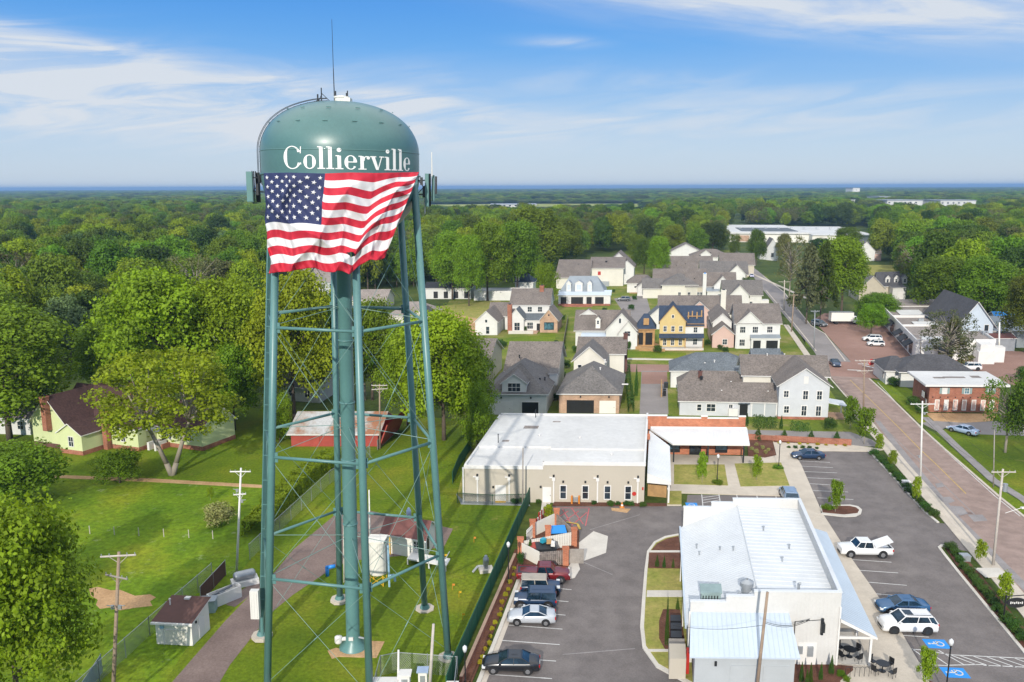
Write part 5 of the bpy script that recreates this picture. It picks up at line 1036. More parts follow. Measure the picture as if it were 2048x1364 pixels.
h.win('F',0,2.4,1.3,.9,1.5,2,2); h.win('F',4.4,8.,1.4,.8,1.5,2,2); h.win('R',4.6,4.5,1.4,.8,1.4,2,2); h.win('F',8,13.5,1.4,.8,1.4,2,2); h.win('F',8,17.5,1.4,.8,1.4,2,2)
h.chimney(-3.6,1.,.9,3,8.6); h.chimney(5.3,3.8,.8,0,6.2); h.chimney(4.6,9.6,.9,6,9.6)
h.bx('porch_step','white_paint',(11.6,12.,5.4,7.6,0,1.3),(13.0,13.3,5.4,7.6,0,1.3)); h.bx('porch_floor','red_brick',(11.2,13.6,6.4,8,-.2,.8)); h.bx('porch_roof','galvanised',(11.2,14,5.6,8,3.2,3.35)); h.bx('back_door','black_paint',(12,12.9,7.9,7.97,.8,2.9))
h = House('red_barn', 'low red barn with rusted tin roof behind the left tower legs', 'barn', (583,893), (668,893)); W_ = h.W; h.mass(0,14,0,8,2.3,'gx',2.3,'barn_red','tin_rust',.5); h.bx('barn_door','barn_red',(3,4.6,-.08,0,0,1.9),(9,10.5,-.08,0,0,1.9))
m = h.mb(); m.add([(14.4,-1,.2),(14.4,9,.2),(15.8,9,3.9),(15.8,-1,3.9),(14.6,-1,.2),(14.6,9,.2),(16,9,3.9),(16,-1,3.9)], [(0,1,2,3),(7,6,5,4),(0,3,7,4),(1,5,6,2)]); h.part('leaning_panel', m, 'barn_red')
for k, (A, B, hh, rs, mt, lab) in enumerate([((0,868),(62,870),3.0,2.4,'pale_shingle','tan roofed house at the left edge beside the green cottage'), ((430,745),(505,745),3.4,3.0,'grey_shingle','grey roofed house showing through the left tower-side trees'), ((560,800),(640,806),3.0,2.8,'dark_shingle','dark roofed house under the trees right behind the left tower leg'),
    ((300,775),(380,770),3.2,3.0,'pale_shingle','cream gabled house behind the spreading tree'), ((395,690),(470,690),3.4,3.,'pale_shingle','white-walled house glimpsed above the spreading tree'), ((760,700),(830,700),3.,2.8,'grey_shingle','grey roofed house between the right tower legs and the trees'), ((520,700),(570,700),3.4,3.,'dark_shingle','dark roofed house glimpsed through the leaves beside the left leg')]):
    h = House('house', lab, 'house', A, B); h.mass(0,h.W,0,9,hh,'gx',rs,'cream_stucco' if k in (3,4) else 'white_siding',mt,.4)
    h.win('F',0,h.W*.3,1,1,1.3,2,2); h.win('F',0,h.W*.7,1,1,1.3,2,2)
# ---- service buildings round the tower
h = House('pump_shed', 'small cream shed with brown sloping roof beside the service drive', 'shed', (314,1288), (386,1292)); W_ = h.W
h.mass(0,W_,0,2.9,2.25,'shed',.75,'warm_white','brown_roof',.22); h.bx('hatch_door','cream_stucco',(.95,2.7,-.05,0,.1,1.5)); h.bx('conduit','white_paint',(.7,.76,-.08,0,0,1.7)); h.bx('meter','pale_blue_pipe',(.5,.85,-.14,0,1.65,1.95)); h.bx('door','white_paint',(W_,W_+.05,1.1,2.0,.1,2.0)); h.bx('wall_light','dark_steel',(2.3,2.6,-.15,0,2.0,2.15),(W_,W_+.12,.6,.75,1.9,2.1)); h.bx('roof_vent','white_paint',(1.3,1.8,2.6,3.0,2.8,3.25)); h.bx('gutter','white_paint',(-.25,W_+.25,-.32,-.22,2.1,2.28))
h.vent([(.35,1.9,2.9)],'vent_pipe',.06,.5,'white_paint')
h = House('pump_house', 'small white pump house with faded red roof and raised white deck behind the tower column', 'pump house', (775,1108), (842,1120)); W_ = h.W
h.mass(-.6,W_+.4,.2,4.6,2.4,'gx',1.2,'warm_white','red_roof',.3); h.bx('door','black_paint',(W_+.4,W_+.45,1.2,2.0,.6,2.2)); h.win('F',.2,W_-.6,1.2,.6,.8,2,2); h.bx('deck','white_paint',(W_-1.2,W_+3.6,-1.6,.1,.6,.75)); h.bx('deck_post','white_paint',(W_+1.4,W_+1.55,-1.6,-1.45,-.1,.7),(W_+3.4,W_+3.55,-1.6,-1.45,-.1,.7),(W_-1.2,W_-1.05,-1.6,-1.45,-.1,.7)); h.bx('deck_rail','white_paint',(W_+.6,W_+3.6,-1.62,-1.56,1.5,1.6),(W_+.6,W_+3.6,-1.62,-1.56,1.1,1.16),(W_+3.5,W_+3.56,-1.6,.1,1.5,1.6)); h.bx('downpipe','yellow_paint',(.3,.4,-.05,.1,0,2.3))
# ================================================================== plants
def quads_mesh(name, c, n, size, mats, extra=None, aspect=1.0):
    """many small leaf clumps: centres c, normals n, sizes"""
    k = len(c); n = n/np.maximum(1e-6, np.linalg.norm(n, axis=1, keepdims=True))
    r = RNG.normal(size=(k,3)); t = np.cross(n, r); t /= np.maximum(1e-6, np.linalg.norm(t, axis=1, keepdims=True)); b = np.cross(n, t)
    s = (size if np.ndim(size) else np.full(k, size))[:, None]*RNG.uniform(.6, 1.35, (k,1)); s2 = s*RNG.uniform(.55, 1., (k,1))*aspect
    V = np.empty((k,4,3)); V[:,0] = c-t*s; V[:,1] = c-b*s2*.9+n*s*.15; V[:,2] = c+t*s; V[:,3] = c+b*s2
    V = V.reshape(-1,3); F_ = np.arange(4*k).reshape(k,4)
    me = bpy.data.meshes.new(name); me.vertices.add(4*k); me.vertices.foreach_set('co', V.astype(np.float32).ravel())
    me.loops.add(4*k); me.loops.foreach_set('vertex_index', F_.ravel().astype(np.int32)); me.polygons.add(k)
    me.polygons.foreach_set('loop_start', (np.arange(k)*4).astype(np.int32)); me.polygons.foreach_set('loop_total', np.full(k,4,dtype=np.int32))
    for m_ in mats: me.materials.append(MATS[m_])
    me.update(calc_edges=True); return me
def sphere_pts(k, up=.25):
    d = RNG.normal(size=(k,3)); d /= np.linalg.norm(d, axis=1, keepdims=True); d[:,2] = np.where((d[:,2] < 0) & (RNG.random(k) < up*2), -d[:,2], d[:,2]); return d
def crown(name, nleaf, lobes, leaf, shape='broad', mat_='leaf_green', base=.28, fuzz=.25, seed=0, order=.6):
    """unit tree crown: 1 high (from the ground), 1 across, made of leafy lobes with gaps between"""
    global RNG; RNG = np.random.default_rng(seed+100)
    L_ = []
    for i in range(lobes):
        t = (i+.5)/lobes; a = i*2.39996+RNG.uniform(-.4,.4)
        if shape == 'broad': z = base+.12+(.86-base)*(t**.8); rmax = .36*math.sqrt(max(0, 1-((z-.55)/.48)**2)); r = rmax*math.sqrt(RNG.uniform(.15,1)); R_ = RNG.uniform(.075,.165) if lobes > 40 else RNG.uniform(.10,.185)
        elif shape == 'tall': z = base+.08+(.88-base)*t; rmax = .33*math.sqrt(max(0, 1-((z-.52)/.52)**2)); r = rmax*math.sqrt(RNG.uniform(.1,1)); R_ = RNG.uniform(.09,.17)
        elif shape == 'airy': z = base+.10+(.84-base)*t; rmax = .42*math.sqrt(max(0, 1-((z-.62)/.48)**2)); r = rmax*math.sqrt(RNG.uniform(.2,1)); R_ = RNG.uniform(.06,.12)
        elif shape == 'cone': z = .08+.86*t; rmax = .40*(1-t)**.8; r = rmax*RNG.uniform(.55,1); R_ = .06+.10*(1-t)
        elif shape == 'pine': z = base+(.97-base)*t; rmax = .42*(1-((z-base)/(1.03-base))**1.7); r = rmax*RNG.uniform(.35,1); R_ = RNG.uniform(.07,.12)
        elif shape == 'bush': z = .22+.55*t; rmax = .34*math.sqrt(max(0, 1-((z-.42)/.55)**2)); r = rmax*math.sqrt(RNG.uniform(0,1)); R_ = RNG.uniform(.13,.2)
        L_.append((r*math.cos(a), r*math.sin(a), z, R_))
    L_ = np.array(L_); w = L_[:,3]**2; idx = RNG.choice(len(L_), nleaf, p=w/w.sum()); d = sphere_pts(nleaf)
    rad = L_[idx,3]*RNG.uniform(1-fuzz, 1.08, nleaf); sq = np.array([1,1,.62 if shape in ('pine','airy') else .85]) if shape != 'cone' else np.array([1,1,1.3])
    # pull the lobes' surface about so their outline is ragged
    rad *= 1+.22*np.sin(d[:,0]*9+idx)*np.sin(d[:,1]*8+idx*2)*1.0
    c = L_[idx,:3]+d*rad[:,None]*sq; c[:,2] = np.maximum(c[:,2], .02); n = d*order+RNG.normal(size=(nleaf,3))*(1-order)*.8; n[:,2] += .25
    return quads_mesh(name, c, n, leaf, [mat_]), L_
def trunk(name, L_, rad=.018, mat_='bark', top=.62, lean=0., forks=7, two=False):
    m = MB(); pts = [Vector((0,0,-.02)), Vector((lean*.3,0,.22)), Vector((lean*.6,.01,.42)), Vector((lean,0,top))]
    if two:
        for sg in (-1, 1):
            p = [Vector((0,0,-.01)), Vector((sg*.03,.0,.10)), Vector((sg*.10,0,.34)), Vector((sg*.2,.02,.6))]
            for i in range(3): m.tube(p[i], p[i+1], rad*(.85-.2*i), rad*(.65-.2*i), 7)
            for l in L_[::max(1, len(L_)//forks)]:
                if l[0]*sg > 0: q = Vector(l[:3]); s_ = p[2].lerp(p[3], .3); k_ = s_.lerp(q, .5)+Vector((0,0,.03)); m.tube(s_, k_, rad*.35, rad*.2, 5); m.tube(k_, q, rad*.2, rad*.06, 5)
    else:
        for i in range(3): m.tube(pts[i], pts[i+1], rad*(1.15-.3*i), rad*(.85-.3*i), 8)
        for j, l in enumerate(L_[::max(1, len(L_)//forks)]):
            q = Vector(l[:3]); s_ = pts[1].lerp(pts[3], min(.95, .15+.8*j/forks)); k_ = s_.lerp(q, .5)+Vector((0,0,.02)); m.tube(s_, k_, rad*.45, rad*.28, 5); m.tube(k_, q, rad*.28, rad*.08, 5)
    me_o = m.build(name, mat_, None, True); me = me_o.data; bpy.data.objects.remove(me_o); return me
KIND = {}
def kind(key, cr_, tr_): KIND[key] = (cr_, tr_)
for i in range(3):
    c_, l_ = crown('crown', 24000, 62, .0118, 'broad', 'leaf_lime', .18, .55, i, .55); kind('near%d' % i, c_, trunk('trunk', l_, forks=16))
for i in range(4):
    c_, l_ = crown('crown', 8500, 30, .0195, 'broad', 'leaf_wood', .14, .35, 10+i, .6); kind('mid%d' % i, c_, trunk('trunk', l_, forks=4))
c_, l_ = crown('crown', 14000, 46, .0125, 'tall', 'leaf_green', .08, .4, 21, .55); kind('tall', c_, trunk('trunk', l_, .02))
c_, l_ = crown('crown', 11000, 84, .0118, 'airy', 'leaf_lime', .30, .6, 31, .45); kind('airy', c_, trunk('trunk', l_, .026, 'pale_bark', two=True, forks=26))
c_, l_ = crown('crown', 3400, 60, .013, 'airy', 'leaf_olive', .25, .8, 32, .4); kind('sparse', c_, trunk('trunk', l_, .02, 'pale_bark', forks=44))
c_, l_ = crown('crown', 6000, 46, .019, 'pine', 'leaf_pine', .22, .6, 41, .4); kind('pine', c_, trunk('trunk', l_, .017, 'bark', top=.92, forks=20))
c_, l_ = crown('crown', 2200, 22, .030, 'tall', 'leaf_lime', .22, .5, 51, .5); kind('young', c_, trunk('trunk', l_, .014, 'pale_bark', top=.8))
c_, l_ = crown('crown', 1800, 40, .033, 'cone', 'leaf_hedge', .0, .3, 61, .6); kind('cone', c_, None)
c_, l_ = crown('crown', 2600, 26, .030, 'bush', 'leaf_hedge', .0, .3, 71, .6); kind('bush', c_, None)
c_, l_ = crown('crown', 9000, 40, .017, 'bush', 'leaf_deep', .0, .35, 72, .6); kind('bigbush', c_, trunk('trunk', l_, .02, forks=8))
used_me = {}
def plant(kd, name, label, cat, x, y, dia, height, mat_=None, group=None, rz=None, parts=True):
    cm, tm = KIND[kd]; rz = random.uniform(0, 6.28) if rz is None else rz
    def obj(nm, me, par):
        o = bpy.data.objects.new(nm, me); C.objects.link(o)
        if par is not None: o.parent = par
        return o
    if tm is None or not parts:
        o = obj(name, cm, None); o.location = (x, y, 0); o.scale = (dia, dia, height); o.rotation_euler.z = rz; tag(o, label, cat, group); co = o
    else:
        o = thing(name, label, cat, (x, y, 0), rz, group); o.scale = (dia, dia, height); co = obj('crown', cm, o); obj('trunk', tm, o)
    if mat_: co.material_slots[0].link = 'OBJECT'; co.material_slots[0].material = MATS[mat_]
    return o
def tree(kd, name, label, bx, by, ytop, wpx, mat_=None, cat='tree', group=None, rz=None):
    p = P(bx, by); return plant(kd, name, label, cat, p[0], p[1], wpx/ppm(bx, by)*(.5*(1+ppm(bx,by)/ppm(bx,by))), hgt(bx, by, ytop), mat_, group, rz)
T = tree
T('near0','maple_tree','bright green maple filling the bottom left corner, its crown running out of the frame',45,1470,1045,350,'leaf_lime')
T('near2','maple_tree','leafy tree cut by the left frame edge above the bottom left maple',-35,1260,1030,220,'leaf_lime')
T('bigbush','camellia_tree','round dense dark tree with yellow-green highlights at the left edge of the meadow',42,1012,872,190,'leaf_green')
T('near1','oak_tree','large bright tree overhanging the left end of the green cottage roof',20,880,632,330,'leaf_green')
T('near0','oak_tree','dark-bottomed tree at the left frame edge above the overhanging oak',-60,800,560,260,'leaf_wood')
T('airy','spreading_tree','open spreading tree with forked pale trunks on the lawn beside the green cottage',345,950,700,300,None,rz=.3)
T('near2','lime_green_tree','tall lime-green tree rising behind the spreading tree',330,850,555,280)
T('near0','lime_green_tree','broad lime-green tree left of the water tower leg with gaps showing pale roofs',450,835,575,230)
T('bigbush','small_round_tree','small round bright green tree on the lawn below the green cottage',240,966,893,105,'leaf_green')
T('bush','flowering_bush','pale yellow-green flowering bush beside the white utility pole',438,1052,1002,70,'leaf_pale',cat='bush')
T('near1','shade_tree','bright green shade tree seen between the left legs of the water tower',590,850,553,210)
T('near2','shade_tree','leafy tree seen between the riser column and the right tower legs, near the barn',745,800,610,150,'leaf_green')
T('near0','shade_tree','tall loose yellow-green tree right of the water tower in front of the grey roofed house',888,880,640,235)
T('near2','shade_tree','yellow-green tree directly behind the right-hand tower leg',815,850,655,130)
T('near1','shade_tree','fuller yellow-green tree between the tower and the grey roofed house',935,868,705,135,'leaf_lime')
T('tall','small_tree','dark green low tree at the corner of the tan building roof',955,900,765,90,'leaf_green')
T('sparse','thin_tree','thin open green tree seen between the tower riser and right legs',730,800,650,130,'leaf_green')
for k, (x_, y_, t_, w_, mt, kd) in enumerate([(905,600,470,110,'leaf_green','near1'),(938,612,480,80,'leaf_green','near0'),(975,602,452,120,'leaf_green','near2'),(1035,592,452,120,'leaf_green','near0')]):
    T(kd,'tall_park_tree',['tall bright park tree nearest the right tower leg','slimmer bright park tree second from the tower leg','tall bright park tree in the middle of the row behind the white building','tall bright park tree beside the small white pavilion'][k],x_,y_,t_,w_,mt,group='tall trees around the white long building')
T('near1','shade_tree','big dark-sided tree behind the small pavilion',1075,560,420,150,'leaf_wood')
T('tall','conical_tree','bright narrow tree between the pavilion and the mansard house',1092,632,530,62,'leaf_lime')
T('near2','shade_tree','dark tree in front of the cream back house',1130,535,440,90,'leaf_wood')
T('pine','dark_pine','tall dark pine beside the street past the tall brown pole',1612,648,492,84,'leaf_pine')
T('pine','dark_pine','second dark pine right behind the roadside pine',1640,640,488,80,'leaf_deep')
T('near0','broad_oak','big bright green oak right of the dark pine beside the box truck',1682,632,484,128,'leaf_green')
T('near1','low_tree','low spreading green tree right behind the box truck',1752,645,588,100,'leaf_wood')
T('near2','low_tree','low green tree between the box truck and the shop row',1742,668,610,70,'leaf_green')
T('sparse','lone_pine','tall open grey-green pine standing over the brick block and dark cottage',1893,748,618,115,'leaf_pine')
T('pine','lone_pine','sparse dark evergreen sharing the lot with the tall grey-green pine',1900,744,640,85,'leaf_olive')
T('sparse','loose_tree','tall loose grey-green tree at the right edge beside the brick block',2010,905,752,120,'leaf_wood')
T('near2','shade_tree','dark green tree cut by the right frame edge in front of the brick block',2062,920,750,120,'leaf_wood')
T('near0','shade_tree','big dark tree at the right edge behind the blue-roofed shed',2050,705,560,120,'leaf_wood')
T('near1','shade_tree','bright rounded tree behind the barn-like shop roof',1960,650,520,150,'leaf_green')
T('near2','shade_tree','bright tree left of the barn-like roof, behind the shops',1880,640,520,140,'leaf_green')
T('sparse','pale_tree','pale new-leaf tree beside the far street left of the pines',1578,600,468,70,'leaf_olive')
T('near0','shade_tree','green tree between the small white garage and the far brown roofs',1318,560,478,58,'leaf_green')
T('near2','shade_tree','darker tree right behind the small white garage roof',1288,548,480,60,'leaf_wood')
T('tall','shade_tree','tree standing between the cream house and the row of brown roofs',1272,535,470,48,'leaf_green')
T('near1','shade_tree','tree behind the topmost brown roof gable',1345,512,452,60,'leaf_wood')
T('near0','shade_tree','tree just behind the far end of the brown roof row beside the street',1425,508,448,70,'leaf_deep')
T('near1','shade_tree','bright tree left of the water tower above the dark roofed house',520,760,610,150,'leaf_lime')
T('near2','shade_tree','fresh green tree just right of the left tower legs above the barn roof',640,790,600,150,'leaf_green')
T('near0','shade_tree','green tree between the spreading tree and the left tower leg',470,860,700,130,'leaf_green')
T('tall','small_tree','low leafy tree beside the left end of the red barn',560,885,790,70,'leaf_lime')
T('near1','shade_tree','tree rising behind the green cottage roof ridge',230,800,640,170,'leaf_wood')
T('near2','shade_tree','loose yellow-green tree between the barn fence and the right tower legs',860,850,720,100,'leaf_lime')
T('near1','street_tree','dark tree at the far street end left of the far white house',1512,532,462,46,'leaf_deep')
T('near2','street_tree','pale green tree right of the far white house below the warehouse',1566,526,470,40,'leaf_olive')
T('near0','shade_tree','round tree hiding the right end of the warehouse front',1694,512,458,66,'leaf_wood')
T('near1','shade_tree','dark low tree beneath the middle of the warehouse',1640,520,478,60,'leaf_deep')
T('tall','shade_tree','tree at the left corner of the warehouse',1468,512,470,34,'leaf_wood')
T('tall','street_shrub','dark round shrub at the kerb of the far street',1490,588,556,26,'leaf_hedge')
T('bush','clipped_hedge_bush','clipped hedge bush at the right edge of the brown side lot',2048,765,728,40,'leaf_hedge',cat='bush')
for k, (x_, y_, t_, w_) in enumerate([(1700,858,795,42),(1728,888,818,56)]): T('young','street_tree',['dense green street tree at the side of the grey corner house','larger green street tree at the end of the brick wall'][k],x_,y_,t_,w_,'leaf_green')
for k, (x_, y_, t_, w_, lab) in enumerate([(1757,905,868,24,'thin young tree at the top corner of the car park strip'),(1785,935,902,26,'young tree in the strip second from the car park top corner'),(1832,1006,955,26,'young tree in the strip beside the white meter box'),(1960,1124,1082,34,'young tree in the strip near the street utility pole'),(2005,1212,1146,40,'young tree in the strip behind the oval sign'),(1670,1026,962,40,'bright young tree in the rounded car park island'),(1404,968,906,30,'young tree on the left plaza lawn'),(1513,962,912,30,'young tree on the right plaza lawn'),(1850,1372,1298,50,'bright young tree beside the car park lamp at the bottom'),(1096,1040,1010,28,'bright young shrub tree beside the bin enclosure'),(421,1001,975,20,'tiny sapling by the dirt path near the white utility pole')]):
    T('young','young_tree',lab,x_,y_,t_,w_,'leaf_green' if k in (6,7,5) else None,group='young trees planted around the car parks')
for k, (x_, y_, t_, w_, kd, lab) in enumerate([(1516,880,855,20,'cone','clipped cone shrub nearest the brick shop canopy'),(1568,881,859,19,'cone','clipped cone shrub second along the brick wall'),(1622,882,860,17,'cone','clipped cone shrub third along the brick wall'),(1673,883,862,17,'cone','clipped cone shrub at the far end of the brick wall'),
  (1494,852,826,8,'cone','slim dark evergreen at the left end of the tall hedge'),(1562,858,830,9,'cone','slim dark evergreen at the right end of the tall hedge'),(1659,860,832,30,'bush','big round clipped bush at the corner of the grey house'),
  (1333,1294,1195,11,'cone','tallest thin evergreen in the mulch bed beside the metal building'),(1355,1222,1196,10,'cone','short thin evergreen behind the tall one beside the metal building'),(1314,1136,1110,11,'cone','first evergreen in the mulch row above the path'),(1328,1138,1111,9,'cone','second evergreen in the mulch row above the path'),(1346,1138,1117,8,'cone','last and smallest evergreen in the mulch row above the path'),
  (1602,1366,1323,12,'cone','left evergreen in the bed below the metal building wall'),(1620,1368,1324,11,'cone','second evergreen in the bed below the metal building wall'),(1641,1362,1324,11,'cone','third evergreen in the bed below the metal building wall'),(1662,1350,1310,14,'cone','tallest evergreen in the bed below the metal building wall'),(1612,1385,1338,12,'cone','evergreen cut by the bottom frame edge below the metal building'),
  (1060,1112,1078,18,'cone','pale evergreen outside the bin enclosure boards'),(1041,1130,1102,18,'bush','green shrub between the lamp post and the bin enclosure'),(1117,1122,1107,10,'cone','small evergreen inside the enclosure corner'),
  (1272,792,728,10,'cone','tall slim evergreen beside the brick garage drive'),(1264,810,765,9,'cone','shorter slim evergreen beside the brick garage drive'),(1258,700,680,10,'bush','dark bush beside the twin gable house')]):
    T(kd,'evergreen_shrub' if kd == 'cone' else 'round_bush',lab,x_,y_,t_,w_,None,cat='shrub')
# hedges: leafy boxes
def hedge(name, label, pts, w, h_, mat_='leaf_hedge', leaf=.09, dens=60):
    P_ = [Vector((*P(x, y)[:2], 0)) for x, y in pts]; cs, ns = [], []
    for a, b in zip(P_, P_[1:]):
        l = (b-a).length; d = (b-a)/l; n = Vector((-d.y, d.x, 0)); k = int(dens*l*(w+2*h_))
        for _ in range(k):
            u_ = random.uniform(0, l); f = random.uniform(-w/2-h_, w/2+h_); wob = 1+.10*math.sin(u_*1.9)+.08*math.sin(u_*4.7+1)
            if abs(f) < w/2: pt = (f, h_*wob); nn = n*(f/w*.6)+Vector((0,0,1))
            else: s_ = 1 if f > 0 else -1; pt = (s_*w/2*wob, (h_-(abs(f)-w/2))*wob); nn = n*s_+Vector((0,0,.3))
            q = a+d*u_+n*pt[0]+Vector((0,0,max(.03, pt[1]))); q += Vector([random.gauss(0,.06) for _ in range(3)]); cs.append(q); ns.append(nn+Vector([random.gauss(0,.35) for _ in range(3)]))
    o0 = P_[0]; me = quads_mesh(name, np.array([tuple(c-o0) for c in cs]), np.array([tuple(n) for n in ns]), leaf, [mat_]); o = bpy.data.objects.new(name, me); C.objects.link(o); o.location = o0; return tag(o, label, 'hedge')
hedge('long_hedge', 'long bright green hedge running along the chain-link fence left of the tower', [(505,1075),(560,1010),(612,962),(668,925)], 2.4, 1.9, 'leaf_lime', .11, 110)
hedge('clipped_hedge', 'tall clipped box hedge against the low wing of the grey house', [(1506,855),(1553,857)], 1.0, 2.0)
hedge('clipped_hedge', 'lower rounded clipped hedge under the grey house gable', [(1582,861),(1618,862)], 1.2, 1.4)
hedge('garden_hedge', 'thin hedge along the garden side of the brick garage house', [(1262,826),(1256,770),(1254,735)], .9, 1.6)
def shrubs(name, labf, pxs, dia, h_, mat_, group, cat='shrub'):
    for k, (x, y) in enumerate(pxs):
        p = P(x, y); s_ = random.uniform(.8, 1.2); plant('bush', name, labf(k), cat, p[0]+random.uniform(-.15,.15), p[1]+random.uniform(-.15,.15), dia*s_, h_*s_, mat_, group, parts=False)
def along(pts, n):
    P_ = [Vector(p) for p in pts]; ls = [(b-a).length for a, b in zip(P_, P_[1:])]; tot = sum(ls); out = []
    for i in range(n):
        d = tot*i/(n-1)
        for a, b, l in zip(P_, P_[1:], ls):
            if d <= l+1e-6: out.append(tuple(a.lerp(b, d/l))); break
            d -= l
    return out
shrubs('strip_shrub', lambda k: 'low round green shrub in the mulch strip between upper car park kerb and pavement', along([(1750,912),(1785,948),(1830,998),(1868,1034)], 18), 1.5, 1.0, 'leaf_hedge', 'shrubs in the upper street strip')
shrubs('strip_shrub', lambda k: 'low round green shrub in the mulch strip between lower car park kerb and pavement', along([(1900,1100),(1930,1140),(1965,1182),(2000,1228),(2044,1282)], 16), 1.5, 1.0, 'leaf_hedge', 'shrubs in the lower street strip')
shrubs('lime_shrub', lambda k: 'small yellow-green shrub in the mulch between the green fence and car park kerb', along([(962,1330),(985,1270),(1010,1200),(1030,1140)], 15), .55, .5, 'leaf_yellow', 'yellow shrubs along the left car park bed')
shrubs('bed_shrub', lambda k: 'tiny yellow-green shrub in the bed below the brick wall', along([(1560,888),(1690,893)], 8), .7, .45, 'leaf_yellow', 'yellow shrubs below the brick wall')
shrubs('bay_shrub', lambda k: 'small dark shrub in front of the dark sedan parked at the car park top', along([(1578,897),(1632,899)], 5), .9, .6, 'leaf_hedge', 'dark shrubs at the head of the car park')
shrubs('foundation_shrub', lambda k: 'small green shrub in the bed along the tan building wall', [(1030,1006),(1042,1006),(1076,1006),(1190,1010),(1222,1011),(1234,1011),(1254,1012),(1262,1012),(1284,1013)], 1.1, .7, 'leaf_hedge', 'shrubs along the tan building wall')
shrubs('island_shrub', lambda k: ['left shrub in the rounded car park island','right shrub in the rounded car park island'][k], [(1650,1020),(1662,1021)], 1.2, .9, 'leaf_green', 'shrubs in the car park island')
shrubs('lamp_planting', lambda k: ['low planting round the lamp on the left plaza lawn','low planting round the lamp on the right plaza lawn'][k], [(1433,968),(1556,938)], 1.6, .6, 'leaf_green', 'plants round the plaza lamps')
shrubs('terrace_shrub', lambda k: 'small bright shrub in the bed below the metal building beside the terrace', [(1682,1352),(1690,1362),(1650,1376),(1635,1380)], .8, .6, 'leaf_green', 'shrubs in the bed below the metal building')
shrubs('bed_grass', lambda k: 'pale ornamental grass clump in the bed right of the brick shop', [(1505,902),(1512,908),(1524,900),(1530,908),(1538,903),(1514,893)], .8, .8, 'leaf_pale', 'grasses beside the brick shop')
shrubs('street_corner_bush', lambda k: ['round dark bush beside the white cottage wall','second dark bush by the cottage drive','bush under the brick block sign','low bush beside the brick block steps'][k], [(1775,765),(1788,772),(1826,812),(1842,828)], 2.6, 2.0, 'leaf_hedge', 'bushes beside the dark roof cottage')
shrubs('garden_shrub', lambda k: 'small garden shrub among the new houses', [(1000,692),(1008,694),(1048,662),(1112,662),(1125,640),(1128,700),(1132,735),(1010,820),(1252,640),(1262,620),(1240,700),(1228,762),(1414,690),(1450,705),(1300,560),(1268,600),(1320,590),(1120,710),(1122,760),(1112,800),(1240,735),(1240,690),(1246,655),(1150,705),(1180,705),(1225,640),(1210,625),(1112,690),(1098,698),(1030,700),(1315,705),(1415,720),(1440,700),(1290,640),(1345,640),(1400,612),(1252,560),(1228,585)], 2.2, 1.8, 'leaf_hedge', 'small garden shrubs among the houses')
# ------------------------------------------------------------------ woods
def inpoly(x, y, poly):
    c = False; j = len(poly)-1
    for i in range(len(poly)):
        if (poly[i][1] > y) != (poly[j][1] > y) and x < (poly[j][0]-poly[i][0])*(y-poly[i][1])/(poly[j][1]-poly[i][1])+poly[i][0]: c = not c
        j = i
    return c
def topix(X, Y, Z_=0):
    Z_ -= CAMH; dd = Y*math.cos(TH)-Z_*math.sin(TH); b = (Y*math.sin(TH)+Z_*math.cos(TH))/dd; a = X/dd; c, s = math.cos(RHO), math.sin(RHO)
    return 1024+(a*c-b*s)*F, 682-(a*s+b*c)*F
WOODS = [('left', [(-700,720),(-700,430),(520,430),(560,500),(545,560),(500,640),(470,690),(395,680),(290,720),(215,700),(180,740),(60,760),(0,790),(-200,800),(-700,900)]),
         ('middle', [(520,430),(1460,430),(1458,488),(1345,494),(1250,505),(1160,512),(1110,545),(1090,562),(860,572),(780,580),(700,590),(690,560),(560,560)]),
         ('right', [(1478,430),(2700,430),(2700,760),(2100,700),(2040,660),(2000,640),(1850,615),(1820,600),(1805,560),(1795,525),(1745,520),(1740,490),(1690,500),(1560,530),(1500,505)]),
         ('yards', [(1380,500),(1462,492),(1462,505),(1420,515),(1390,512)])]
CLEAR = [[(1445,455),(1752,455),(1752,548),(1445,548)], [(1690,500),(1745,500),(1750,552),(1800,552),(1810,605),(1710,605)], [(590,540),(680,540),(690,600),(590,610)], [(385,660),(480,660),(480,700),(385,700)], [(838,409),(1290,407),(1290,420),(838,422)]]
cand = []
rw = random.Random(5)
for name_, poly in WOODS:
    pass
Yv = 150.
while Yv < 1400:
    step = 10.5 if Yv < 420 else (12. if Yv < 800 else 15.)
    xm = Yv*.80+30; Xv = -xm
    while Xv < xm:
        x = Xv+rw.uniform(-.45,.45)*step; y = Yv+rw.uniform(-.45,.45)*step; px, py = topix(x, y)
        if not any(inpoly(px, py, c) for c in CLEAR):
            for name_, poly in WOODS:
                if inpoly(px, py, poly): cand.append((y, x, name_, px, py)); break
        Xv += step
    Yv += step
cand.sort()
vis = [c for c in cand if -90 < c[3] < 2140]
near = vis[:262]; nearset = set((c[0], c[1]) for c in near); rest = [c for c in cand if (c[0], c[1]) not in nearset]
SHADES = [('leaf_wood','mid-green'),('leaf_green','fresh green'),('leaf_deep','dark green'),('leaf_lime','yellow-green'),('leaf_olive','olive-brown'),('leaf_silver','silvery green')]
WEI = [.34,.27,.13,.13,.09,.04]
place = {'left': 'in the wood left of the water tower', 'middle': 'in the wood beyond the white and cream houses', 'right': 'in the wood right of the far street', 'yards': 'beside the farthest brown roofs'}
def treesize(r, y, name_):
    k_ = r.random()**1.4; hh = 12+11*k_+r.uniform(-1,1); d = 10.5+9*k_+r.uniform(-1.5,1.5)
    return hh, d
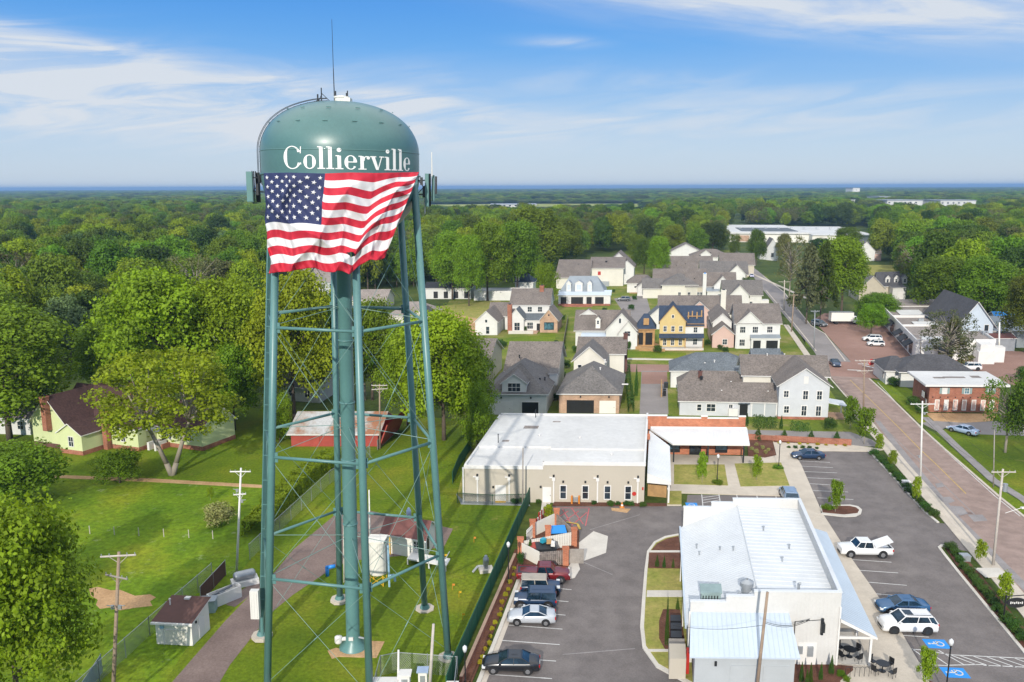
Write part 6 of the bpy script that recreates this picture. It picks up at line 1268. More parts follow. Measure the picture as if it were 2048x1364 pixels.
for (y, x, name_, px, py) in near:
    mt, word_ = rw.choices(SHADES, WEI)[0]; hh, d = treesize(rw, y, name_)
    kd = 'sparse' if mt == 'leaf_olive' and rw.random() < .7 else 'mid%d' % rw.randrange(4)
    plant(kd, 'woodland_tree', '%s %s tree %s' % (word_, 'leafy' if kd != 'sparse' else 'thin-leaved', place[name_]), 'tree', x, y, d, hh, mt, '%s trees %s' % (word_, place[name_]), rz=rw.uniform(0,6.28))
print('woods: near', len(near), 'rest', len(rest), 'from', near[0][0], 'to', near[-1][0])
# the rest of the wood reads as one mass: one object, its trees placed by geometry nodes
def mass_wood(name, pts, scales, meshes, mats, label=None):
    """points carrying a scale; every point gets one of the crown meshes"""
    me = bpy.data.meshes.new(name); me.vertices.add(len(pts)); me.vertices.foreach_set('co', np.array(pts, dtype=np.float32).ravel())
    at = me.attributes.new('size', 'FLOAT_VECTOR', 'POINT'); at.data.foreach_set('vector', np.array(scales, dtype=np.float32).ravel())
    ix = me.attributes.new('pick', 'INT', 'POINT'); ix.data.foreach_set('value', np.array([rw.randrange(len(meshes)) for _ in pts], dtype=np.int32))
    rt = me.attributes.new('turn', 'FLOAT', 'POINT'); rt.data.foreach_set('value', np.array([rw.uniform(0,6.28) for _ in pts], dtype=np.float32))
    o = bpy.data.objects.new(name, me); C.objects.link(o); tag(o, label, 'trees', kind='stuff')
    g = bpy.data.node_groups.new(name+'_nodes', 'GeometryNodeTree'); g.interface.new_socket('Geometry', in_out='INPUT', socket_type='NodeSocketGeometry'); g.interface.new_socket('Geometry', in_out='OUTPUT', socket_type='NodeSocketGeometry')
    gi = g.nodes.new('NodeGroupInput'); go = g.nodes.new('NodeGroupOutput'); join = g.nodes.new('GeometryNodeGeometryToInstance')
    sz = g.nodes.new('GeometryNodeInputNamedAttribute'); sz.data_type = 'FLOAT_VECTOR'; sz.inputs[0].default_value = 'size'
    tn = g.nodes.new('GeometryNodeInputNamedAttribute'); tn.data_type = 'FLOAT'; tn.inputs[0].default_value = 'turn'
    pk = g.nodes.new('GeometryNodeInputNamedAttribute'); pk.data_type = 'INT'; pk.inputs[0].default_value = 'pick'
    cx_ = g.nodes.new('ShaderNodeCombineXYZ'); g.links.new(tn.outputs[0], cx_.inputs[2])
    src = g.nodes.new('GeometryNodeCollectionInfo'); src.inputs['Separate Children'].default_value = True; src.inputs['Reset Children'].default_value = True
    col_ = bpy.data.collections.new(name+'_crowns')
    for mo in meshes: col_.objects.link(mo)
    src.inputs['Collection'].default_value = col_
    iop = g.nodes.new('GeometryNodeInstanceOnPoints'); iop.inputs['Pick Instance'].default_value = True
    m2p = g.nodes.new('GeometryNodeMeshToPoints')
    g.links.new(gi.outputs[0], m2p.inputs[0]); g.links.new(m2p.outputs[0], iop.inputs['Points']); g.links.new(src.outputs[0], iop.inputs['Instance'])
    g.links.new(pk.outputs[0], iop.inputs['Instance Index']); g.links.new(cx_.outputs[0], iop.inputs['Rotation']); g.links.new(sz.outputs[0], iop.inputs['Scale']); g.links.new(iop.outputs[0], go.inputs[0])
    md = o.modifiers.new('trees', 'NODES'); md.node_group = g; return o
# crowns used as instances are those of trees already standing in the wood
srcs = []
for mt in ('leaf_wood','leaf_wood','leaf_green','leaf_green','leaf_deep','leaf_lime','leaf_olive'):
    for o in bpy.data.objects:
        if o.name.startswith('crown') and o.parent and o.parent.name.startswith('woodland') and o.material_slots[0].material and o.material_slots[0].material.name == mt and o not in srcs: srcs.append(o); break
pts, scs = [], []
for (y, x, name_, px, py) in rest:
    hh, d = treesize(rw, y, name_); d *= 1.0 if y < 800 else 1.3; hh *= .55 if ((810 < px < 1320 and py < 452) or (1700 < px < 2000 and py < 446)) else 1.; pts.append((x, y, 0)); scs.append((d, d, hh))
mass_wood('distant_wood', pts, scs, srcs, None, 'mass of mixed green trees stretching away behind the nearer woodland trees')
# still farther: coarse crowns to the horizon
pts, scs = [], []
Yv = 1400.
while Yv < 9000:
    step = 14+Yv/130; xm = Yv*.80; Xv = -xm
    while Xv < xm:
        x = Xv+rw.uniform(-.5,.5)*step; y = Yv+rw.uniform(-.5,.5)*step; px, py = topix(x, y)
        gap = (math.sin(x*.0021+1.3)*math.sin(y*.0016+.4) > .93) and y > 2200
        if not gap and not inpoly(px, py, CLEAR[-1]):
            hh = rw.uniform(10, 19)*(.6 if 810 < px < 1320 and y < 2200 else 1.)*(1+.12*math.sin(x*.003)*math.sin(y*.002)); d = step*rw.uniform(1.2, 1.9); pts.append((x, y, 0)); scs.append((d, d, hh))
        Xv += step
    Yv += step*.8
print('far wood', len(pts))
mass_wood('horizon_wood', pts, scs, srcs, None, 'hazy blue-green forest running unbroken to the horizon')
# pale roofs far off in the forest
for k, (x_, y_, wpx, hpx, mt, lab) in enumerate([(1905,408,70,9,'membrane_roof','long white roof far off at the right above the trees'),(1800,407,70,8,'membrane_roof','second long white roof far off left of the right-hand one'),(1760,398,22,5,'membrane_roof','small white roof beyond the warehouse trees'),(1702,382,14,7,'white_paint','tiny pale tower block on the right horizon'),(272,416,34,5,'membrane_roof','pale roof far off in the left forest'),(1690,405,22,7,'white_paint','small white building right beyond the far forest edge'),(1028,410,90,3,'membrane_roof','thin pale roof line at the edge of the far field')]):
    Yd = 900*16/(max(3, y_-374))*1.0; Yd = max(900., min(4200., CAMH*F/(max(8., y_-373+14)))); s_ = F/Yd; zc = CAMH-(y_-373.5)/s_; w_ = wpx/s_; xw = (x_-1024)/s_
    m = MB(); m.box(xw-w_/2, xw+w_/2, Yd, Yd+60, 0, zc+hpx/s_/2, 0); m.box(xw-w_/2-1, xw+w_/2+1, Yd-1, Yd+61, zc+hpx/s_/2, zc+hpx/s_/2+1., 1)
    for q in range(int(w_//9)): m.box(xw-w_/2+2+q*9, xw-w_/2+5+q*9, Yd-.1, Yd, zc-1, zc+1, 2)
    tag(m.build('pale_building', [mt, 'galvanised', 'window_glass']), lab, 'building')
HAZE = 1.25e-4
# ================================================================== vehicles
for nm_, c_ in (('paint_white',(.72,.73,.74)),('paint_silver',(.50,.53,.57)),('paint_black',(.012,.014,.018)),('paint_navy',(.012,.035,.085)),('paint_blue',(.03,.10,.22)),('paint_red',(.15,.008,.012)),('paint_steel',(.22,.30,.42)),('paint_grey',(.13,.14,.15)),('paint_sky',(.35,.45,.62)),('paint_lavender',(.48,.48,.68))):
    plain(nm_, c_, .28, .15 if nm_ != 'paint_white' else 0, .06, .5, 3., coat=.6)
plain('headlight', (.75,.78,.8), .1); plain('taillight', (.45,.01,.01), .25); plain('soft_top', (.42,.38,.33), .8)
SPEC = {  # body stations (x, shoulder z, half width), cabin (base front, roof front, roof rear, base rear, belt z, roof z), wheels (front x, rear x, radius)
 'sedan': ([(-2.42,.62,.70),(-2.36,.92,.80),(-1.9,1.02,.90),(-1.2,.98,.92),(.9,.95,.92),(1.5,.90,.90),(2.1,.78,.85),(2.36,.62,.76),(2.42,.5,.66)], (1.15,.30,-.95,-1.75,.94,1.44), (1.45,-1.42,.33)),
 'coupe': ([(-2.2,.62,.70),(-2.12,.90,.80),(-1.7,1.0,.90),(.7,.92,.90),(1.4,.86,.88),(1.95,.74,.82),(2.2,.5,.68)], (.95,.15,-.7,-1.75,.92,1.34), (1.3,-1.3,.32)),
 'suv': ([(-2.42,.70,.80),(-2.38,1.15,.90),(-1.6,1.18,.95),(1.0,1.12,.95),(1.6,1.08,.93),(2.2,.95,.88),(2.40,.72,.78),(2.44,.55,.7)], (1.25,.55,-1.95,-2.32,1.12,1.74), (1.5,-1.45,.38)),
 'hatch': ([(-2.0,.65,.76),(-1.96,1.05,.84),(-1.2,1.05,.88),(.8,1.0,.88),(1.4,.95,.86),(1.85,.80,.80),(2.02,.55,.68)], (1.15,.45,-1.5,-1.92,1.02,1.55), (1.25,-1.25,.32)),
 'jeep': ([(-2.1,.65,.85),(-2.08,1.12,.88),(.5,1.12,.88),(1.0,1.12,.84),(1.9,1.08,.76),(2.0,.62,.70)], (.75,.55,-1.95,-2.05,1.12,1.82), (1.35,-1.3,.42)),
 'pickup': ([(-2.9,.70,.92),(-2.86,1.16,.95),(1.0,1.22,.97),(1.6,1.22,.96),(2.5,1.16,.93),(2.82,1.02,.88),(2.9,.62,.82)], (1.35,.80,-.55,-.72,1.20,1.90), (1.85,-1.75,.42)),
}
def vehicle(kd, name, label, px, py, head, paint, roof=None, cat='car', group=None, size=1.0, glass_='car_glass', rack=False, cover=None):
    p = P(px, py); o = thing(name, label, cat, (p[0], p[1], .03), head, group); st, cb, wh = SPEC[kd]
    zb = .28 if kd not in ('jeep','pickup') else .42
    m = MB(); rows = []
    for x, zs, w in st: rows.append([(x,-w*.9,zb),(x,-w,zb+.22),(x,-w,zs*.72+.05),(x,-w*.93,zs),(x,-w*.5,zs+.035),(x,w*.5,zs+.035),(x,w*.93,zs),(x,w,zs*.72+.05),(x,w,zb+.22),(x,w*.9,zb)])
    # finer stations between for rounded bonnet and boot
    fr = []
    for a, b in zip(rows, rows[1:]):
        for t in (0, .5): fr.append([tuple(a[i][j]*(1-t)+b[i][j]*t for j in range(3)) for i in range(10)])
    fr.append(rows[-1]); n = 10
    for r in fr: m.v += r
    for i in range(len(fr)-1):
        for j in range(n): m.f.append((i*n+j, (i+1)*n+j, (i+1)*n+(j+1)%n, i*n+(j+1)%n)); m.m.append(0)
    m.f.append(tuple(range(n))); m.m.append(0); m.f.append(tuple((len(fr)-1)*n+j for j in range(n))[::-1]); m.m.append(0)
    bd = m.build('body', paint, o)
    for q in bd.data.polygons: q.use_smooth = len(q.vertices) == 4
    mod = bd.modifiers.new('bevel', 'BEVEL'); mod.width = .03; mod.segments = 1; mod.limit_method = 'ANGLE'; mod.angle_limit = math.radians(50)
    bf, rf, rr_, br_, zbelt, zr = cb; wb = .84 if kd in ('sedan','coupe','hatch') else .88; wt = wb*(.80 if kd in ('sedan','coupe') else .86)
    m = MB(); B = [(bf,-wb,zbelt-.04),(bf,wb,zbelt-.04),(br_,wb,zbelt-.04),(br_,-wb,zbelt-.04)]; T_ = [(rf,-wt,zr-.05),(rf,wt,zr-.05),(rr_,wt,zr-.05),(rr_,-wt,zr-.05)]
    m.add(B+T_, [(0,1,5,4),(1,2,6,5),(2,3,7,6),(3,0,4,7)]); m.build('windows', glass_, o)
    m = MB(); m.add([(rf+.02,-wt-.01,zr-.06),(rf+.02,wt+.01,zr-.06),(rr_-.02,wt+.01,zr-.06),(rr_-.02,-wt-.01,zr-.06),(rf-.12,-wt+.07,zr),(rf-.12,wt-.07,zr),(rr_+.12,wt-.07,zr),(rr_+.12,-wt+.07,zr)], [(4,5,6,7),(0,1,5,4),(1,2,6,5),(2,3,7,6),(3,0,4,7)])
    m.add([(rf-.3,-wt*.3,zr+.015),(rr_+.4,-wt*.3,zr+.015),(rr_+.4,wt*.3,zr+.015),(rf-.3,wt*.3,zr+.015)], [(3,2,1,0)])
    def pil(xa, xb):
        for s in (-1, 1): m.tube((xa, s*(wb+.005), zbelt-.02), (xb, s*(wt+.005), zr-.05), .045, .04, 5)
    pil(bf, rf); pil(br_, rr_)
    mid = (bf+br_)/2; midr = (rf+rr_)/2
    if kd != 'coupe': pil(mid+.05, midr+.05)
    if kd == 'suv': pil(br_+.55, rr_+.5)
    m.build('roof', roof or paint, o)
    if kd == 'pickup':
        m = MB(); m.box(-2.78,-.9,-.78,.78,1.165,1.20 if cover is None else 1.21); m.build('bed', cover or 'black_paint', o)
        m = MB()
        for y_ in (-.93,.86): m.box(-2.86,-.85,y_,y_+.07,1.1,1.24)
        m.box(-2.9,-2.82,-.9,.9,.9,1.24); m.build('bed_rail', paint, o)
    if rack:
        m = MB()
        for s in (-1, 1): m.tube((rf-.2,s*wt*.8,zr+.06),(rr_+.2,s*wt*.8,zr+.06),.025,n=5)
        m.build('roof_rack', 'black_paint', o)
        m = MB(); m.box(-.3,.45,-.42,.42,zr+.004,zr+.02); m.build('sunroof', 'car_glass', o)
    wf, wr, R_ = wh; wm = SPEC[kd][0][3][2] if kd != 'jeep' else .9
    for x in (wf, wr):
        for s in (-1, 1):
            y0, y1 = s*(wm-.22), s*(wm+.015); m = MB(); m.tube((x,y0,R_),(x,y1,R_),R_,n=18); t = m.build('wheel', 'rubber', o)
            m = MB(); m.tube((x,s*(wm+.0),R_),(x,s*(wm+.03),R_),R_*.62,R_*.55,14); m.build('rim', 'rim_metal' if paint != 'paint_white' or kd != 'suv' else 'dark_steel', t)
            m = MB(); m.tube((x,s*(wm-.05),R_+.05),(x,s*(wm+.006),R_+.05),R_*1.22,n=18); m.build('wheel_well_shade', 'black_paint', t)  # black disc paints in the shade of the wheel well
    xf_ = st[-2][0]+.0; zf = st[-2][1]
    for s in (-1, 1):
        m = MB(); m.box(xf_-.32, xf_+.03, s*.70-.14, s*.70+.14, zf-.12, zf+.05); m.build('headlight', 'headlight', o)
        m = MB(); m.box(st[0][0]-.02, st[0][0]+.12, s*(st[0][2]-.02)-.12, s*(st[0][2]-.02)+.10, st[1][1]-.28, st[1][1]-.08); m.build('taillight', 'taillight', o)
        m = MB(); m.box(bf-.35, bf-.15, s*(wb+.14)-.09, s*(wb+.14)+.09, zbelt, zbelt+.15); m.build('mirror', paint, o)
    m = MB(); m.box(st[-1][0]-.06, st[-1][0]+.02, -.45, .45, .38, .58); m.build('grille', 'dark_steel', o)
    m = MB(); m.box(st[0][0]-.025, st[0][0]+.03, -.26, .26, .55, .70); m.build('number_plate', 'white_paint', o)
    o.scale = (size,)*3; return o
def parked(*a, **k): return vehicle(*a, **k)
CX = -math.radians(2.5)                      # stalls lie almost square to the view
K1 = 'cars parked in the left bays'; K2 = 'cars parked in the right bays'
parked('pickup','pickup_truck','dark red crew-cab pickup nosed out towards the drive, nearest the bin enclosure',1087,1160,CX,'paint_red',cat='pickup',group=K1,size=.97)
parked('jeep','jeep','dark off-roader with pale tan soft top between the red pickup and the blue-black one',1082,1186,CX,'paint_navy',roof='soft_top',cat='off-roader',group=K1)
parked('jeep','jeep','blue-black off-roader with dark hard top right behind the silver coupe',1069,1212,CX+math.pi,'paint_navy',cat='off-roader',group=K1,size=1.03)
parked('coupe','coupe','silver coupe parked nose to the kerb in the left bays',1063,1243,CX+math.pi,'paint_silver',group=K1,size=1.05)
parked('sedan','sedan','black sedan alone at the bottom of the left bays',1022,1338,CX+math.pi,'paint_black',group=K1,size=1.03)
t_ = parked('pickup','pickup_truck','white crew-cab pickup with its bed cover propped open in the right bays',1728,1110,CX+math.pi,'paint_white',cat='pickup',group=K2,size=.98)
m = MB(); m.add([(-.95,-.85,1.22),(-.95,.85,1.22),(-2.8,.85,1.95),(-2.8,-.85,1.95),(-.95,-.85,1.32),(-.95,.85,1.32),(-2.8,.85,2.05),(-2.8,-.85,2.05)], [(0,1,2,3),(7,6,5,4),(0,4,5,1),(1,5,6,2),(2,6,7,3),(3,7,4,0)]); m.build('bed_cover', 'paint_white', t_)
parked('sedan','sedan','blue sedan tucked behind the white off-roader in the right bays',1803,1222,CX+math.pi,'paint_blue',group=K2)
parked('suv','suv','white off-roader with dark sunroof and dark wheels next to the accessible bay',1813,1260,CX+math.pi,'paint_white',group=K2,size=1.03,rack=True)
parked('sedan','sedan','dark sedan at the top of the right car park behind small shrubs',1615,917,CX+math.pi,'paint_navy',group=K2)
parked('suv','suv','blue-grey off-roader seen from behind, half hidden by the metal building parapet',1577,1000,math.pi/2-.15,'paint_steel',cat='off-roader' and 'car')
parked('sedan','sedan','small dark blue car driving through the brown crossroads',1670,731,math.radians(-100),'paint_navy')
parked('pickup','pickup_truck','white pickup in the side road beside the stop sign',1783,738,math.pi,'paint_white',cat='pickup',size=.95)
parked('suv','suv','upper of the two white cars parked side by side before the shop row',1744,682,math.pi-.15,'paint_white',group='white cars before the shop row')
parked('hatch','hatchback','lower of the two white cars parked side by side before the shop row',1751,692,math.pi-.15,'paint_white',group='white cars before the shop row',size=1.05)
parked('suv','suv','dark grey car parked at the corner of the brown shop car park',1638,652,math.radians(-65),'paint_grey',size=1.05)
parked('suv','suv','white off-roader on the brown lot behind the brick block',1938,740,math.pi-.05,'paint_white',cat='car')
parked('sedan','sedan','silver-blue sedan parked on the lawn edge below the brick block',1925,866,math.radians(125),'paint_sky')
parked('sedan','sedan','pale lavender car far up the street',1503,554,math.radians(-100),'paint_lavender')
parked('pickup','pickup_truck','white pickup parked behind the green cottage',235,762,math.radians(12)+math.pi,'paint_white',cat='pickup')
parked('suv','suv','dark grey car parked in the lane before the small white garage',1247,602,CX+math.pi,'paint_grey',group='cars in the back lane')
parked('sedan','sedan','silver car in the lane half hidden beside the cream back house',1267,574,CX,'paint_silver',group='cars in the back lane')
for k, (x_, y_, pt_) in enumerate([(1145,826,'paint_white'),(1172,826,'paint_red')]): pass
# box truck
p = P(1690,648); o = thing('box_truck', 'white box truck parked at the back of the brown shop car park', 'truck', (p[0],p[1],.03), CX)
m = MB(); m.box(-4.6,2.0,-1.2,1.2,1.0,3.6); m.build('cargo_box','warm_white',o); m = MB(); m.box(-4.65,2.05,-1.25,1.25,3.6,3.68); m.build('box_roof','galvanised',o)
m = MB(); m.add([(2.1,-1.05,.55),(4.0,-1.05,.55),(4.0,-1.0,1.45),(3.3,-.95,1.6),(2.9,-.9,2.5),(2.1,-.9,2.5),(2.1,1.05,.55),(4.0,1.05,.55),(4.0,1.0,1.45),(3.3,.95,1.6),(2.9,.9,2.5),(2.1,.9,2.5)], [(0,1,2,3,4,5),(11,10,9,8,7,6),(0,6,7,1),(1,7,8,2),(2,8,9,3),(3,9,10,4),(4,10,11,5),(5,11,6,0)]); cb_ = m.build('cab','paint_white',o)
m = MB(); m.box(2.3,2.9,-1.0,-.93,1.55,2.3); m.box(2.3,2.9,.93,1.0,1.55,2.3); m.build('cab_window','car_glass',cb_)
m = MB(); m.box(-4.4,3.9,-.45,.45,.55,1.0); m.build('chassis','dark_steel',o)
for x_ in (3.2,-2.9):
    for s in (-1,1): m = MB(); m.tube((x_,s*.75,.48),(x_,s*1.12,.48),.48,n=16); m.build('wheel','rubber',o)
# ================================================================== poles and lamps
def toppoint(bx, by, tx, ty): Y = P(bx, by)[1]; d = ray(tx, ty); t = Y/d[1]; return Vector((d[0]*t, Y, CAMH+d[2]*t))
POLES = {}
def pole(key, name, label, base, top, r=.16, mat_='pole_wood', arms=(), extra=None, cat='utility pole', two=None):
    b = Vector(P(*base)); t = toppoint(*base, *top); o = thing(name, label, cat, b); d = t-b; POLES[key] = (b, t)
    m = MB(); m.tube((0,0,-.2), d, r, r*.7, 10); m.build('post', mat_, o, True)
    for dz, ln, az, mt in arms:
        c = d*(1-dz/d.z); v = Vector((math.cos(az), math.sin(az), 0)); n = Vector((-v.y, v.x, 0))*.14
        m = MB(); a_, b_ = c-v*ln/2-n, c+v*ln/2-n; m.tube(a_, b_, .075, n=6); m.tube(c-Vector((0,0,.7)), c-v*ln*.28-n, .025, n=5); m.tube(c-Vector((0,0,.7)), c+v*ln*.28-n, .025, n=5); ar = m.build('crossarm', mt, o)
        for q in (-.47,-.25,.25,.47):
            m = MB(); k = c+v*ln*q-n; m.tube(k, k+Vector((0,0,.22)), .05, .035, 6); m.build('insulator', 'galvanised', ar)
    if extra: extra(o, d)
    return o
def transformer(z, mat_='galvanised'):
    def f(o, d): c = d*(z/d.z); m = MB(); m.tube(c+Vector((.35,-.15,-.5)), c+Vector((.35,-.15,.35)), .24, n=12); m.tube(c, c+Vector((.3,-.12,0)), .05, n=5); m.build('transformer', mat_, o)
    return f
def gear(zs):
    def f(o, d):
        for z, sx in zs: c = d*(z/d.z); m = MB(); m.box(c.x+sx*.28-.12, c.x+sx*.28+.12, c.y-.15, c.y, c.z-.18, c.z+.14); m.tube(c, c+Vector((sx*.7,-.1,.15)), .035, n=5); m.build('switch_gear', 'galvanised', o)
    return f
pole('a','utility_pole','weathered leaning utility pole with two crossarms at the bottom left in front of the maple',(224,1420),(238,1104),.17,'pole_wood',[(.25,2.6,.12,'pole_pale'),(2.0,2.2,-.35,'grey_wood')],gear([(9.0,-1),(9.0,1)]))
pole('b','utility_pole','pale white utility pole with crossarm and switches beside the silver gas tank',(473,1142),(482,936),.14,'white_paint',[(.35,2.2,0,'white_paint'),(2.9,1.3,.2,'white_paint')],gear([(8.1,1),(9.3,-1)]))
pole('c','utility_pole','brown pole with double crossarm beside the red barn',(760,897),(759,768),.15,'pole_wood',[(.2,2.5,0,'pole_pale'),(.8,2.5,.25,'pole_pale')])
pole('d','utility_pole','tall pale utility pole with streetlight arm beside the lower street pavement',(1986,1132),(2006,938),.15,'pole_pale',[(.3,2.6,0,'pole_pale')],transformer(9.2))
o = bpy.data.objects['utility_pole.003']; m = MB(); m.tube((.6,-.1,6.2),(2.2,-.3,6.9),.03,n=5); m.box(2.1,2.8,-.45,-.15,6.8,6.95); m.build('streetlight','white_paint',o)
pole('e','utility_pole','white pole by the pavement with wide crossarm in front of the brick block',(1841,967),(1845,802),.14,'white_paint',[(.4,3.4,0,'white_paint')],gear([(10.2,1),(4.,-1)]))
pole('f','utility_pole','brown and white pole standing at the near corner of the crossroads',(1727,822),(1729,718),.16,'pole_wood',[(.3,3.6,0,'pole_pale'),(2.2,3.0,.1,'pole_pale')])
pole('g','utility_pole','brown pole beside the far street in front of the white two-storey house',(1583,664),(1588,588),.2,'pole_wood',[(.3,2.2,0,'pole_wood')])
pole('h','utility_pole','tall pale pole with blue drum beside the far street',(1568,622),(1569,560),.2,'pole_pale',[(.6,4.0,0,'pole_pale')])
pole('i','utility_pole','slim grey pole at the street corner of the slate roof house',(1628,700),(1630,620),.13,'galvanised',[(.3,2.2,0,'galvanised')])
pole('j','utility_pole','far grey pole near the lavender car',(1502,530),(1503,508),.18,'pole_pale',[(.5,2.6,0,'pole_pale')])
pole('k','utility_pole','farther pale pole just left of the dark street shrub top',(1489,530),(1489,512),.18,'pole_pale',[(.5,2.6,0,'pole_pale')])
pole('l','steel_pole','white steel pole on the brown lot behind the brick block',(1998,718),(1999,645),.22,'warm_white',cat='pole')
pole('m','wooden_pole','dark thin pole at the pavement on the right lawn edge',(1987,975),(1989,860),.09,'grey_wood',cat='pole')
pole('n','utility_pole','leaning brown pole standing in front of the metal building annex',(1511,1400),(1535,1184),.15,'pole_wood')
pole('o','wooden_pole','slim pole rising past the tan building roof beside the green fence corner',(1045,1018),(1046,896),.11,'grey_wood',cat='pole')
pole('p','wooden_pole','bare pale pole inside the fenced equipment yard at the bottom',(857,1405),(867,1248),.15,'pole_pale',cat='pole')
pole('q','steel_pole','short white steel post in the fenced equipment yard',(796,1395),(797,1300),.11,'warm_white',cat='pole')
pole('r','steel_pole','slim white mast beside the treatment tank behind the riser column',(741,1128),(738,980),.1,'warm_white',cat='pole')
pole('s','steel_pole','pale slim mast left of the riser column base',(688,1165),(687,1008),.08,'cream_stucco',cat='pole')
pole('t','wooden_pole','thin dark pole in front of the shops',(1841,722),(1842,655),.12,'grey_wood',cat='pole')
b, t = POLES['n']; m = MB()
for dz in (.0, .12):
    a = b+(t-b)*.72+Vector((0,0,dz)); e = Vector((b.x+5.8, b.y+4.6, 4.4+dz)); pts = [a.lerp(e, i/10)-Vector((0,0,.5*math.sin(math.pi*i/10))) for i in range(11)]; m.path(pts, .022, 4)
e2 = Vector((b.x-6.2, b.y+3.3, 4.7)); pts = [(b+(t-b)*.70).lerp(e2, i/10)-Vector((0,0,.35*math.sin(math.pi*i/10))) for i in range(11)]; m.path(pts, .015, 4)
tag(m.build('service_cable','rubber'),'thin service cables from the leaning brown pole to the metal building','cable')
def wire(k1, k2, label, dx=0, n=12, sag=1.0):
    a, b_ = POLES[k1][1], POLES[k2][1]; m = MB()
    for o_ in (-1.2, 1.2): pts = [(a.lerp(b_, i/n)+Vector((o_,0,-.1-sag*math.sin(math.pi*i/n)))) for i in range(n+1)]; m.path(pts, .012, 4)
    tag(m.build('power_line','dark_steel'),label,'cable')
wire('d','e','power lines between the streetlight pole and the white pole before the brick block'); wire('e','f','power lines between the white pole and the crossroads pole')
def lamp(label, base, top, group='black street lamps with white lantern heads'):
    b = Vector(P(*base)); t = toppoint(*base, *top); h_ = t.z; o = thing('street_lamp', label, 'lamp', b, 0, group)
    m = MB(); m.lathe([(.02,0),(.17,.0),(.17,.25),(.09,.5),(.06,.9),(.055,h_-.75),(.10,h_-.7),(.10,h_-.62),(.02,h_-.6)], 10); m.build('post','black_paint',o)
    m = MB(); m.lathe([(.02,h_-.62),(.13,h_-.6),(.20,h_-.3),(.17,h_-.15),(.05,h_-.04),(.02,h_)], 10); m.build('lantern','lamp_glass',o,True)
lamp('lantern lamp between the green fence and the dark red pickup',(1017,1166),(1018,1083)); lamp('lantern lamp at the bottom by the fenced equipment yard',(931,1385),(930,1290)); lamp('lantern lamp on the left plaza lawn',(1434,966),(1433,908)); lamp('lantern lamp on the right plaza lawn',(1557,938),(1560,880)); lamp('lantern lamp in front of the accessible bays at bottom right',(1891,1390),(1893,1277))
# ================================================================== fences
def fence(name, label, px, h_, mesh_m, post_m, sp=3.0, r=.04, rail=True, solid=False, z0=0.05, cat='fence', world=False):
    pts = [Vector((*(p if world else P(*p)[:2]), 0)) for p in px]; o = thing(name, label, cat, pts[0]); o0 = pts[0]
    m = MB()
    for a, b in zip(pts, pts[1:]):
        a, b = a-o0, b-o0; d = (b-a).normalized(); n = Vector((-d.y, d.x, 0))*(.02 if solid else .004)
        m.add([a-n+Vector((0,0,z0)), b-n+Vector((0,0,z0)), b-n+Vector((0,0,h_)), a-n+Vector((0,0,h_)), a+n+Vector((0,0,z0)), b+n+Vector((0,0,z0)), b+n+Vector((0,0,h_)), a+n+Vector((0,0,h_))] if solid else [a+Vector((0,0,z0)), b+Vector((0,0,z0)), b+Vector((0,0,h_)), a+Vector((0,0,h_))], [(0,1,2,3),(7,6,5,4),(3,2,6,7),(0,3,7,4),(1,5,6,2)] if solid else [(0,1,2,3)])
    m.build('panel' if solid else 'netting', mesh_m, o)
    if rail:
        m = MB()
        for a, b in zip(pts, pts[1:]): m.tube(a-o0+Vector((0,0,h_)), b-o0+Vector((0,0,h_)), r*.8, n=6)
        m.build('top_rail', post_m, o)
    cnt = 0
    for a, b in zip(pts, pts[1:]):
        k = max(1, round((b-a).length/sp))
        for i in range(k+1):
            if cnt > 90: break
            c = a.lerp(b, i/k)-o0; m = MB(); m.tube(c+Vector((0,0,-.1)), c+Vector((0,0,h_+.08)), r, n=6); m.build('post', post_m, o); cnt += 1
    return o
fence('green_screen_fence','tall dark green screened fence between the tower lawn and the left car park bed',[(893,1400),(905,1364),(1059,1006)],2.1,'fence_green','fence_green',3.,.05,solid=True)
fence('chain_link_fence','grey chain-link fence running beside the long hedge up to the lawn corner',[(60,1500),(200,1364),(300,1272),(425,1160)],1.9,'chain_link','galvanised')
fence('chain_link_fence','grey chain-link fence from the gas tank past the hedge to the barn lawn',[(500,1120),(560,1062),(660,968),(740,915)],1.9,'chain_link','galvanised')
fence('dark_fence','dark chain-link fence in front of the tan building walkway',[(915,1006),(985,1010),(1056,1008)],1.4,'dark_chain_link','fence_green',3.4)
fence('mesh_fence','green mesh fence left of the tan building under the dark green tree',[(905,968),(918,935),(945,893)],1.8,'fence_green','fence_green',2.6,solid=True)
fence('brown_board_fence','brown board panel fence behind the white trough and the gas tank',[(402,1205),(452,1150)],1.7,'brown_boards','galvanised',2.5,solid=True)
fence('yard_fence','low chain-link fence round the equipment yard at the bottom',[(745,1420),(762,1352),(797,1345),(915,1354),(908,1420)],1.9,'chain_link','galvanised',3.)
fence('blue_fence','blue-grey panel fence corner at the bottom left below the maple',[(150,1430),(205,1345)],1.7,'paint_steel','galvanised',2.5,solid=True)
fence('garden_fence','brown board fence between the twin gable house and the lane',[(1120,735),(1136,640)],1.6,'brown_boards','grey_wood',3.,solid=True)
fence('barn_fence','grey board fence from the red barn to the brown pole',[(755,900),(790,868)],1.6,'grey_wood','grey_wood',2.5,solid=True)
for k, (x_, y_) in enumerate([(180,1068),(229,1070),(278,1072),(328,1074),(378,1076),(426,1078)]):
    q = P(x_, y_); m = MB(); m.tube((0,0,-.1),(0,0,1.05),.05,n=6); o = m.build('fence_post','pole_pale'); o.location = q; tag(o, '%s of the thin pale posts crossing the meadow' % ['leftmost','second','third','fourth','fifth','rightmost'][k], 'post', 'thin posts across the meadow')
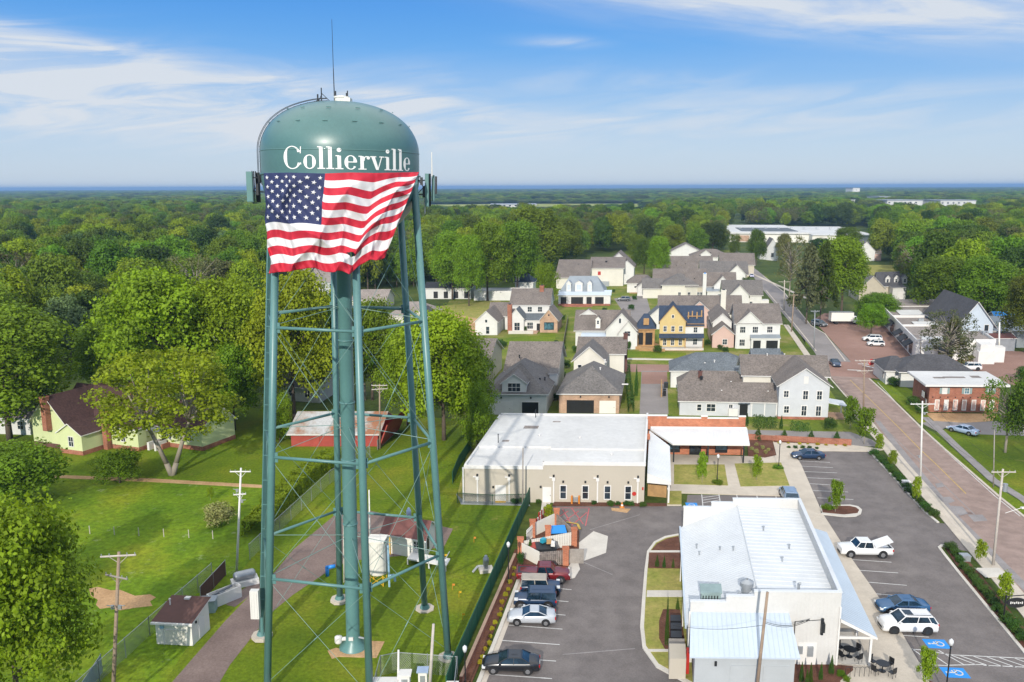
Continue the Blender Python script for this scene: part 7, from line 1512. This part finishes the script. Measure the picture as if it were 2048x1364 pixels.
h = House('brick_kerb_wall','low red brick wall along the foot of the green screened fence','wall',(925,1364),(934,1364)); m = MB(); a = Vector(P(922,1368)); b = Vector(P(1030,1118)); d = (b-a).normalized(); n = Vector((-d.y,d.x,0))*.15
bpy.data.objects.remove(h.root); m.add([a-n,b-n,b+n,a+n,a-n+Vector((0,0,.7)),b-n+Vector((0,0,.7)),b+n+Vector((0,0,.7)),a+n+Vector((0,0,.7))], [(4,5,6,7),(0,1,5,4),(1,2,6,5),(2,3,7,6),(3,0,4,7)]); tag(m.build('brick_kerb_wall','red_brick'),'low red brick wall along the foot of the green screened fence','wall')
m = MB(); a = Vector(P(1492,879)); b = Vector(P(1702,892)); d = (b-a).normalized(); n = Vector((-d.y,d.x,0))*.16; m.add([a-n,b-n,b+n,a+n,a-n+Vector((0,0,.95)),b-n+Vector((0,0,1.1)),b+n+Vector((0,0,1.1)),a+n+Vector((0,0,.95))], [(4,5,6,7),(0,1,5,4),(1,2,6,5),(2,3,7,6),(3,0,4,7)]); tag(m.build('brick_wall','red_brick'),'long low red brick wall behind the top of the right car park','wall')
# ---- bin enclosure
def at_(x, y): return Vector(P(x, y))
o = thing('bin_enclosure','bin enclosure of grey-white slatted boards between square brick piers','enclosure',at_(1100,1110)); o0 = at_(1100,1110)
for x_, y_ in ((1065,1075),(1113,1052),(1148,1092),(1041,1112),(1131,1132),(1096,1088)):
    c = at_(x_, y_)-o0; m = MB(); m.box(c.x-.32,c.x+.32,c.y-.32,c.y+.32,-.1,2.1); m.box(c.x-.38,c.x+.38,c.y-.38,c.y+.38,2.1,2.22); m.build('pier','orange_brick',o)
for a, b in (((1065,1075),(1113,1052)),((1113,1054),(1148,1090)),((1041,1112),(1146,1092)),((1043,1114),(1080,1134)),((1080,1134),(1131,1130)),((1065,1077),(1052,1090))):
    A, B = at_(*a)-o0, at_(*b)-o0; l = (B-A).length; d = (B-A)/l; n = Vector((-d.y,d.x,0)); m = MB(); k = int(l/.22)
    for i in range(k):
        s_ = A+d*(i*.22+.02); e = s_+d*.17; m.add([s_-n*.03,e-n*.03,e+n*.03,s_+n*.03]+[q+Vector((0,0,1.75)) for q in (s_-n*.03,e-n*.03,e+n*.03,s_+n*.03)], [(4,5,6,7),(0,1,5,4),(1,2,6,5),(2,3,7,6),(3,0,4,7)])
    for z_ in (.3,1.45): m.tube(A+n*.06+Vector((0,0,z_)), B+n*.06+Vector((0,0,z_)), .05, n=4)
    m.build('slatted_panel','pale_shingle' if a[0] > 1070 else 'warm_white',o)
A = at_(1133,1128)-o0; m = MB(); m.box(A.x+.1,A.x+1.9,A.y-.1,A.y+.0,.1,1.8); m.build('gate','grey_wood',o)
def bin_(label, x, y, w, d, hh, mat_, lid, grp='bins in the enclosure'):
    q = at_(x, y); o = thing('bin', label, 'bin', q, .1, grp); m = MB(); m.add([(-w/2,-d/2,.1),(w/2,-d/2,.1),(w/2,d/2,.1),(-w/2,d/2,.1),(-w/2-.1,-d/2-.1,hh),(w/2+.1,-d/2-.1,hh),(w/2+.1,d/2+.1,hh+.2),(-w/2-.1,d/2+.1,hh+.2)], [(0,1,5,4),(1,2,6,5),(2,3,7,6),(3,0,4,7),(0,3,2,1)]); m.build('body',mat_,o)
    m = MB(); m.add([(-w/2-.15,-d/2-.15,hh),(w/2+.15,-d/2-.15,hh),(w/2+.15,d/2+.15,hh+.22),(-w/2-.15,d/2+.15,hh+.22),(-w/2-.15,-d/2-.15,hh+.1),(w/2+.15,-d/2-.15,hh+.1),(w/2+.15,d/2+.15,hh+.32),(-w/2-.15,d/2+.15,hh+.32)], [(4,5,6,7),(0,1,5,4),(1,2,6,5),(2,3,7,6),(3,0,4,7),(0,3,2,1)]); m.build('lid',lid,o)
bin_('large bin with bright blue lid in the upper bay of the enclosure',1113,1082,1.9,1.3,1.3,'dark_steel','marking_blue'); bin_('open dark bin heaped with boxes in the lower bay of the enclosure',1092,1114,2.0,1.2,1.2,'dark_steel','dark_steel'); bin_('smaller brown bin at the left of the lower enclosure bay',1071,1112,1.0,1.0,1.1,'brown_boards','barn_red')
for k, (x_, y_, z_, mt, lab) in enumerate([(1098,1112,1.45,'raw_wood','cardboard box on the heaped bin'),(1086,1110,1.45,'teal_glassware','blue box on the heaped bin'),(1106,1116,1.4,'white_paint','white sack on the heaped bin')]):
    q = at_(x_, y_); m = MB(); m.add([(-.3,-.25,0),(.32,-.2,0),(.3,.25,0),(-.28,.22,0),(-.27,-.2,.45),(.3,-.22,.4),(.26,.2,.5),(-.3,.2,.42)], [(0,3,2,1),(4,5,6,7),(0,1,5,4),(1,2,6,5),(2,3,7,6),(3,0,4,7)]); o = m.build('box',mt); o.location = (q.x,q.y,z_+.1); o.rotation_euler.z = k*.7; tag(o, lab, 'box', 'rubbish on the heaped bin')
# ---- cone, bollards, barriers, small signs
q = at_(1244,1015); o = thing('traffic_cone','orange and white traffic cone on the drive by the tan building','cone',q); m = MB(); m.lathe([(.22,.04),(.05,.75),(.01,.76)],12); m.build('cone','orange_paint',o); m = MB(); m.lathe([(.175,.26),(.125,.46)],12); m.build('white_band','white_paint',o); m = MB(); m.box(-.3,.3,-.3,.3,.0,.05); m.build('base','orange_paint',o)
for k, x_ in enumerate((1143.5,1158)):
    q = at_(x_,1009); m = MB(); m.lathe([(.02,0),(.13,0),(.13,1.15),(.09,1.25),(.01,1.28)],12); o = m.build('bollard','orange_paint'); o.location = q; tag(o, ['left','right'][k]+' yellow-orange bollard guarding the gas meter on the tan wall','bollard','orange bollards at the tan wall')
q = at_(1151,1007); o = thing('gas_meter','small grey gas meter between the two orange bollards','meter',q); m = MB(); m.box(-.3,.3,-.15,.15,.4,.8); m.build('meter_body','galvanised',o); m = MB(); m.tube((-.2,0,0),(-.2,0,.45),.03,n=6); m.tube((.2,0,0),(.2,0,.9),.03,n=6); m.build('pipe','galvanised',o)
for k, (x_, y_) in enumerate([(1078,1049),(1083,1036)]):
    q = at_(x_, y_); o = thing('barrier_board',['lower','upper'][k]+' red and white barrier board beside the young shrub tree','barrier',q,1.1,'red and white barriers'); m = MB()
    for i in range(5): m.box(-.9+i*.36,-.54+i*.36,-.03,.03,.35,1.05,i%2)
    m.build('board',['red_paint','white_paint'],o); m = MB(); m.tube((-.7,0,0),(-.7,0,.4),.04,n=5); m.tube((.7,0,0),(.7,0,.4),.04,n=5); m.build('feet','galvanised',o)
q = at_(1741,745); o = thing('stop_sign','red octagonal stop sign at the crossroads beside the pole','sign',q); m = MB(); m.tube((0,0,0),(0,0,2.9),.05,n=6); m.build('post','galvanised',o); m = MB(); ps = [(.75*math.cos(math.pi/8+k*math.pi/4), .75*math.sin(math.pi/8+k*math.pi/4)) for k in range(8)]
m.add([(a,-.05,2.4+b) for a,b in ps]+[(a,-.02,2.4+b) for a,b in ps], [tuple(range(8)),tuple(range(8,16))[::-1]]+[(k,(k+1)%8+0,8+(k+1)%8,8+k) for k in range(8)]); pl_ = m.build('plate','red_paint',o)
def tiny_text(txt, par, x0, z0, hgt_, y_, mat_):
    """block capitals from straight bars"""
    SEG = {'S':[(0,1,1,1),(0,.5,0,1),(0,.5,1,.5),(1,0,1,.5),(0,0,1,0)],'T':[(0,1,1,1),(.5,0,.5,1)],'O':[(0,0,0,1),(1,0,1,1),(0,0,1,0),(0,1,1,1)],'P':[(0,0,0,1),(0,1,1,1),(1,.5,1,1),(0,.5,1,.5)]}
    m = MB(); x = x0
    for ch in txt:
        for a, b, c, d in SEG[ch]:
            w = hgt_*.55; xa, xb = sorted((x+a*w, x+c*w)); za, zb_ = sorted((z0+b*hgt_, z0+d*hgt_)); e = hgt_*.09; m.box(xa-e, xb+e, y_-.01, y_, za-e, zb_+e)
        x += hgt_*.82
    return m.build('lettering', mat_, par)
tiny_text('STOP', pl_, -.56, 2.22, .36, -.055, 'white_paint')
q = at_(1767,748); o = thing('feather_banner','small white and red banner at the side road beside the white pickup','banner',q); m = MB(); m.tube((0,0,0),(0,0,2.2),.03,n=5); m.build('post','galvanised',o); m = MB(); m.box(0,.7,-.02,.02,.2,1.1,1); m.box(0,.7,-.02,.02,1.1,2.1,0); m.build('cloth',['white_paint','red_paint'],o)
q = at_(2006,1246); o = thing('oval_sign','black oval hanging sign with pale lettering beside the lower street strip','sign',q); m = MB(); m.tube((0,0,0),(0,0,2.9),.07,n=8); m.tube((0,0,2.75),(2.1,.1,2.85),.05,n=6); m.build('post','black_paint',o)
m = MB(); m.add([(1.05+.95*math.cos(k*math.pi/12),-.05,2.1+.5*math.sin(k*math.pi/12)) for k in range(24)]+[(1.05+.95*math.cos(k*math.pi/12),.05,2.1+.5*math.sin(k*math.pi/12)) for k in range(24)], [tuple(range(24)),tuple(range(24,48))[::-1]]+[(k,(k+1)%24,24+(k+1)%24,24+k) for k in range(24)]); pl_ = m.build('plate','black_paint',o)
m = MB()
for i in range(7): a = .42+i*.18; m.box(a, a+.11, -.07, -.055, 2.0+.05*(i%2), 2.24-.03*(i%3))
m.build('lettering','white_paint',pl_)
for nm_, lab, x_, y_, dx, dy, dz, mt in (('meter_box','white equipment box in the shrubs between car park and street',1811,976,.9,.6,1.0,'white_paint'),('utility_box','grey box near the car park entrance strip',1929,1122,.9,.8,.7,'galvanised'),('valve_cover','pale square concrete cover in the verge below the street pole',1984,1148,2.6,2.0,.12,'pale_concrete')):
    q = at_(x_, y_); m = MB(); m.box(-dx/2,dx/2,-dy/2,dy/2,0,dz*.85); m.box(-dx/2-.04,dx/2+.04,-dy/2-.04,dy/2+.04,dz*.85,dz); o = m.build(nm_, mt); o.location = (q.x,q.y,.08); tag(o, lab, 'box')
q = at_(1743,1134); m = MB()
# ---- terrace furniture
def chair(x, y, rz, lab):
    o = thing('terrace_chair', lab, 'chair', (x,y,.12), rz, 'black chairs on the terrace'); m = MB(); m.box(-.24,.24,-.24,.24,.42,.47); m.build('seat','black_paint',o); m = MB(); m.box(-.24,.24,.2,.25,.5,.95); m.build('backrest','black_paint',o)
    for sx in (-.2,.2):
        for sy in (-.2,.2): m = MB(); m.tube((sx,sy,0),(sx,sy,.43),.02,n=5); m.build('leg','black_paint',o)
for k, (x_, y_) in enumerate([(1698,1316),(1764,1345)]):
    q = at_(x_, y_); w_ = ['under the veranda','out on the concrete']; o = thing('round_table','round black table '+w_[k],'table',(q.x,q.y,.14),0,'black terrace tables'); m = MB(); m.lathe([(.02,.72),(.55,.72),(.55,.76),(.02,.765)],20); m.build('table_top','black_paint',o); m = MB(); m.lathe([(.3,0),(.3,.04),(.05,.06),(.05,.72)],12); m.build('pedestal','black_paint',o)
    for j in range(4): a = j*math.pi/2+.5; chair(q.x+.95*math.cos(a), q.y+.95*math.sin(a), a-math.pi/2, 'black metal chair at the round table '+w_[k])
q = at_(1709,1356); o = thing('bike_rack','small dark wire bicycle rack beside the terrace bed','rack',(q.x,q.y,.14)); m = MB()
for i in range(5): m.path([(-.8+i*.4,0,0),(-.8+i*.4,0,.8),(-.6+i*.4,0,.9),(-.4+i*.4,0,.8),(-.4+i*.4,0,0)], .02, 5)
m.build('hoops','dark_steel',o)
# ---- tower service gear
q = at_(444,1205); o = thing('white_trough','long white metal trough filled with odds and ends beside the brown board fence','trough',q,.85); m = MB(); m.box(-1.3,1.9,-.55,-.47,0,1.25); m.box(-1.3,1.9,.47,.55,0,1.25); m.box(-1.3,-1.22,-.47,.47,0,1.25); m.box(1.82,1.9,-.47,.47,0,1.35); m.box(-1.22,1.82,-.47,.47,0,.9); m.build('trough','white_paint',o); m = MB(); m.tube((-.9,.1,1.1),(1.3,.2,1.3),.14,n=8); m.box(-.3,.3,-.3,.0,.9,1.2); m.build('stored_pipe','paint_grey',o)
q = at_(490,1168); o = thing('gas_tank','silver horizontal gas tank in a white block cradle beside the white utility pole','gas tank',q,.5); m = MB(); R_ = .5; pr = [(.01,-1.15),(.3,-1.1),(.46,-.95),(.5,-.8),(.5,.8),(.46,.95),(.3,1.1),(.01,1.15)]; k = 16; vs = []
for i in range(k):
    t = 2*math.pi*i/k
    for r_, x_ in pr: vs.append((x_, r_*math.cos(t), 1.05+r_*math.sin(t)))
m.add(vs, [(i*8+j, i*8+j+1, ((i+1)%k)*8+j+1, ((i+1)%k)*8+j) for i in range(k) for j in range(7)]); m.build('tank','galvanised',o,True); m = MB(); m.box(-1.35,1.35,-.7,.7,0,.6); m.build('cradle','white_paint',o)
q = at_(415,1222); o = thing('green_cabinet','grey-green cabinet with flat lid behind the cream pump shed','cabinet',q,.1); m = MB(); m.box(-.85,.85,-.5,.5,0,1.25); m.build('body','teal_box',o); m = MB(); m.box(-.95,.95,-.6,.6,1.25,1.33); m.build('lid','grey_metal_roof',o)
q = at_(757,1166); o = thing('treatment_tank','tall white aeration tank on a yellow stand behind the right front tower leg','tank',q,-.1)
m = MB(); m.lathe([(.02,1.15),(.85,1.2),(.9,1.4),(.9,4.9),(.85,5.0),(.02,5.1)],24); m.box(-.95,.95,-.95,.95,4.9,5.05); m.build('vessel','warm_white',o); m = MB(); m.box(.55,1.0,-.5,.6,1.3,4.8); m.build('side_duct','galvanised',o)
for sx in (-.7,.7):
    for sy in (-.7,.7): m = MB(); m.tube((sx,sy,0),(sx,sy,1.2),.06,n=6); m.tube((sx,sy,.1),(-sx,sy,1.1),.03,n=5); m.build('stand_leg','yellow_paint',o)
m = MB(); m.path([(1.35,-.7,0),(1.35,-.7,4.6)], .11, 8); m.path([(1.35,-.6,1.2),(1.9,-.6,1.3),(1.95,-.6,.6)], .13, 8); m.build('pipe','pale_blue_pipe',o)
q = at_(655,1152); m = MB(); m.tube((0,0,0),(0,0,1.0),.2,n=12); m.ball((0,0,1.0),.21,12); m.tube((0,0,1.0),(.85,.2,1.05),.2,n=12); o = m.build('blue_pipe_elbow','blue_pipe',None,True); o.location = q; tag(o,'bright blue bent pipe standing beside the service drive','pipe')
for k, (x_, y_, lab) in enumerate([(818,1043,'grey wellhead with pump motor behind the treatment building'),(972,1142,'grey wellhead with elbow pipe on the lawn near the green fence')]):
    q = at_(x_, y_); o = thing('wellhead', lab, 'wellhead', q, .2, 'wellheads on the tower lawn'); m = MB(); m.box(-.75,.75,-.6,.6,0,.35); m.build('base','pale_concrete',o); m = MB(); m.lathe([(.22,.3),(.22,.8),(.32,.85),(.32,1.5),(.2,1.6),(.2,1.75),(.02,1.9)],14); m.build('motor','paint_sky' if not k else 'galvanised',o,True); m = MB(); m.path([(0,0,.6),(-.9,0,.65),(-1.5,-.2,.1)], .13, 8); m.build('elbow_pipe','galvanised',o)
for k, (x_, y_, w_, d_, h2, mt, tp, lab) in enumerate([(811,1398,.85,.7,2.3,'white_paint','white_paint','white electrical cabinet in the fenced equipment yard'),(847,1396,.7,.6,2.5,'warm_white','paint_sky','pale cabinet with blue roof in the fenced equipment yard'),(775,1402,2.2,1.2,1.6,'paint_sky','white_paint','wide low pale-blue cabinet at the left of the equipment yard'),(905,1405,.8,.5,1.6,'white_paint','white_paint','small white cabinet at the right of the equipment yard')]):
    q = at_(x_, y_); o = thing('equipment_cabinet', lab, 'cabinet', q, 0, 'cabinets in the equipment yard'); m = MB(); m.box(-w_/2,w_/2,-d_/2,d_/2,0,h2); m.build('body',mt,o); m = MB(); m.box(-w_/2-.12,w_/2+.12,-d_/2-.12,d_/2+.12,h2,h2+.1); m.build('roof',tp,o); m = MB(); m.box(-w_*.3,w_*.3,-d_/2-.02,-d_/2,.3,h2-.3); m.build('door','galvanised',o)
# low things on the lawns
for k, (x_, y_) in enumerate([(890,1120),(905,1180),(918,1195),(948,1085),(925,1240),(880,1105)]):
    q = at_(x_, y_); m = MB(); m.tube((0,0,0),(0,0,.7),.025,n=5); m.box(0,.25,-.01,.01,.5,.7); o = m.build('marker_flag','orange_paint' if k%2 else 'yellow_paint'); o.location = q; tag(o, ('orange' if k%2 else 'yellow')+' utility marker flag on the tower lawn', 'marker', ('orange' if k%2 else 'yellow')+' marker flags on the tower lawn')
m = MB(); m.box(-20500,20500,-900,26500,-1,60); hz = m.build('haze', [])
hm = bpy.data.materials.new('haze'); hm.use_nodes = True; hn = hm.node_tree; hn.nodes.remove(hn.nodes['Principled BSDF'])
pv = hn.nodes.new('ShaderNodeVolumePrincipled'); pv.inputs['Color'].default_value = (.32,.55,.90,1); pv.inputs['Density'].default_value = HAZE; pv.inputs['Anisotropy'].default_value = .2
hn.links.new(pv.outputs[0], hn.nodes['Material Output'].inputs['Volume']); hz.data.materials.append(hm); tag(hz, kind='stuff')
# ------------------------------------------------------------------ ground to the horizon
m = MB(); m.add([(-20000,-400,0),(20000,-400,0),(20000,26000,0),(-20000,26000,0)], [(0,1,2,3)]); struct('terrain', m, 'terrain')
